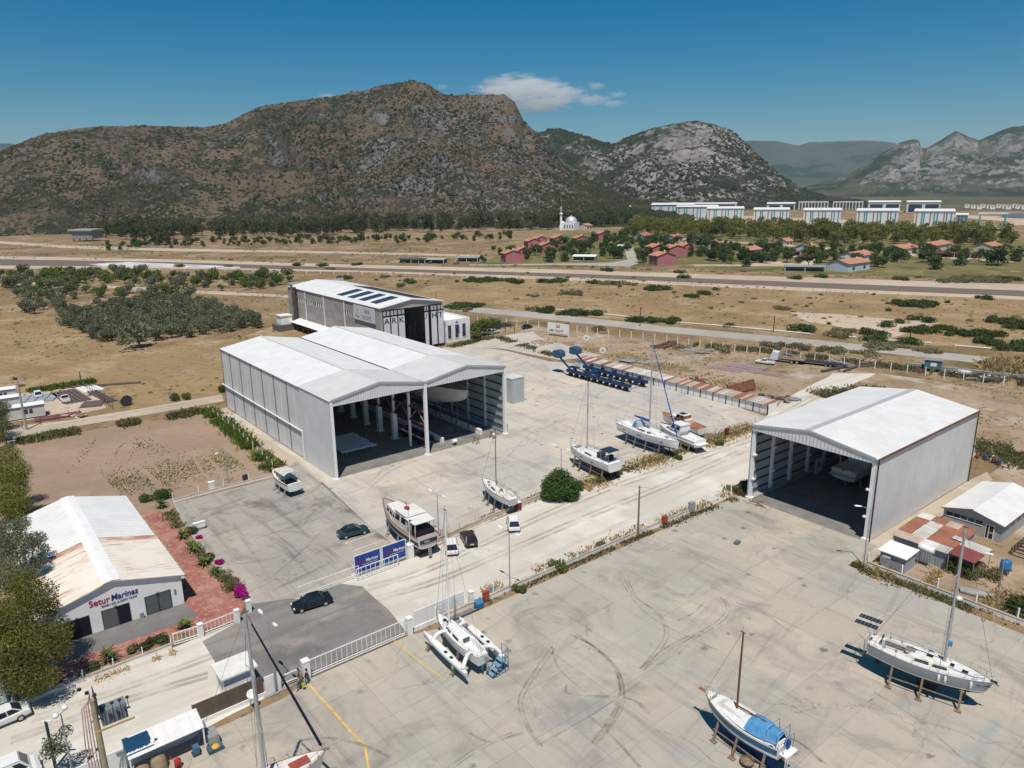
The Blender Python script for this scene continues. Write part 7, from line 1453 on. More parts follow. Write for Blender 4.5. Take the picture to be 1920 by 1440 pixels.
# == sheds and works on the right and far side
def prefab_house():
 t=thing('prefab_house','grey prefabricated house with white roof and strip of windows by the single hangar','house',S(13.6,-11.8),SA);W,D,E,Rg=7.6,14.5,2.7,3.7;wl_=plain('grey_prefab',(.36,.365,.37),.7,.05)
 m=MB();m.add([(0,0,0),(0,W,0),(0,W,E),(0,W/2,Rg),(0,0,E),(.15,0,0),(.15,W,0),(.15,W,E),(.15,W/2,Rg),(.15,0,E)],[(0,1,2,3,4),(9,8,7,6,5),(0,5,6,1),(1,6,7,2),(2,7,8,3),(3,8,9,4),(4,9,5,0)]);m.build('front_wall',wl_,t);m=MB();m.span(.16,D,0,.15,0,E);m.span(.16,D,W-.15,W,0,E);m.span(D-.15,D,.16,W-.16,0,E);m.build('side_walls',wl_,t)
 for(ya,za,yb,zb)in((-.3,E-.02,W/2,Rg+.06),(W/2,Rg+.06,W+.3,E-.02)):
  for i in range(4):m=MB();x0=-.4+i*3.8;m.slabq((x0,ya,za),(x0+3.78,ya,za),(x0+3.78,yb,zb),(x0,yb,zb),.08);m.build('roof_sheet',MAT['roof_white_x'],t)
 for k in range(5):m=MB();m.span(-.05,0,W-1.2-k*.95,W-.4-k*.95,1.75,2.3);w_=m.build('window',MAT['glass_soft'],t);m=MB();m.span(-.08,-.0,W-1.25-k*.95,W-.35-k*.95,1.68,1.75);m.build('sill',MAT['white'],w_)
 m=MB();m.span(-.06,0,1.0,2.1,.05,2.2);d_=m.build('door',MAT['white'],t);m=MB();m.span(-.08,-.061,1.12,1.6,.2,1.0);m.span(-.08,-.061,1.12,1.6,1.15,2.05);m.span(-.08,-.061,1.72,2.0,.2,2.05);m.build('door_glass',MAT['glass'],d_)
 for k in range(5):m=MB();m.span(2.2+k*2.2,2.8+k*2.2,-.05,0,1.6,2.1);m.build('side_window',MAT['white'],t)
 m=MB();m.bar((-.4,-.32,E-.06),(D+.4,-.32,E-.06),.1,.14);m.build('rusty_gutter',MAT['rust'],t);m=MB();m.bar((-.42,W/2,Rg+.1),(-.42,W+.2,E+.05),.06,.12);m.build('rusty_verge',MAT['rust'],t)
prefab_house()
def corr(col,nm):return metal_sheet(nm,col,3.0,'Y',.7,strength=.7,dirt=(.2,.08,.04),dirt_amt=.4,var=.15)
RC=[corr((.3,.13,.08),'rust_sheet'),corr((.5,.48,.44),'zinc_sheet'),corr((.46,.36,.29),'streaked_sheet'),corr((.23,.06,.06),'maroon_sheet'),corr((.62,.6,.57),'pale_sheet')]
t=thing('rusty_shed','patched shed with rusty corrugated roof in front of the grey prefab house','shed',S(0,-10.1),SA);m=MB();m.span(.3,9.0,.2,6.8,0,2.3);m.build('walls',metal_sheet('shed_wall',(.33,.36,.4),3,'Y',.6,strength=.7),t)
for i in range(5):
 for j in range(4):
  x0,y0=i*1.9,j*1.8-.1;z=2.35+.07*i+random.uniform(0,.03);m=MB();m.slabq((x0,y0,z),(x0+1.95,y0,z+.09),(x0+1.95,y0+1.86,z+.09+random.uniform(0,.05)),(x0,y0+1.86,z),.03);m.build('roof_sheet',RC[(1,4,2,2,0,0,1,0,0,0,4,0,0,0,1,0,0,2,0,4)[(i*4+j)%20]],t)
t=thing('awning','dark red corrugated awning on poles beside the rusty shed','awning',S(-.4,-13.3),SA)
for k in range(5):m=MB();m.slabq((k*1.15,0,2.5),(k*1.15+1.13,0,2.5),(k*1.15+1.13,3.1 if k<4 else 4.5,2.75),(k*1.15,3.1 if k<4 else 4.5,2.75),.04);m.build('roof_sheet',RC[3]if k<3 else RC[1],t)
for x in(.1,5.5):
 for y in(.1,3.0):m=MB();m.box((x,y,1.25),(.08,.08,2.5));m.build('post',MAT['steel'],t)
t=thing('metal_shed','small grey ribbed metal shed with white roof behind the low wall','shed',S(-5.2,-7.2),SA);sm=metal_sheet('shed_ribs',(.36,.38,.4),4,'Y',.6,strength=1.0);m=MB();m.span(0,3.0,0,3.1,.1,2.3);m.build('walls',sm,t);m=MB();m.slabq((-.25,-.25,2.32),(3.3,-.25,2.5),(3.3,3.4,2.5),(-.25,3.4,2.32),.1);m.build('roof',MAT['white'],t);m=MB();m.span(-.1,3.1,-.1,3.2,0,.1);m.build('base',MAT['concrete_part'],t)
t=thing('water_tank','white horizontal water tank on a frame above the rusty shed wall','tank',S(-.9,-8.8),SA);m=MB();m.tube([(0,0,2.5),(0,.1,2.5),(0,1.8,2.5),(0,1.9,2.5)],[.3,.45,.45,.3],14);m.build('drum',MAT['white'],t);m=MB()
for y in(.2,1.7):
 for x in(-.35,.35):m.bar((x,y,0),(x,y,2.1),.07)
m.bar((-.35,0,2.08),(-.35,1.9,2.08),.07);m.bar((.35,0,2.08),(.35,1.9,2.08),.07);m.build('stand',MAT['steel'],t)
t=thing('blue_tank','round blue plastic water tank on a low stand','tank',S(4.6,-15.2),0);m=MB();m.lathe([(.05,.75),(.62,.75),(.66,1.1),(.6,1.15),(.66,1.5),(.6,1.55),(.62,1.85),(.3,2.05),(.05,2.1)],14);m.build('drum',plain('tank_blue',(.03,.14,.32),.4),t);m=MB()
for a_ in range(4):m.bar((.5*math.cos(a_*1.57),.5*math.sin(a_*1.57),0),(.5*math.cos(a_*1.57),.5*math.sin(a_*1.57),.75),.08)
m.build('stand',MAT['steel'],t)
t=thing('welded_rack','black welded steel rack lying beside the prefab house','rack',S(11.0,-16.2),SA);m=MB()
for y in(0,2.4):
 for z in(.1,1.0):m.bar((0,y,z),(6,y,z),.09)
for x in np.linspace(0,6,6):
 for z in(.1,1.0):m.bar((x,0,z),(x,2.4,z),.08)
 for y in(0,2.4):m.bar((x,y,.1),(x,y,1.0),.08)
m.build('bars',MAT['dark'],t)
t=thing('tin_shed','corner of a tin shed with rusty roof at the right picture edge','shed',S(-4.5,-24.5),SA);m=MB();m.span(0,6,0,4.0,0,2.2);m.build('walls',sm,t);m=MB();m.slabq((-.2,-.2,2.25),(6.2,-.2,2.25),(6.2,4.2,2.6),(-.2,4.2,2.6),.05);m.build('roof',RC[2],t)
t=thing('scrap_boat','upturned grey skiff among the dry weeds behind the low wall','boat',S(-3.2,-14.8),SA-1.2);m=MB();m.loft([[Vector((x,-w,0)),Vector((x,-w*.7,.5*q)),Vector((x,0,.62*q)),Vector((x,w*.7,.5*q)),Vector((x,w,0))]for x,w,q in((-1.7,.55,.9),(-.5,.75,1),(.8,.65,1),(2.0,.08,.7))],True,True,True);m.build('hull',plain('grey_skiff',(.3,.29,.28),.7,.15,2),t)
for i,(px,c_)in enumerate((((1832,858),'rust'),((1847,862),'blue'),((1862,868),'red'),((1872,872),'blue'))):
 p=g(*px);small('oil_drum',['rusty oil drum nearest the single hangar','blue oil drum beside the rusty one','red brown oil drum in the middle of the rubbish row','blue oil drum at the end of the rubbish row'][i],'drum',p,0,[('barrel',MB().lathe([(.02,0),(.3,0),(.32,.3),(.3,.32),(.32,.6),(.3,.9),(.02,.9)],10),{'rust':MAT['rust'],'blue':plain('drum_blue',(.02,.06,.16),.6),'red':plain('drum_red',(.12,.03,.025),.7)}[c_]),('bung',MB().lathe([(.05,.9),(.05,.94),(.01,.95)],6,(.15,0,0)),MAT['dark'])])
# ---- long row of lock-up sheds
def lockups():
 t=thing('lockup_sheds','long row of low white lock-up sheds with patchy rusty roof','sheds',S(41.3,42.1),SA);n=17;w=60.0/n;dk=MAT['dark']
 for k in range(n):
  y0=k*w
  m=MB();m.span(-.06,.06,y0+.12,y0+w*.5-.02,.1,2.0);m.build('front_panel',MAT['white'],t);m=MB();m.span(-.06,.06,y0+w*.5+.02,y0+w-.12,.1,2.0);d_=m.build('door',MAT['white'],t);m=MB();m.span(-.1,-.061,y0+w*.5+.1,y0+w*.5+.16,.1,1.95);m.build('door_frame',dk,d_)
  m=MB();m.span(-.16,.1,y0-.09,y0+.09,0,2.15);m.build('post',dk,t)
  for j in range(4):m=MB();ya=y0+j*w/4;m.slabq((-.35,ya+.02,2.15),(3.6,ya+.02,2.5),(3.6,ya+w/4,2.5),(-.35,ya+w/4,2.15),.05);m.build('roof_sheet',RC[random.choice((0,2,1,2,0)if k<8 else(1,1,1,4,1,1,2,0))],t)
 m=MB();m.span(3.3,3.4,0,60,0,2.4);m.span(0,3.3,-.06,.06,0,2.2);m.span(0,3.3,59.94,60.06,0,2.2);m.build('rear_wall',MAT['white_wall'],t)
lockups()
t=thing('sheet_box','tall windowless grey sheet metal box standing behind the twin hangar','box',S(4.6,84.2),SA);m=MB();m.span(0,3.6,0,4,0,5.9);m.build('walls',metal_sheet('box_sheet',(.42,.45,.45),1.4,'X',.6,strength=.5),t);m=MB();m.span(-.08,3.68,-.08,4.08,5.9,6.0);m.build('lid',MAT['roof_grey'],t)
t=thing('wall_sign','white roadside sign with dark emblem and lettering','sign',g(1027,628),rad(-38));m=MB();m.span(0,8.5,-.1,.1,1.0,4.4);m.build('board',MAT['white'],t);text_mesh('lettering','ARK YACHT',1.0,MAT['ink'],t,(.7,-.12,1.5),(PI/2,0,0),.015,.01);m=MB();m.span(3.6,4.8,-.13,-.1,2.9,3.1);m.span(3.6,4.8,-.13,-.1,3.4,3.6);m.span(3.6,3.8,-.13,-.1,3.1,4.1);m.span(4.6,4.8,-.13,-.1,3.1,4.1);m.build('emblem',MAT['ink'],t);m=MB();m.span(0,.3,-.15,.15,0,1.0);m.span(8.2,8.5,-.15,.15,0,1.0);m.build('legs',MAT['white'],t)
for i,px in enumerate(((1099,640),(1130,664))):
 t=thing('round_sign',['small round white emblem sign in the planted strip','round white emblem sign by the transporter cab'][i],'sign',g(*px),rad(-30));m=MB();m.cyl((0,-.05,1.1),(0,.05,1.1),1.0,16);m.build('disc',MAT['white'],t);m=MB();m.bar((-.4,-.08,.7),(0,-.08,1.6),.1);m.bar((.4,-.08,.7),(0,-.08,1.6),.1);m.build('emblem',MAT['grey_ink'],t);m=MB();m.bar((0,0,0),(0,0,.2),.15);m.build('foot',MAT['steel'],t)
t=thing('pergola','dark steel pergola over the office car park','pergola',g(925,632),SA);m=MB()
for x in(0,9):
 for y in(0,5):m.bar((x,y,0),(x,y,2.8),.15)
for y in np.linspace(0,5,6):m.bar((0,y,2.8),(9,y,2.8),.12)
m.bar((0,0,2.75),(0,5,2.75),.12);m.bar((9,0,2.75),(9,5,2.75),.12);m.build('frame',MAT['dark'],t)
# ---- portable cabins and steel stock on the left
prefab=plain('cream_panel',(.56,.56,.52),.6,.04);bluetrim=plain('blue_trim',(.03,.1,.2),.5)
for i,(u,v,L_,lab)in enumerate(((-98.5,146.5,19,'long cream portable cabin with blue trim and paired windows'),(-97,157,14,'second cream portable cabin behind the long one'),(-95,166,12,'third cream portable cabin farthest from the track'))):
 t=thing('portable_cabin',lab,'cabin',S(u,v),SA+rad(-4),'portable cabins');m=MB();m.span(0,L_,0,3.2,.25,2.75);m.build('walls',prefab,t);m=MB();m.span(-.15,L_+.15,-.15,3.35,2.75,2.95);m.build('roof',MAT['white'],t);m=MB();m.span(-.16,L_+.16,-.17,-.15,2.72,2.9);m.build('trim',bluetrim,t);m=MB();m.span(.2,L_-.2,.2,3.0,0,.25);m.build('skids',MAT['dark'],t)
 for x in np.arange(2.2,L_-1,6.5):
  for k in range(2):m=MB();m.span(x+k*.9,x+.65+k*.9,-.03,0,1.2,2.2);m.build('window',MAT['glass_soft'],t)
def stock(label,px,n,L_,w,mat,rz,dz=.25,name='steel_stack'):
 t=thing(name,label,'steel stock',g(*px),rz,'steel stock in the compound')
 for k in range(n):m=MB();m.span(0,L_,k*(w+.25),k*(w+.25)+w,.05,.05+dz);m.build('girder',mat,t)
db=plain('brown_girder',(.12,.085,.08),.8,.15)
stock('brown girders laid side by side in the cabin compound',(172,750),6,14,.7,db,SA+rad(96));stock('grey galvanised sheets laid flat in the compound',(100,752),4,7,1.8,plain('zinc_flat',(.3,.33,.36),.5),SA+rad(70));stock('long dark beams along the back edge of the compound',(85,731),2,22,.5,db,SA-rad(25));stock('white frames lying outside the compound fence',(196,731),4,7,.9,MAT['white'],SA+rad(100));stock('dark beams lying outside the compound fence',(220,752),3,14,.6,db,SA+rad(98));stock('brown plate stack near the compound corner',(190,762),1,5,4.5,db,SA+rad(70));stock('reddish plates lying by the track',(65,792),1,9,3.0,plain('plate_red',(.16,.06,.06),.8),SA-rad(5))
t=thing('cable_drum','large dark cable drum beside the track','drum',g(238,760),SA+1.2);m=MB();m.cyl((-.6,0,1.1),(.6,0,1.1),.7,14);m.build('core',MAT['wood'],t)
for x in(-.7,.7):m=MB();m.cyl((x-.07,0,1.1),(x+.07,0,1.1),1.15,16);m.build('flange',MAT['dark'],t)
small('blue_barrel','blue barrel at the left end of the dirt track','barrel',g(20,825),0,[('barrel',MB().lathe([(.02,0),(.35,0),(.38,.5),(.35,1.1),(.02,1.1)],10),plain('barrel_blue',(.03,.09,.18),.5)),('lid',MB().lathe([(.3,1.1),(.3,1.16),(.01,1.17)],10),MAT['dark'])])
# ---- scrap lying about the works
def pile(name,label,px,rz,spec):
 t=thing(name,label,'scrap',g(*px),rz)
 for(nm,x,y,z,sx,sy,sz,a_,mt)in spec:m=MB();m.box((x,y,z),(sx,sy,sz),a_);m.build(nm,mt,t)
rr=random.Random(3)
def rnd_pile(name,label,px,n,spread,mats,lo=(.5,.3,.1),hi=(4,.8,.5)):
 pile(name,label,px,rr.uniform(0,3),[('piece',rr.uniform(-spread,spread),rr.uniform(-spread*.4,spread*.4),rr.uniform(.1,.5),rr.uniform(lo[0],hi[0]),rr.uniform(lo[1],hi[1]),rr.uniform(lo[2],hi[2]),rr.uniform(-.5,.5),rr.choice(mats))for _ in range(n)])
lead=plain('lead_grey',(.25,.25,.26),.7,.2);mauve=plain('mauve_plate',(.27,.2,.2),.8,.1);SM=[MAT['rust'],MAT['wood'],lead,db]
rnd_pile('scrap_pile','heap of dark rusty pipes near the works fence',(1250,648),12,5,[MAT['rust'],db],(3,.3,.2),(8,.6,.4));rnd_pile('scrap_pile','grey plates stacked on the bare works ground',(1315,660),8,5,[lead,MAT['concrete_part']],(3,.8,.1),(6,1.6,.3));rnd_pile('scrap_pile','pale sheets spread flat behind the lock-up sheds',(1200,680),6,4,[lead,MAT['steel']],(3,1.5,.05),(6,2,.1));rnd_pile('scrap_pile','tangle of brown wreckage behind the lock-up roof',(1310,716),14,3,SM,(2,.3,.2),(5,.8,.8));rnd_pile('scrap_pile','long rusty beams lying right of the low loader',(1590,690),5,8,[MAT['rust'],db],(8,.4,.3),(16,.7,.5));rnd_pile('scrap_pile','pallets and planks stacked beside the low loader',(1585,683),8,4,[MAT['wood'],lead],(2,1,.2),(4,2,.5));rnd_pile('scrap_pile','wreckage heap at the end of the lock-up sheds',(1462,748),16,4,SM+[MAT['steel']],(1,.4,.2),(4,.9,.7));rnd_pile('scrap_pile','jumble of crates and planks at the far right of the works',(1850,712),12,5,[MAT['wood'],lead,MAT['white'],MAT['dark']],(1,.6,.3),(4,1.5,.9));rnd_pile('scrap_pile','brushwood and scrap dump in the dry grass',(1790,700),18,3,[MAT['wood'],lead,MAT['white']],(1,.4,.3),(3,1,1.2));rnd_pile('scrap_pile','bleached timber heap along the works fence',(1640,678),14,6,[MAT['sand'],MAT['wood']],(1,.4,.2),(5,.7,.5));rnd_pile('scrap_pile','orange and dark scrap bits in the straw',(1735,695),9,3,[orange_c,MAT['wood'],db],(1,.3,.2),(3,.7,.4));rnd_pile('scrap_pile','broken boards dumped beside the dirt track',(150,780),9,3,[MAT['wood'],MAT['sand'],MAT['white']],(1,.5,.1),(3,1,.4))
for i,(px,s_,lab)in enumerate((((1362,692),(9,4),'mauve steel plates lying on the sandy works ground'),((1400,688),(10,5),'larger mauve steel plate right of the first one'),((1432,700),(9,2.5),'narrow mauve plate beside the trampled path'))):pile('steel_plate',lab,px,rad(-40),[('plate',0,0,.1,s_[0],s_[1],.12,0,mauve),('plate',.8,.5,.2,s_[0]*.7,s_[1]*.6,.08,.1,mauve)])
t=thing('steel_hulk','rusty tilted steel frame standing on the works ground','frame',g(1388,738),rad(25));m=MB();m.slabq((-3,0,.2),(5,0,.6),(5,1.2,2.8),(-3,1.2,2.0),.3);m.build('plate',MAT['rust'],t)
for k in range(4):m=MB();m.bar((-3+k*2.4,.9,0),(-3+k*2.4,1.3,2.2),.25);m.build('rib',MAT['rust'],t)
t=thing('long_girder','very long grey girder on blocks in front of the service road','girder',g(1700,689),rad(-34));m=MB();m.span(0,32,-.5,.5,.7,1.3);m.build('girder',lead,t)
for k in range(9):m=MB();m.span(1+k*3.7,2+k*3.7,-.4,.4,0,.7);m.build('block',db,t)
t=thing('blue_hut','small blue hut with white window by the long girder','hut',g(1748,695),rad(-30));m=MB();m.span(-2,2,-1.5,1.5,.8,3.0);m.build('walls',plain('hut_blue',(.07,.16,.22),.6),t);m=MB();m.span(-2.2,2.2,-1.7,1.7,3.0,3.15);m.build('roof',lead,t);m=MB();m.span(-.6,.8,-1.56,-1.5,1.5,2.4);m.build('window',MAT['white'],t);m=MB();m.span(-1.8,-1.5,-1.4,1.4,0,.8);m.span(1.5,1.8,-1.4,1.4,0,.8);m.build('stilts',MAT['wood'],t)
t=thing('grey_dinghy','grey dinghy tipped on its side at the end of the sheds','boat',g(1474,752),rad(60));m=MB();m.loft([[Vector((x,-w,.8)),Vector((x,-w*.8,.2)),Vector((x,0,0)),Vector((x,w*.8,.2)),Vector((x,w,.8))]for x,w in((-2,.6),(0,.9),(1.5,.7),(2.8,.05))],True,False,False);m.build('hull',plain('dinghy_grey',(.2,.24,.27),.6),t);m=MB();m.span(-1.9,1.5,-.55,.55,.5,.56);m.build('thwarts',MAT['wood'],t);t.rotation_euler=(.6,0,rad(60))
# == vegetation
def leaves(blobs_,n,size,seed,flat=0.5,shell=.55):
 rng=np.random.default_rng(seed);B=np.array([b[:3]for b in blobs_],float);R=np.array([b[3]for b in blobs_]);Z=np.array([b[4]if len(b)>4 else .8 for b in blobs_])
 w=R**2;i=rng.choice(len(B),n,p=w/w.sum());d=rng.normal(size=(n,3));d/=np.linalg.norm(d,axis=1)[:,None]
 rr_=(shell+(1-shell)*rng.random(n)**.6)*rng.uniform(.85,1.12,n);off=d*(R[i]*rr_)[:,None];off[:,2]*=Z[i];c=B[i]+off
 nrm=d+rng.normal(size=(n,3))*.8;nrm/=np.linalg.norm(nrm,axis=1)[:,None];a=np.cross(nrm,rng.normal(size=(n,3)));a/=np.linalg.norm(a,axis=1)[:,None];b=np.cross(nrm,a)
 s=size*rng.uniform(.6,1.3,n)[:,None];a=a*s;b=b*s*flat
 return np.stack([c-a,c-b,c+a,c+b],1).reshape(-1,3),np.arange(n*4).reshape(-1,4)
def crown_blobs(rng,k,r,h0,h1,rad_):
 return[(*(rng.normal(size=2)*r*.45),rng.uniform(h0,h1),rad_*rng.uniform(.7,1.15))for _ in range(k)]
def trunk_mb(h,r,tips,seed=0):
 m=MB();m.tube([(0,0,0),(.05*h,.02*h,h*.5),(0,0,h)],[r,r*.75,r*.5],7)
 for t_ in tips:m.tube([(0.02*h,0,h*.55),(t_[0]*.5,t_[1]*.5,(h*.7+t_[2])/2),(t_[0]*.9,t_[1]*.9,t_[2])],[r*.5,r*.35,r*.15],5)
 return m
def template(name,label,cat,group,bl,n,size,mat,th,tr,bark=MAT['bark'],flat=.5,seed=0):
 t=thing(name,label,cat,(0,0,-60),0,group);v,q=leaves(bl,n,size,seed,flat);link('crown',np_mesh('crown',v,q),mat,t);trunk_mb(th,tr,[b[:3]for b in bl[:5]]).build('trunk',bark,t,False);return tree_of(t)
class Planter:
 def __init__(s,temps,scale):s.t=temps;s.i=0;s.sc=scale;s.used=set()
 def put(s,p,k=1.0,sx=1.0,lg=None):
  t=s.t[s.i%len(s.t)];s.i+=1;f=s.sc*k*random.uniform(.85,1.18);loc=(p.x,p.y,0);rz=random.uniform(0,6.28)
  if id(t)not in s.used and lg is None:s.used.add(id(t));t[0].location=loc;t[0].rotation_euler=(0,0,rz);t[0].scale=(f*sx,f*sx,f)
  else:dup(t,loc,rz,lg and lg[0],lg and lg[1],(f*sx,f*sx,f))
 def clump(s,p,r):
  if r<2.6:return s.put(p,r)
  for i in range(max(3,int((r/2.1)**2*.75))):
   a=i*2.4;q=r*.85*math.sqrt((i+.4)/max(3,int((r/2.1)**2*.75)));s.put(Vector((p.x+q*math.cos(a),p.y+q*math.sin(a)*.8,0)),2.1*random.uniform(.8,1.25))
def kind(name,label,cat,group,nv,blobf,n,size,mat,th,tr,bark=MAT['bark'],flat=.5,scale=1.0):
 return Planter([template(name,label,cat,group,blobf(np.random.default_rng(50+i)),n,size,mat,th,tr,bark,flat,70+i)for i in range(nv)],scale)
OL=kind('olive_tree','grey green olive tree of the close planted grove','tree','olive trees of the grove',4,lambda r:crown_blobs(r,8,1.7,1.15,2.9,1.3),520,.3,MAT['olive'],1.2,.2)
PN=kind('tall_pine','tall dark eucalyptus or pine in the belt below the mountain','tree','tall trees below the mountain',4,lambda r:crown_blobs(r,11,4.2,3.6,14.5,3.0),520,.85,MAT['pine'],7,.4,MAT['bark_pale'])
EU=kind('tall_eucalyptus','tall olive brown eucalyptus in the belt behind the village','tree','tall trees behind the village',4,lambda r:crown_blobs(r,11,4.4,3.8,14,3.1),520,.85,MAT['euca'],6,.4,MAT['bark_pale'])
SH=kind('round_shrub','dark green rounded shrub scattered on the dry plain','shrub','shrubs on the dry plain',3,lambda r:[(*(r.normal(size=2)*.45),.25,.62,.75)for _ in range(6)],420,.13,MAT['shrub'],.4,.06,scale=1.12)
DS=kind('dry_shrub','greyish half dry shrub on the dry plain','shrub','dry shrubs on the plain',2,lambda r:[(*(r.normal(size=2)*.5),.22,.55,.7)for _ in range(6)],380,.13,MAT['shrub_dry'],.4,.05)
VT=kind('village_tree','leafy green tree between the village houses','tree','trees in the village',3,lambda r:crown_blobs(r,8,2.4,1.3,4.4,1.8),460,.48,MAT['shrub'],1.5,.2)
BT=kind('bushy_tree','bushy tree in the green belt beyond the olive grove','tree','trees beyond the grove',3,lambda r:crown_blobs(r,7,1.9,1.4,3.4,1.6),400,.42,MAT['bright'],1.4,.2)
def inside(p,poly):
 c=False
 for i in range(len(poly)):
  a,b=poly[i-1],poly[i]
  if(a[1]>p[1])!=(b[1]>p[1])and p[0]<(b[0]-a[0])*(p[1]-a[1])/(b[1]-a[1])+a[0]:c=not c
 return c
def scat(px,n,mind,seed=0,grid=None):
 rg=random.Random(seed);P=[g(*p)for p in px];poly=[(p.x,p.y)for p in P];xs=[p[0]for p in poly];ys=[p[1]for p in poly];out=[]
 if grid:
  for i in range(int((max(xs)-min(xs))/grid)+1):
   for j in range(int((max(ys)-min(ys))/grid)+1):
    q=(min(xs)+(i+.5*(j%2))*grid+rg.uniform(-.9,.9),min(ys)+j*grid+rg.uniform(-.9,.9))
    if inside(q,poly):out.append(Vector((*q,0)))
  return out
 for _ in range(n*40):
  if len(out)>=n:break
  q=Vector((rg.uniform(min(xs),max(xs)),rg.uniform(min(ys),max(ys)),0))
  if inside(q,poly)and all((q-o_).length>mind for o_ in out):out.append(q)
 return out
LB=('grey green olive in the mixed belt beyond the grove','olives beyond the grove')
LV=('low green scrub tree on the plain below the mountain','scrub trees below the mountain')
for p in scat([(108,606),(120,588),(250,570),(330,566),(400,578),(496,602),(486,616),(400,627),(300,640),(255,646),(190,640),(130,620)],0,0,1,5.3):OL.put(p,1.15)
for p in scat([(25,580),(50,565),(130,562),(135,580),(100,590),(40,590)],12,5,2):OL.put(p,1.1,1,LB)
OL.put(g(262,652),1.9,1.15,('largest olive tree standing at the front edge of the grove','olive trees of the grove'))
for p in scat([(0,520),(60,512),(250,512),(320,520),(540,520),(550,545),(420,545),(200,535),(60,545),(0,540)],105,4.5,3):BT.put(p,random.uniform(.8,1.4))if random.random()<.6 else OL.put(p,random.uniform(1.0,1.6),1,LB)
for p in scat([(0,560),(60,548),(180,545),(330,552),(340,562),(200,560),(60,562)],26,5,4):BT.put(p,random.uniform(.7,1.5))if random.random()<.5 else OL.put(p,1.2,1,LB)
for p in((95,545),(125,552),(290,560),(357,562),(40,530),(150,530)):OL.put(g(*p),1.7,1,LB)
for p in scat([(180,446),(260,452),(420,448),(600,444),(800,438),(1000,432),(1180,424),(1190,410),(1000,418),(600,430),(400,436),(180,438)],250,7,5):PN.put(p,random.uniform(.85,1.25))
for p in((272,458),(290,460),(305,459),(316,458),(255,456)):PN.put(g(*p),1.15)
for p in scat([(200,470),(420,462),(700,458),(960,450),(960,440),(600,448),(200,455)],150,7,6):VT.put(p,random.uniform(.5,1.1),1,LV)
for p in scat([(1178,438),(1400,450),(1600,462),(1760,462),(1890,466),(1915,450),(1700,440),(1500,434),(1300,428),(1190,424)],260,7,7):EU.put(p,random.uniform(.7,1.0))
for p in scat([(960,492),(1020,470),(1130,445),(1180,440),(1300,452),(1500,470),(1900,480),(1920,500),(1700,496),(1560,500),(1300,490),(1150,487),(1050,492)],210,6,8):VT.put(p,random.uniform(.75,1.5))
for x,y,k_ in((1755,505,1.5),(1870,498,1.9),(1850,492,1.5),(1905,490,1.5),(1640,500,1.2),(1655,502,1.2),(1215,480,1.4),(1205,492,1.3),(1105,470,1.2),(1130,480,1.2),(1150,485,1.3),(960,480,1.2),(938,478,.9),(905,492,.9),(1370,495,1.1),(1400,500,1.2),(1350,488,1.1),(1320,480,1.2),(1340,470,1.3),(925,470,.8)):VT.put(g(x,y),k_)
for x,y,w in((903,527,70),(952,528,36),(970,531,20),(1030,529,42),(1055,528,22),(1110,531,30),(1156,533,22),(1230,543,54),(1296,557,30),(1322,552,32),(1344,544,14),(1022,585,44),(1072,590,56),(1120,590,30),(1190,602,26),(1220,603,32),(1255,605,48),(770,530,30),(752,538,18),(860,576,62),(888,575,44),(668,497,26),(604,499,20),(557,498,20),(648,523,27),(1505,620,52),(1640,628,40),(1715,572,80),(1690,606,22),(1715,600,20),(1740,604,22),(1660,613,22),(1770,617,34),(1720,622,60),(1800,628,60),(1840,628,60),(1850,645,50),(1900,655,60),(1880,604,60),(1912,615,50),(1700,642,40),(1640,640,56),(1365,613,20),(1855,690,36),(1280,521,26),(1845,560,30),(1900,525,34),(1275,512,20),(340,500,16),(520,524,20),(1140,508,24),(1690,525,24),(1540,520,22),(1490,523,18)):SH.clump(g(x,y),w/2*(g(x,y).length/F)*1.05)
for x,y,w in((1000,556,34),(1072,552,46),(1145,532,60),(1185,534,34),(1468,580,28),(1585,622,50),(1000,582,40),(1575,632,30),(1660,650,80),(1620,665,60),(1560,660,60),(1500,652,50),(1450,650,50),(1840,525,110),(1790,528,60),(1120,620,24),(1060,610,20),(945,612,26),(870,582,40),(1280,655,30),(1360,660,30),(720,520,20),(620,505,18),(430,500,20),(1740,660,40),(1900,680,60)):DS.clump(g(x,y),w/2*(g(x,y).length/F))
for i,p in enumerate(scat([(560,525),(700,515),(1000,512),(1500,535),(1900,575),(1900,640),(1500,605),(1100,570),(900,560),(850,545)],80,6,9)):(DS if i%2 else SH).put(p,random.uniform(.5,1.3))
for p in scat([(330,480),(900,492),(1500,512),(1900,522),(1900,528),(1500,517),(900,497),(330,486)],40,6,10):DS.put(p,random.uniform(.7,1.8))
def big_tree(name,label,bl,n,size,mat,base=None,bark=MAT['bark'],tr=.28,flat=.45,seed=1,cat='tree'):
 W=[(*g(x,y,z),r)for x,y,z,r in bl];b=base or Vector((sum(w[0]for w in W)/len(W),sum(w[1]for w in W)/len(W),0));t=thing(name,label,cat,(b.x,b.y,0),0);L_=[(w[0]-b.x,w[1]-b.y,w[2],w[3])for w in W]
 v,q=leaves(L_,n,size,seed,flat,.35);link('crown',np_mesh('crown',v,q),mat,t);trunk_mb(max(l[2]for l in L_)*.6,tr,[l[:3]for l in L_]).build('trunk',bark,t,False);return t
big_tree('eucalyptus','large yellow green tree overhanging the marina office front',[(60,1205,6,2.6),(100,1185,5,1.9),(25,1150,8,3.0),(70,1115,9,2.0),(110,1220,4.5,1.4),(35,1260,4,2.4),(80,1270,3.2,1.7),(10,1220,6,2.6),(45,1090,10,1.7),(-30,1180,7,3),(118,1195,4.8,.9),(90,1140,7,1.3),(60,1290,2.2,1.3)],30000,.125,MAT['euca'],g(30,1315),seed=2)
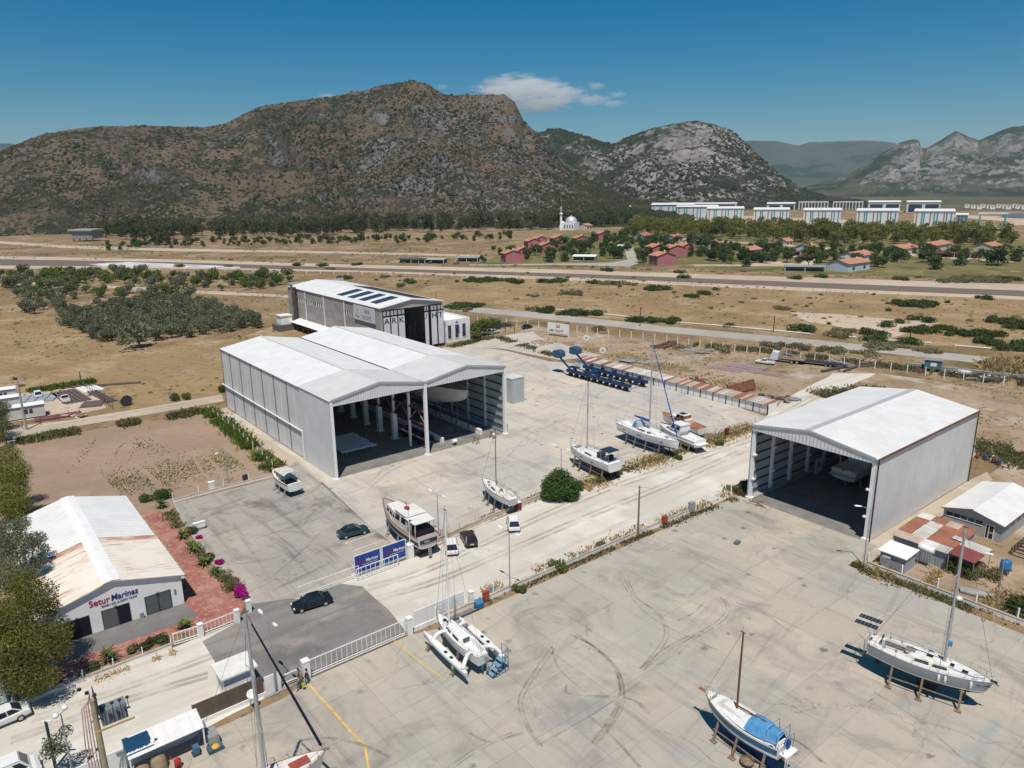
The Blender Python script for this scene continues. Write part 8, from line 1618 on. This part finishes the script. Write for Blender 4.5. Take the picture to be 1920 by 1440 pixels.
big_tree('eucalyptus','tall tree with drooping sprays beside the office roof',[(10,1080,8.5,2.7),(40,1025,8.5,1.9),(68,1012,7.5,1.3),(15,1000,9.5,2.2),(-25,1040,9,3),(70,1050,6.5,1.0),(40,980,8,1.2),(82,1030,6.5,.8)],17000,.13,MAT['olive'],seed=3)
big_tree('eucalyptus','dense tree at the left edge beside the ploughed field',[(8,935,7,3.2),(25,885,8,2.6),(12,855,9,2.2),(32,955,5,2.2),(-15,905,8,3.6),(20,915,5,2.6)],20000,.15,MAT['euca'],seed=4)
big_tree('eucalyptus','small dark tree at the left edge above the dirt track',[(2,765,5,2.0),(8,800,4,1.6),(-12,780,5,3),(0,820,2.5,1.6)],6000,.16,MAT['pine'],seed=5)
big_tree('fig_tree','round dense fig tree on the strip beside the gravel road',[(1035,905,2.4,1.7),(1065,908,2.4,1.7),(1050,895,3.2,1.9),(1030,925,1.2,1.5),(1070,925,1.2,1.5),(1048,918,2,1.8),(1078,912,1.9,1.1),(1024,912,1.8,.9)],8000,.15,MAT['fig'],g(1052,934),flat=.8,seed=6)
big_tree('young_tree','thin young tree beside the globe lamp',[(98,1392,3.2,.9),(122,1372,3.8,.7),(92,1412,2.6,.8),(110,1402,3,.7),(124,1402,2.6,.5)],900,.13,MAT['olive'],g(106,1450),tr=.06,seed=7)
big_tree('courtyard_tree','leafy green tree beside the white office block',[(888,617,3,2.6),(905,610,3.4,2.8),(922,607,3,2.4),(893,628,1.8,1.8),(930,606,2,2)],2600,.4,MAT['bright'],tr=.2,seed=8)
b_=big_tree('bougainvillea','bougainvillea bush with bright magenta blossom by the gate pillar',[(425,1078,.9,.9),(438,1092,1.0,.9),(430,1100,.6,.8),(448,1098,.8,.7)],1500,.1,MAT['weed'],tr=.06,seed=9,cat='shrub')
v,q=leaves([(*(Vector((*g(x,y,z),))-b_.location),r)for x,y,z,r in((450,1104,1.1,.75),(458,1114,.8,.55),(446,1112,.6,.5),(443,1086,1.3,.3))],1500,.1,31);link('blossom',np_mesh('blossom',v,q),MAT['magenta'],b_)
for i,(x,y,r_,mt,lab)in enumerate(((408,1058,.6,'magenta','small magenta bush by the red walk'),(375,1010,.5,'magenta','sparse magenta bush along the yard edge'),(395,1050,.9,'weed','green bush in the planting strip beside the red walk'),(358,1000,.9,'weed','low bush between two palms by the red walk'),(305,935,1.6,'fig','green palm like bush at the far end of the red walk'),(270,940,1.1,'shrub','dark bush behind the marina office'),(1090,917,1.2,'weed','grey green bush right of the fig tree'),(1158,888,.9,'bright','bright bush under the stern of the solar roof yacht'),(1127,905,.9,'weed','dry green bush in the weed strip'),(1275,862,.8,'bright','small green bush on the yard fence strip'),(1350,836,1.0,'bright','green bush far along the yard fence strip'),(1395,915,1.2,'shrub','green bush at the foot of the hangar post'),(1049,1070,1.1,'bright','green bush growing on the long white wall'),(975,1108,.8,'bright','small green bush at the corner of the long white wall'),(1125,1025,.7,'weed','pale bush behind the long white wall'),(1605,1065,.7,'bright','green weed clump at the lamp foot'),(1680,1010,.8,'shrub','small tree sprouting beside the hangar wall'),(1800,1075,1.6,'bright','green bush under the dark red awning'),(1840,1085,1.5,'weed','straggly bush beside the blue tank'),(1905,1150,1.8,'shrub','dark green bush at the right picture edge'),(300,1205,.9,'shrub','dark hedge bush in front of the office terrace'),(275,1215,.8,'shrub','hedge bush next to the office gate'),(250,1225,.7,'weed','thin hedge bush in front of the office'),(165,1262,.8,'shrub','hedge bush in tree shade by the scooter'),(420,735,1.6,'shrub','bush at the far corner of the twin hangar'),(330,750,1.6,'weed','green bush beside the dirt track'),(350,748,1.4,'bright','second green bush beside the dirt track'))):
 p=g(x,y);t=thing('bush',lab,'shrub',p,0);rg=np.random.default_rng(90+i);v,q=leaves([(*(rg.normal(size=2)*r_*.4),r_*.55,r_*.6)for _ in range(5)],int(350+500*r_),.1+.03*r_,200+i);link('foliage',np_mesh('foliage',v,q),MAT[mt],t);trunk_mb(r_*.5,.05,[]).build('stem',MAT['bark'],t,False)
def palm(label,p,h,r_):
 t=thing('palm',label,'palm',(p.x,p.y,0),random.uniform(0,6),'young palms');m=MB();m.tube([(0,0,0),(0,0,h)],[.2,.16],8);m.build('trunk',MAT['bark'],t);m=MB()
 for k in range(26):
  a=k*2.4;e=random.uniform(.1,1.2);L_=r_*random.uniform(.8,1.1);prev=None
  for s in range(5):
   q_=s/4;rad_=L_*q_*math.cos(e*(1-q_*.3));z=h+L_*q_*math.sin(e)-.45*L_*q_*q_;w=.22*r_*math.sin(min(1,q_*1.3+.12)*PI*.9)
   c=Vector((rad_*math.cos(a),rad_*math.sin(a),z));sd=Vector((-math.sin(a),math.cos(a),.3))*w*.5;cur=(c-sd,c+sd)
   if prev:m.add([prev[0],prev[1],cur[1],cur[0]],[(0,1,2,3)])
   prev=cur
 m.build('fronds',MAT['palm'],t,False)
for p,h_,r_,lab in((g(202,1240),.7,1.5,'small palm in front of the office doors'),(g(345,1178),.5,1.3,'small palm behind the short office gate'),(S(-72.6,76.0),.8,1.4,'palm at the far end of the planting strip'),(S(-73.0,63.0),.6,1.3,'palm beside the white advertising box'),(S(-72.8,58.0),.6,1.4,'palm next to the sparse magenta bush'),(S(-73.0,52.9),.6,1.3,'third palm from the gate along the red walk'),(S(-72.6,49.6),.5,1.2,'second palm from the gate along the red walk')):palm(lab,p,h_,r_)
def weeds(name,label,px,width,n,size,mat,seed,hgt=.5):
 rg=np.random.default_rng(seed);P=[g(*p)for p in px];L_=[(P[i+1]-P[i]).length for i in range(len(P)-1)];cum=np.cumsum([0]+L_);T_=rg.uniform(0,cum[-1],n);C_=[]
 cl=fbm(T_*.35,T_*0+seed,3,seed);T_=T_[cl>.42]
 for t_ in T_:
  i=min(len(L_)-1,int(np.searchsorted(cum,t_)-1));a,b=P[max(0,i)],P[max(0,i)+1];d=(b-a).normalized();o_=rg.normal()*width*.33;p=a+d*(t_-cum[max(0,i)]);C_.append((p.x-d.y*o_,p.y+d.x*o_))
 C_=np.array(C_);k_=len(C_);a=rg.uniform(0,2*PI,k_);ln=rg.uniform(.4,1.2,k_)*size;hh_=rg.uniform(.4,1.3,k_)*hgt;dx,dy=np.cos(a)*ln*.5,np.sin(a)*ln*.5;tl=rg.normal(size=(k_,2))*hgt*.5
 v=np.stack([np.stack([C_[:,0]-dx,C_[:,1]-dy,np.full(k_,-.02)],1),np.stack([C_[:,0]+dx,C_[:,1]+dy,np.full(k_,-.02)],1),np.stack([C_[:,0]+dx*.7+tl[:,0],C_[:,1]+dy*.7+tl[:,1],hh_],1),np.stack([C_[:,0]-dx*.7+tl[:,0],C_[:,1]-dy*.7+tl[:,1],hh_*.8],1)],1).reshape(-1,3)
 setp(link(name,np_mesh(name,v,np.arange(k_*4).reshape(-1,4)),MAT[mat]),label,'weeds',kind='stuff')
weeds('dry_weeds','dry weeds along the inner foot of the long white wall',[(895,1133),(1195,1008),(1400,928)],1.3,2600,.2,'weed',1,.3);weeds('dry_weeds','straw tufts on the road side of the long white wall',[(890,1118),(1195,996),(1395,915)],1.8,2200,.2,'straw',2,.35);weeds('dry_weeds','tall dry weeds by the hangar end of the road',[(1320,945),(1395,918)],3.0,2600,.25,'weed',3,.6);weeds('dry_weeds','band of dry straw along the upper yard fence',[(1085,915),(1200,872),(1300,838),(1418,798)],4.0,6500,.28,'straw',4,.38);weeds('dry_weeds','green brown weeds mixed into the upper yard strip',[(1075,920),(1200,872),(1300,838),(1418,798)],2.4,2600,.28,'weed',5,.45);weeds('dry_weeds','weeds along the sandy wall behind the parked cars',[(780,1032),(830,1008),(975,946),(1035,922)],1.2,1800,.2,'weed',6,.4);weeds('dry_weeds','weeds at the foot of the right hand low wall',[(1612,1068),(1700,1098),(1800,1135),(1920,1182)],1.6,2600,.22,'weed',7,.35);weeds('dry_weeds','dry grass among the sheds on the right',[(1640,1062),(1720,1080),(1800,1105),(1930,1150)],5.0,5200,.25,'straw',8,.5);weeds('green_weeds','green weeds along the foot of the twin hangar wall',[(385,768),(450,820),(520,885)],2.6,4200,.35,'bright',9,.9);weeds('green_weeds','rough green bank between dirt track and ploughed field',[(35,830),(130,812),(240,795),(330,782),(400,765)],3.2,5200,.4,'weed',10,.8);weeds('green_weeds','bright green verge behind the cabin compound',[(45,738),(150,720),(215,712)],2.5,2600,.4,'bright',11,.9);weeds('green_weeds','bright green rows of seedlings on the ploughed field',[(210,912),(300,890),(400,870),(490,850)],11,2600,.3,'bright',12,.18);weeds('green_weeds','sparse sprouts on the upper ploughed field',[(150,850),(260,840),(370,815)],14,700,.3,'shrub',13,.18);weeds('dry_weeds','brown weed hedge along the service road fence',[(1300,648),(1450,660),(1600,680),(1760,700),(1920,722)],4,7000,.35,'shrub_dry',14,.8);weeds('dry_reeds','tall pale dry reeds at the right end of the works',[(1850,690),(1930,700)],12,3500,.4,'straw',15,2.0);weeds('dry_weeds','dry grass around the works ground and planted strip',[(1000,640),(1130,660),(1250,690),(1420,735)],9,4200,.35,'straw',16,.4);weeds('garden_plants','low garden plants along the factory forecourt',[(845,652),(890,640),(930,632),(1000,655),(1040,668)],3,2600,.35,'weed',17,.7);weeds('dry_weeds','dry weeds around the right hand prefab house and hangar back',[(1830,840),(1900,850),(1960,880)],8,3200,.35,'weed',18,.5);weeds('dry_weeds','straw and weeds below the office wall',[(90,1308),(200,1268),(330,1222)],1.2,900,.14,'straw',19,.2);weeds('green_weeds','weed tufts in the planting strip beside the red walk',[(315,960),(345,1005),(400,1065),(450,1115)],1.5,1500,.22,'weed',20,.4);weeds('dry_weeds','tall grass in front of the single hangar far side',[(1540,745),(1600,735),(1680,735)],7,2600,.35,'weed',21,.6)
def tufts(name,label,px,n,size,mat,seed):
 P=scat(px,1,0,seed);rg=np.random.default_rng(seed);Q=[g(*p)for p in px];poly=[(p.x,p.y)for p in Q];lo=np.min(poly,0);hi=np.max(poly,0);W_=rg.uniform(lo,hi,(n*3,2));k_=fbm(W_[:,0]*.03,W_[:,1]*.03,4,seed);W_=np.array([w for w,q in zip(W_,k_)if q>.46 and inside(w,poly)][:n])
 v,q=blobs(np.c_[W_,np.zeros(len(W_))],rg.gamma(2.5,size/2.5,len(W_))+size*.3,seed,.6);setp(link(name,np_mesh(name,v,q),MAT[mat]),label,'grass',kind='stuff')
FL=[(-300,505),(560,508),(1000,512),(1920,565),(2100,660),(1000,580),(830,570),(540,600),(400,740),(-300,760)]
tufts('grass_tufts','dry grass tufts dotted over the straw fields',FL,6500,.26,'straw',41);tufts('grass_tufts','olive brown weed tufts dotted over the plain',FL,5200,.32,'weed',42);tufts('grass_tufts','weed tufts on the bare ground beyond the canal',[(-200,460),(900,455),(960,492),(1920,524),(1920,532),(900,500),(-200,482)],4200,.5,'weed',43);tufts('grass_tufts','weed tufts on the sandy works ground',[(1010,640),(1250,650),(1700,705),(1920,735),(1920,860),(1840,800),(1700,720),(1500,740),(1300,715)],3000,.16,'weed',44)
# == village, mosque, shipyard
PINK=plain('pink_render',(.44,.165,.175),.9,.06);PALE=plain('pale_blue_render',(.5,.55,.62),.9,.05);CREAM=plain('cream_render',(.6,.54,.47),.9,.05);TILE=plain('terracotta_tiles',(.45,.2,.125),.9,.12,.5);TILE2=plain('red_tiles',(.4,.13,.09),.9,.12,.5);DKW=MAT['glass_soft']
def house(label,px,w,d,h,rg,rz,wall,tile,floors=2,group='village houses'):
 p=g(*px);t=thing('village_house',label,'house',p,rz,group);m=MB();x,y=w/2,d/2
 m.add([(-x,-y,0),(x,-y,0),(x,y,0),(-x,y,0),(-x,-y,h),(x,-y,h),(x,y,h),(-x,y,h),(0,-y,h+rg),(0,y,h+rg)],[(0,1,5,8,4),(1,2,6,5),(2,3,7,9,6),(3,0,4,7),(4,8,9,7),(5,6,9,8)]);m.build('wall',wall,t)
 for s in(-1,1):m=MB();m.slabq((0,-y-.5,h+rg+.2),(0,y+.5,h+rg+.2),(s*(x+.6),y+.5,h-.05),(s*(x+.6),-y-.5,h-.05),.18*s);m.build('roof_slope',tile,t)
 for f in range(floors):
  for s in(-1,1):
   for k in(-.25,.25):m=MB();z0=.9+f*3;m.span(s*x-.05,s*x+.05,k*d-1.1,k*d+1.1,z0,z0+1.7);m.build('window',DKW,t)
 m=MB();m.box((x*.4,y*.3,h+rg+.5),(.7,.7,1.2));m.build('chimney',MAT['white'],t);return t
V0=rad(62)
for i,(px,w,d,wall,tile,fl,lab)in enumerate((((958,491),11,9,PINK,TILE,2,'pink two storey house nearest the canal'),((978,485),9,8,PINK,TILE,2,'pink two storey house attached behind the nearest one'),((998,465),11,9,PINK,TILE,2,'pink house in the middle of the left cluster'),((1012,460),9,8,PINK,TILE,2,'pink house half hidden behind the middle one'),((1024,474),11,9,PINK,TILE,2,'pink house standing forward right of the cluster'),((1046,459),11,9,PINK,TILE,2,'pink house above the olive rows'),((1087,459),11,9,PINK,TILE,2,'single pink house left of the village street'),((1128,450),11,9,PINK,TILE,2,'pink house behind a dark round tree'),((1241,496),13,10,PINK,TILE,2,'pink house nearest the canal on the right group'),((1230,478),12,10,PINK,TILE,2,'long pink house behind the right group'),((1262,480),13,10,PINK,TILE,2,'wide pink house at the right of the group'),((1283,476),9,9,PINK,TILE,2,'pink end house of the right group'))):
 house(lab,px,w,d,5.8,1.9,V0+rad(-40),wall,tile,fl,'pink houses')
for i,(px,w,d,h_,wall,tile,lab)in enumerate((((1206,450),10,12,4.2,PALE,TILE2,'pale blue house with red roof behind the street'),((1264,453),10,12,4.2,PALE,TILE2,'pale blue house above the right pink group'),((1334,466),9,12,4.2,PALE,TILE2,'pale blue house left of the hedge'),((1405,478),11,13,4,PALE,TILE,'pale house behind the spreading trees'),((1512,475),12,12,4.6,PALE,TILE,'pale blue gabled house near the curved drive'),((1590,506),13,22,4.4,PALE,TILE,'long pale blue house nearest the canal'),((1605,489),13,24,4,MAT['white'],TILE,'long white house behind the nearest pale one'),((1690,475),13,22,4,CREAM,TILE,'cream house with wide terracotta roof'),((1750,468),13,34,4,CREAM,TILE,'very long cream house with terracotta roof'),((1852,471),12,16,4,CREAM,TILE,'cream house before the tall trees on the right'),((1592,441),10,10,4,MAT['white'],TILE2,'white house with red roof inside the tall tree belt'),((1472,460),8,9,3.5,CREAM,TILE,'small cream house behind the trees'),((1098,430),12,10,4.5,CREAM,TILE,'small hip roofed house beside the mosque'))):
 house(lab,px,w,d,h_,1.9,rad(-55 if i%2 else-48),wall,tile,1,'single storey houses')
mar=plain('maroon_sheet_roof',(.16,.04,.05),.7)
for px,w,d,mt,lab in(((1096,487),16,9,MAT['white'],'open carport with white and maroon roof by the canal'),((1168,467),9,8,MAT['white'],'small white flat shed left of the street'),((1484,479),12,5,mar,'maroon carport on the curved drive'),((1510,488),11,5,mar,'second maroon carport closer to the canal'),((1786,482),22,6,mar,'long maroon carport before the cream houses'),((1508,508),22,5,MAT['steel'],'long grey flat shed on the canal bank'),((773,493),20,5,plain('teal_box',(.05,.09,.1),.7),'dark teal container by the canal'),((812,493),18,8,MAT['concrete_part'],'low concrete platform by the canal'),((877,490),16,6,lead,'low grey open shelter by the canal')):
 p=g(*px);t=thing('low_shed',lab,'shed',p,rad(-14));m=MB();m.slabq((-w/2,-d/2,2.6),(w/2,-d/2,2.6),(w/2,d/2,3.2),(-w/2,d/2,3.2),.2);m.build('roof',mt,t);m=MB();m.span(-w/2+.4,w/2-.4,d/2-.5,d/2-.3,0,2.9);m.build('rear_wall',mar if mt==mar else lead,t)
 for x in(-w/2+.3,0,w/2-.3):m=MB();m.box((x,-d/2+.3,1.25),(.25,.25,2.5));m.build('post',MAT['white'],t)
p=g(1071,431);t=thing('mosque','small white mosque with silver dome','mosque',p,rad(-30));m=MB();m.span(-7,7,-7,7,0,8.5);m.build('hall',MAT['white'],t);m=MB();m.lathe([(7.0,8.4),(6.8,10),(5.6,12.6),(3.2,14.6),(.3,15.4),(.05,17)],20);m.build('dome',plain('silver_dome',(.6,.62,.66),.35,.04,metal=.3),t)
for k in range(4):m=MB();m.span(-5.4+k*3.2,-4.2+k*3.2,-7.06,-7,2,6);m.build('window',DKW,t)
m=MB();m.lathe([(2.4,0),(2.4,6),(2.2,8),(1.2,9.2),(.1,9.6)],14,(-11,1,0));m.build('side_dome',MAT['white'],t)
p=g(1052,432);t=thing('minaret','slender white minaret beside the mosque','minaret',p,0);m=MB();m.lathe([(2.0,0),(2.0,5),(1.3,6.5),(1.2,17)],12);m.build('shaft',MAT['white'],t);m=MB();m.lathe([(1.2,17),(2.0,17.8),(2.0,18.8),(1.1,18.9)],12);m.build('balcony',MAT['white'],t);m=MB();m.lathe([(1.0,18.9),(1.0,22),(1.2,22.2),(.05,27)],12);m.build('spire',MAT['white'],t)
TEAL=plain('teal_stripe',(.03,.25,.28),.6);RED_S=plain('dull_red_stripe',(.3,.16,.15),.7);HW=plain('hall_white',(.62,.63,.64),.6,.03)
def hall(label,x0,x1,ytop,ybase,depth,open_=False,frame=False,D=None):
 a,b=g(x0,ybase),g(x1,ybase);Dm=a.length if D is None else D;a=far(x0,ybase,Dm);b=far(x1,ybase,Dm);a.z=b.z=0;h=far((x0+x1)/2,ytop,Dm).z;d=b-a;w=math.hypot(d.x,d.y);t=thing('shipyard_hall',label,'hall',a,math.atan2(d.y,d.x),'shipyard halls')
 if frame:
  n=9
  for yy in(0,depth):
   for k in range(n+1):m=MB();m.box((w*k/n,yy,h/2),(1.3,1.3,h));m.build('portal_post',HW,t)
   m=MB();m.bar((0,yy,h),(w,yy,h),1.2);m.build('portal_beam',HW,t)
  for k in(0,4,9):m=MB();m.bar((w*k/n,0,h),(w*k/n,depth,h),1.2);m.build('cross_beam',HW,t)
  return
 m=MB();m.span(0,w,0,depth,0,h);m.build('walls',HW,t);m=MB();m.slabq((-1,-1,h+.3),(w+1,-1,h+.3),(w+1,depth+1,h+1.5),(-1,depth+1,h+1.5),.3);m.build('roof',MAT['white'],t)
 if open_:
  for k in range(2):m=MB();m.span(w*(.06+.5*k),w*(.46+.5*k),-.3,0,1,h*.8);m.build('dock_door',plain('painted_dark_opening',(.035,.05,.065),.6),t)  # flat panels on the closed wall, coloured dark for a shaded inside
 else:
  for k in range(9):m=MB();x=w*(k+.4+.3*math.sin(k*2.3))/9;m.span(x,x+1.3,-.3,0,h*.12,h*.92);m.build('wall_stripe',TEAL if k%3 else RED_S,t)
for args in(('long striped hall farthest left in the shipyard',1221,1300,384,412,60),('striped hall second from the left',1268,1345,388,414,50),('striped hall with dark dock doors behind the left pair',1300,1380,382,405,40,True,False,1500),('striped hall right of the first dock doors',1325,1393,391,417,50),('striped hall before the tall trees at mid shipyard',1412,1478,393,419,45),('taller hall with two dark doors behind it',1437,1489,382,405,60,True,False,1500),('bare white portal frame left of the two skeletons',1496,1550,379,408,50,False,True,1500),('bare white portal frame right of the two skeletons',1560,1615,379,408,50,False,True,1500),('striped hall in front of the left skeleton',1505,1575,394,420,45),('tall hall with wide dark doors near the right end',1625,1685,379,410,60,True,False,1400),('striped hall in front of the wide dark doors',1604,1682,395,424,45),('tall dark doored hall at the right end',1697,1760,379,410,60,True,False,1400),('striped hall at the right end of the shipyard',1712,1786,396,424,45),('small white workshop right of the halls',1791,1812,403,420,20)):hall(*args)
p=g(1835,424);t=thing('gantry_crane','teal and white gantry crane by the lagoon','crane',p,rad(-25));hh=14
for x in(0,24):
 m=MB();m.bar((x,-3,0),(x,0,hh),1.2);m.bar((x,3,0),(x,0,hh),1.2);m.build('leg',TEAL,t)
m=MB();m.bar((-2,0,hh),(26,0,hh),1.8);m.build('beam',HW,t)
p=g(1172,411);t=thing('cement_silos','pair of white silos at the foot of the mountain','silos',p,0)
for x in(0,7):m=MB();m.lathe([(2.8,0),(2.8,17),(.5,19.5)],12,(x,0,0));m.build('silo',MAT['white_wall'],t)
for i,(x0,x1,y,lab)in enumerate(((1085,1118,417,'long white spoil heap left of the silos'),(1120,1160,415,'white spoil heap next to the silos'),(1890,1925,421,'sandy spoil heap beside the lagoon'))):
 a,b=g(x0,y),g(x1,y);t=thing('spoil_heap',lab,'heap',a,0);d=b-a;m=MB();m.loft([[a.lerp(b,q)-a+Vector((0,8,0)),a.lerp(b,q)-a+Vector((0,0,7*math.sin(PI*q)**.5+.6*math.sin(9*q))),a.lerp(b,q)-a+Vector((0,-8,0))]for q in np.linspace(0.02,.98,12)],True,False,False);m.build('mound',MAT['white_wall']if i<2 else MAT['sand'],t)
for i in range(14):
 p=g(1812+i*9.5+(i*7%5),390+(i%3)*1.2);t=thing('seaside_house','tiny white house in the row across the lagoon','house',(p.x,p.y,0),rad(-20),'houses across the lagoon');m=MB();m.span(-4,4,-4,4,0,6);m.build('wall',MAT['white'],t);m=MB();m.lathe([(5.5,6),(.2,8)],4);m.build('roof',TILE,t)
p=g(165,452);t=thing('pavilion','flat roofed concrete pavilion on posts below the mountain','building',p,rad(-12));m=MB();m.span(-12,12,-7,7,3,10.5);m.build('walls',lead,t);m=MB();m.span(-14,14,-9,9,10.5,12);m.build('roof',MAT['concrete_part'],t)
for x in(-11,-4,4,11):m=MB();m.span(x-.4,x+.4,-6.5,-5.7,0,3);m.build('post',db,t)
# == people
def person(label,p,rz,shirt,trousers,hair=MAT['hair'],arm=.0,h=1.74,step=.08,group=None):
 t=thing('person',label,'person',(p.x,p.y,.065),rz,group);s=h/1.74
 J={'pel':(0,0,.93),'wst':(0,0,1.08),'chs':(0,.0,1.32),'nek':(0,0,1.48),'hd0':(.01,0,1.57),'hd1':(.02,0,1.68)}
 for sd,y in(('l',1),('r',-1)):
  J.update({'sh'+sd:(0,.19*y,1.42),'el'+sd:(.04+arm*.1,.25*y,1.15),'wr'+sd:(.1+arm*.25,.22*y,.95+arm*.15),'ha'+sd:(.12+arm*.3,.22*y,.86+arm*.18),'hp'+sd:(0,.1*y,.88),'kn'+sd:(.04+step*y,.11*y,.5),'an'+sd:(step*y*1.4,.12*y,.09),'to'+sd:(step*y*1.4+.17,.13*y,.04)})
 rad_={'pel':.145,'wst':.125,'chs':.155,'nek':.055,'hd0':.085,'hd1':.095}
 for k_ in 'lr':rad_.update({'sh'+k_:.07,'el'+k_:.045,'wr'+k_:.03,'ha'+k_:.04,'hp'+k_:.095,'kn'+k_:.062,'an'+k_:.042,'to'+k_:.035})
 E_=[('pel','wst'),('wst','chs'),('chs','nek'),('nek','hd0'),('hd0','hd1')]+[e for k_ in 'lr' for e in(('chs','sh'+k_),('sh'+k_,'el'+k_),('el'+k_,'wr'+k_),('wr'+k_,'ha'+k_),('pel','hp'+k_),('hp'+k_,'kn'+k_),('kn'+k_,'an'+k_),('an'+k_,'to'+k_))]
 def skin(nm,keys,edges,grow,mat):
  me=bpy.data.meshes.new(nm);ix={q:i for i,q in enumerate(keys)};me.from_pydata([tuple(c*s for c in J[q])for q in keys],[(ix[a],ix[b])for a,b in edges],[]);o_=link(nm,me,mat,t);md=o_.modifiers.new('skin','SKIN');lay=me.skin_vertices[0].data
  for q in keys:lay[ix[q]].radius=(rad_[q]*s*grow,)*2
  lay[0].use_root=True;o_.modifiers.new('sub','SUBSURF').levels=1;o_.modifiers['sub'].render_levels=1;dg=bpy.context.evaluated_depsgraph_get();m2=bpy.data.meshes.new_from_object(o_.evaluated_get(dg));o_.modifiers.clear();o_.data=m2;m2.materials.clear();m2.materials.append(mat);return o_
 body=skin('body',list(J),E_,1.0,MAT['skin'])
 skin('shirt',['wst','pel','chs','shl','ell','shr','elr'],[('pel','wst'),('wst','chs'),('chs','shl'),('shl','ell'),('chs','shr'),('shr','elr')],1.16,shirt);skin('trousers',['pel','hpl','knl','anl','hpr','knr','anr'],[('pel','hpl'),('hpl','knl'),('knl','anl'),('pel','hpr'),('hpr','knr'),('knr','anr')],1.18,trousers)
 m=MB();m.lathe([(.09*s,1.6*s),(.108*s,1.66*s),(.1*s,1.73*s),(.05*s,1.775*s),(.005,1.785*s)],10,(-.012,0,0));m.build('hair',hair,t)
 for k_,y in(('l',1),('r',-1)):
  hx,hy,hz_=(c*s for c in J['ha'+k_])
  for f,L_ in((-.03,.07),(-.01,.085),(.01,.08),(.03,.065)):m=MB();m.tube([(hx+f,hy,hz_),(hx+f+.015,hy-.005*y,hz_-L_*.6),(hx+f+.03,hy-.015*y,hz_-L_)],[.011,.01,.008],5);m.build('finger',MAT['skin'],body)
  m=MB();m.tube([(hx+.03,hy,hz_+.02),(hx+.06,hy-.02*y,hz_-.03)],[.012,.009],5);m.build('thumb',MAT['skin'],body)
  m=MB();ax,ay,az=(c*s for c in J['an'+k_]);m.loft([[Vector((ax+x,ay-w,0)),Vector((ax+x,ay+w,0)),Vector((ax+x,ay+w*.8,z)),Vector((ax+x,ay-w*.8,z))]for x,w,z in((-.08,.04,.08),(.05,.05,.1),(.2,.045,.05))]);m.build('shoe',MAT['dark'],t)
 m=MB();m.tube([(.1*s,0,1.66*s),(.125*s,0,1.63*s),(.1*s,0,1.615*s)],[.012,.018,.012],5);m.build('nose',MAT['skin'],body)
 for y in(-.035,.035):m=MB();m.box((.1*s,y,1.672*s),(.014,.022,.014));m.build('eye',MAT['ink'],body)
 m=MB();m.box((.1*s,0,1.59*s),(.014,.045,.01));m.build('mouth',MAT['sign_red'],body)
grey_s=plain('grey_shirt',(.33,.33,.34),.8);dk_s=plain('dark_shirt',(.03,.02,.025),.8);tan_s=plain('tan_shirt',(.25,.19,.14),.8);denim=plain('denim',(.06,.1,.16),.8);khaki=plain('khaki_trousers',(.3,.27,.22),.8);blk_t=plain('black_trousers',(.02,.02,.025),.8)
person('person in grey shirt carrying a lime bag walking by the gate pillar',S(-73.4,20.6),rad(200),grey_s,denim,arm=.2,step=.12);person('person in tan top standing between two others at the gate',S(-73.0,21.6),rad(-20),tan_s,khaki,arm=.6);person('person in black top and jeans leaning by the gate pillar',S(-72.4,21.0),rad(180),dk_s,denim,arm=.4)
small('shoulder_bag','lime yellow bag carried by the person in the grey shirt','bag',S(-73.05,20.35),.3,[('bag',MB().loft([[Vector((x,-.12,.35)),Vector((x,.12,.35)),Vector((x,.1,.75)),Vector((x,-.1,.75))]for x in(-.14,.14)]),plain('lime_fabric',(.4,.5,.03),.8)),('strap',MB().tube([(-.1,0,.75),(0,0,1.0),(.1,0,.75)],.015,4),MAT['dark'])])
for i,(x,y)in enumerate(((1000,661),(1003,660))):person(['left of two people in dark clothes on the factory forecourt','right of two people in dark clothes on the factory forecourt'][i],g(x,y),rad(250+20*i),dk_s,blk_t,arm=.2)
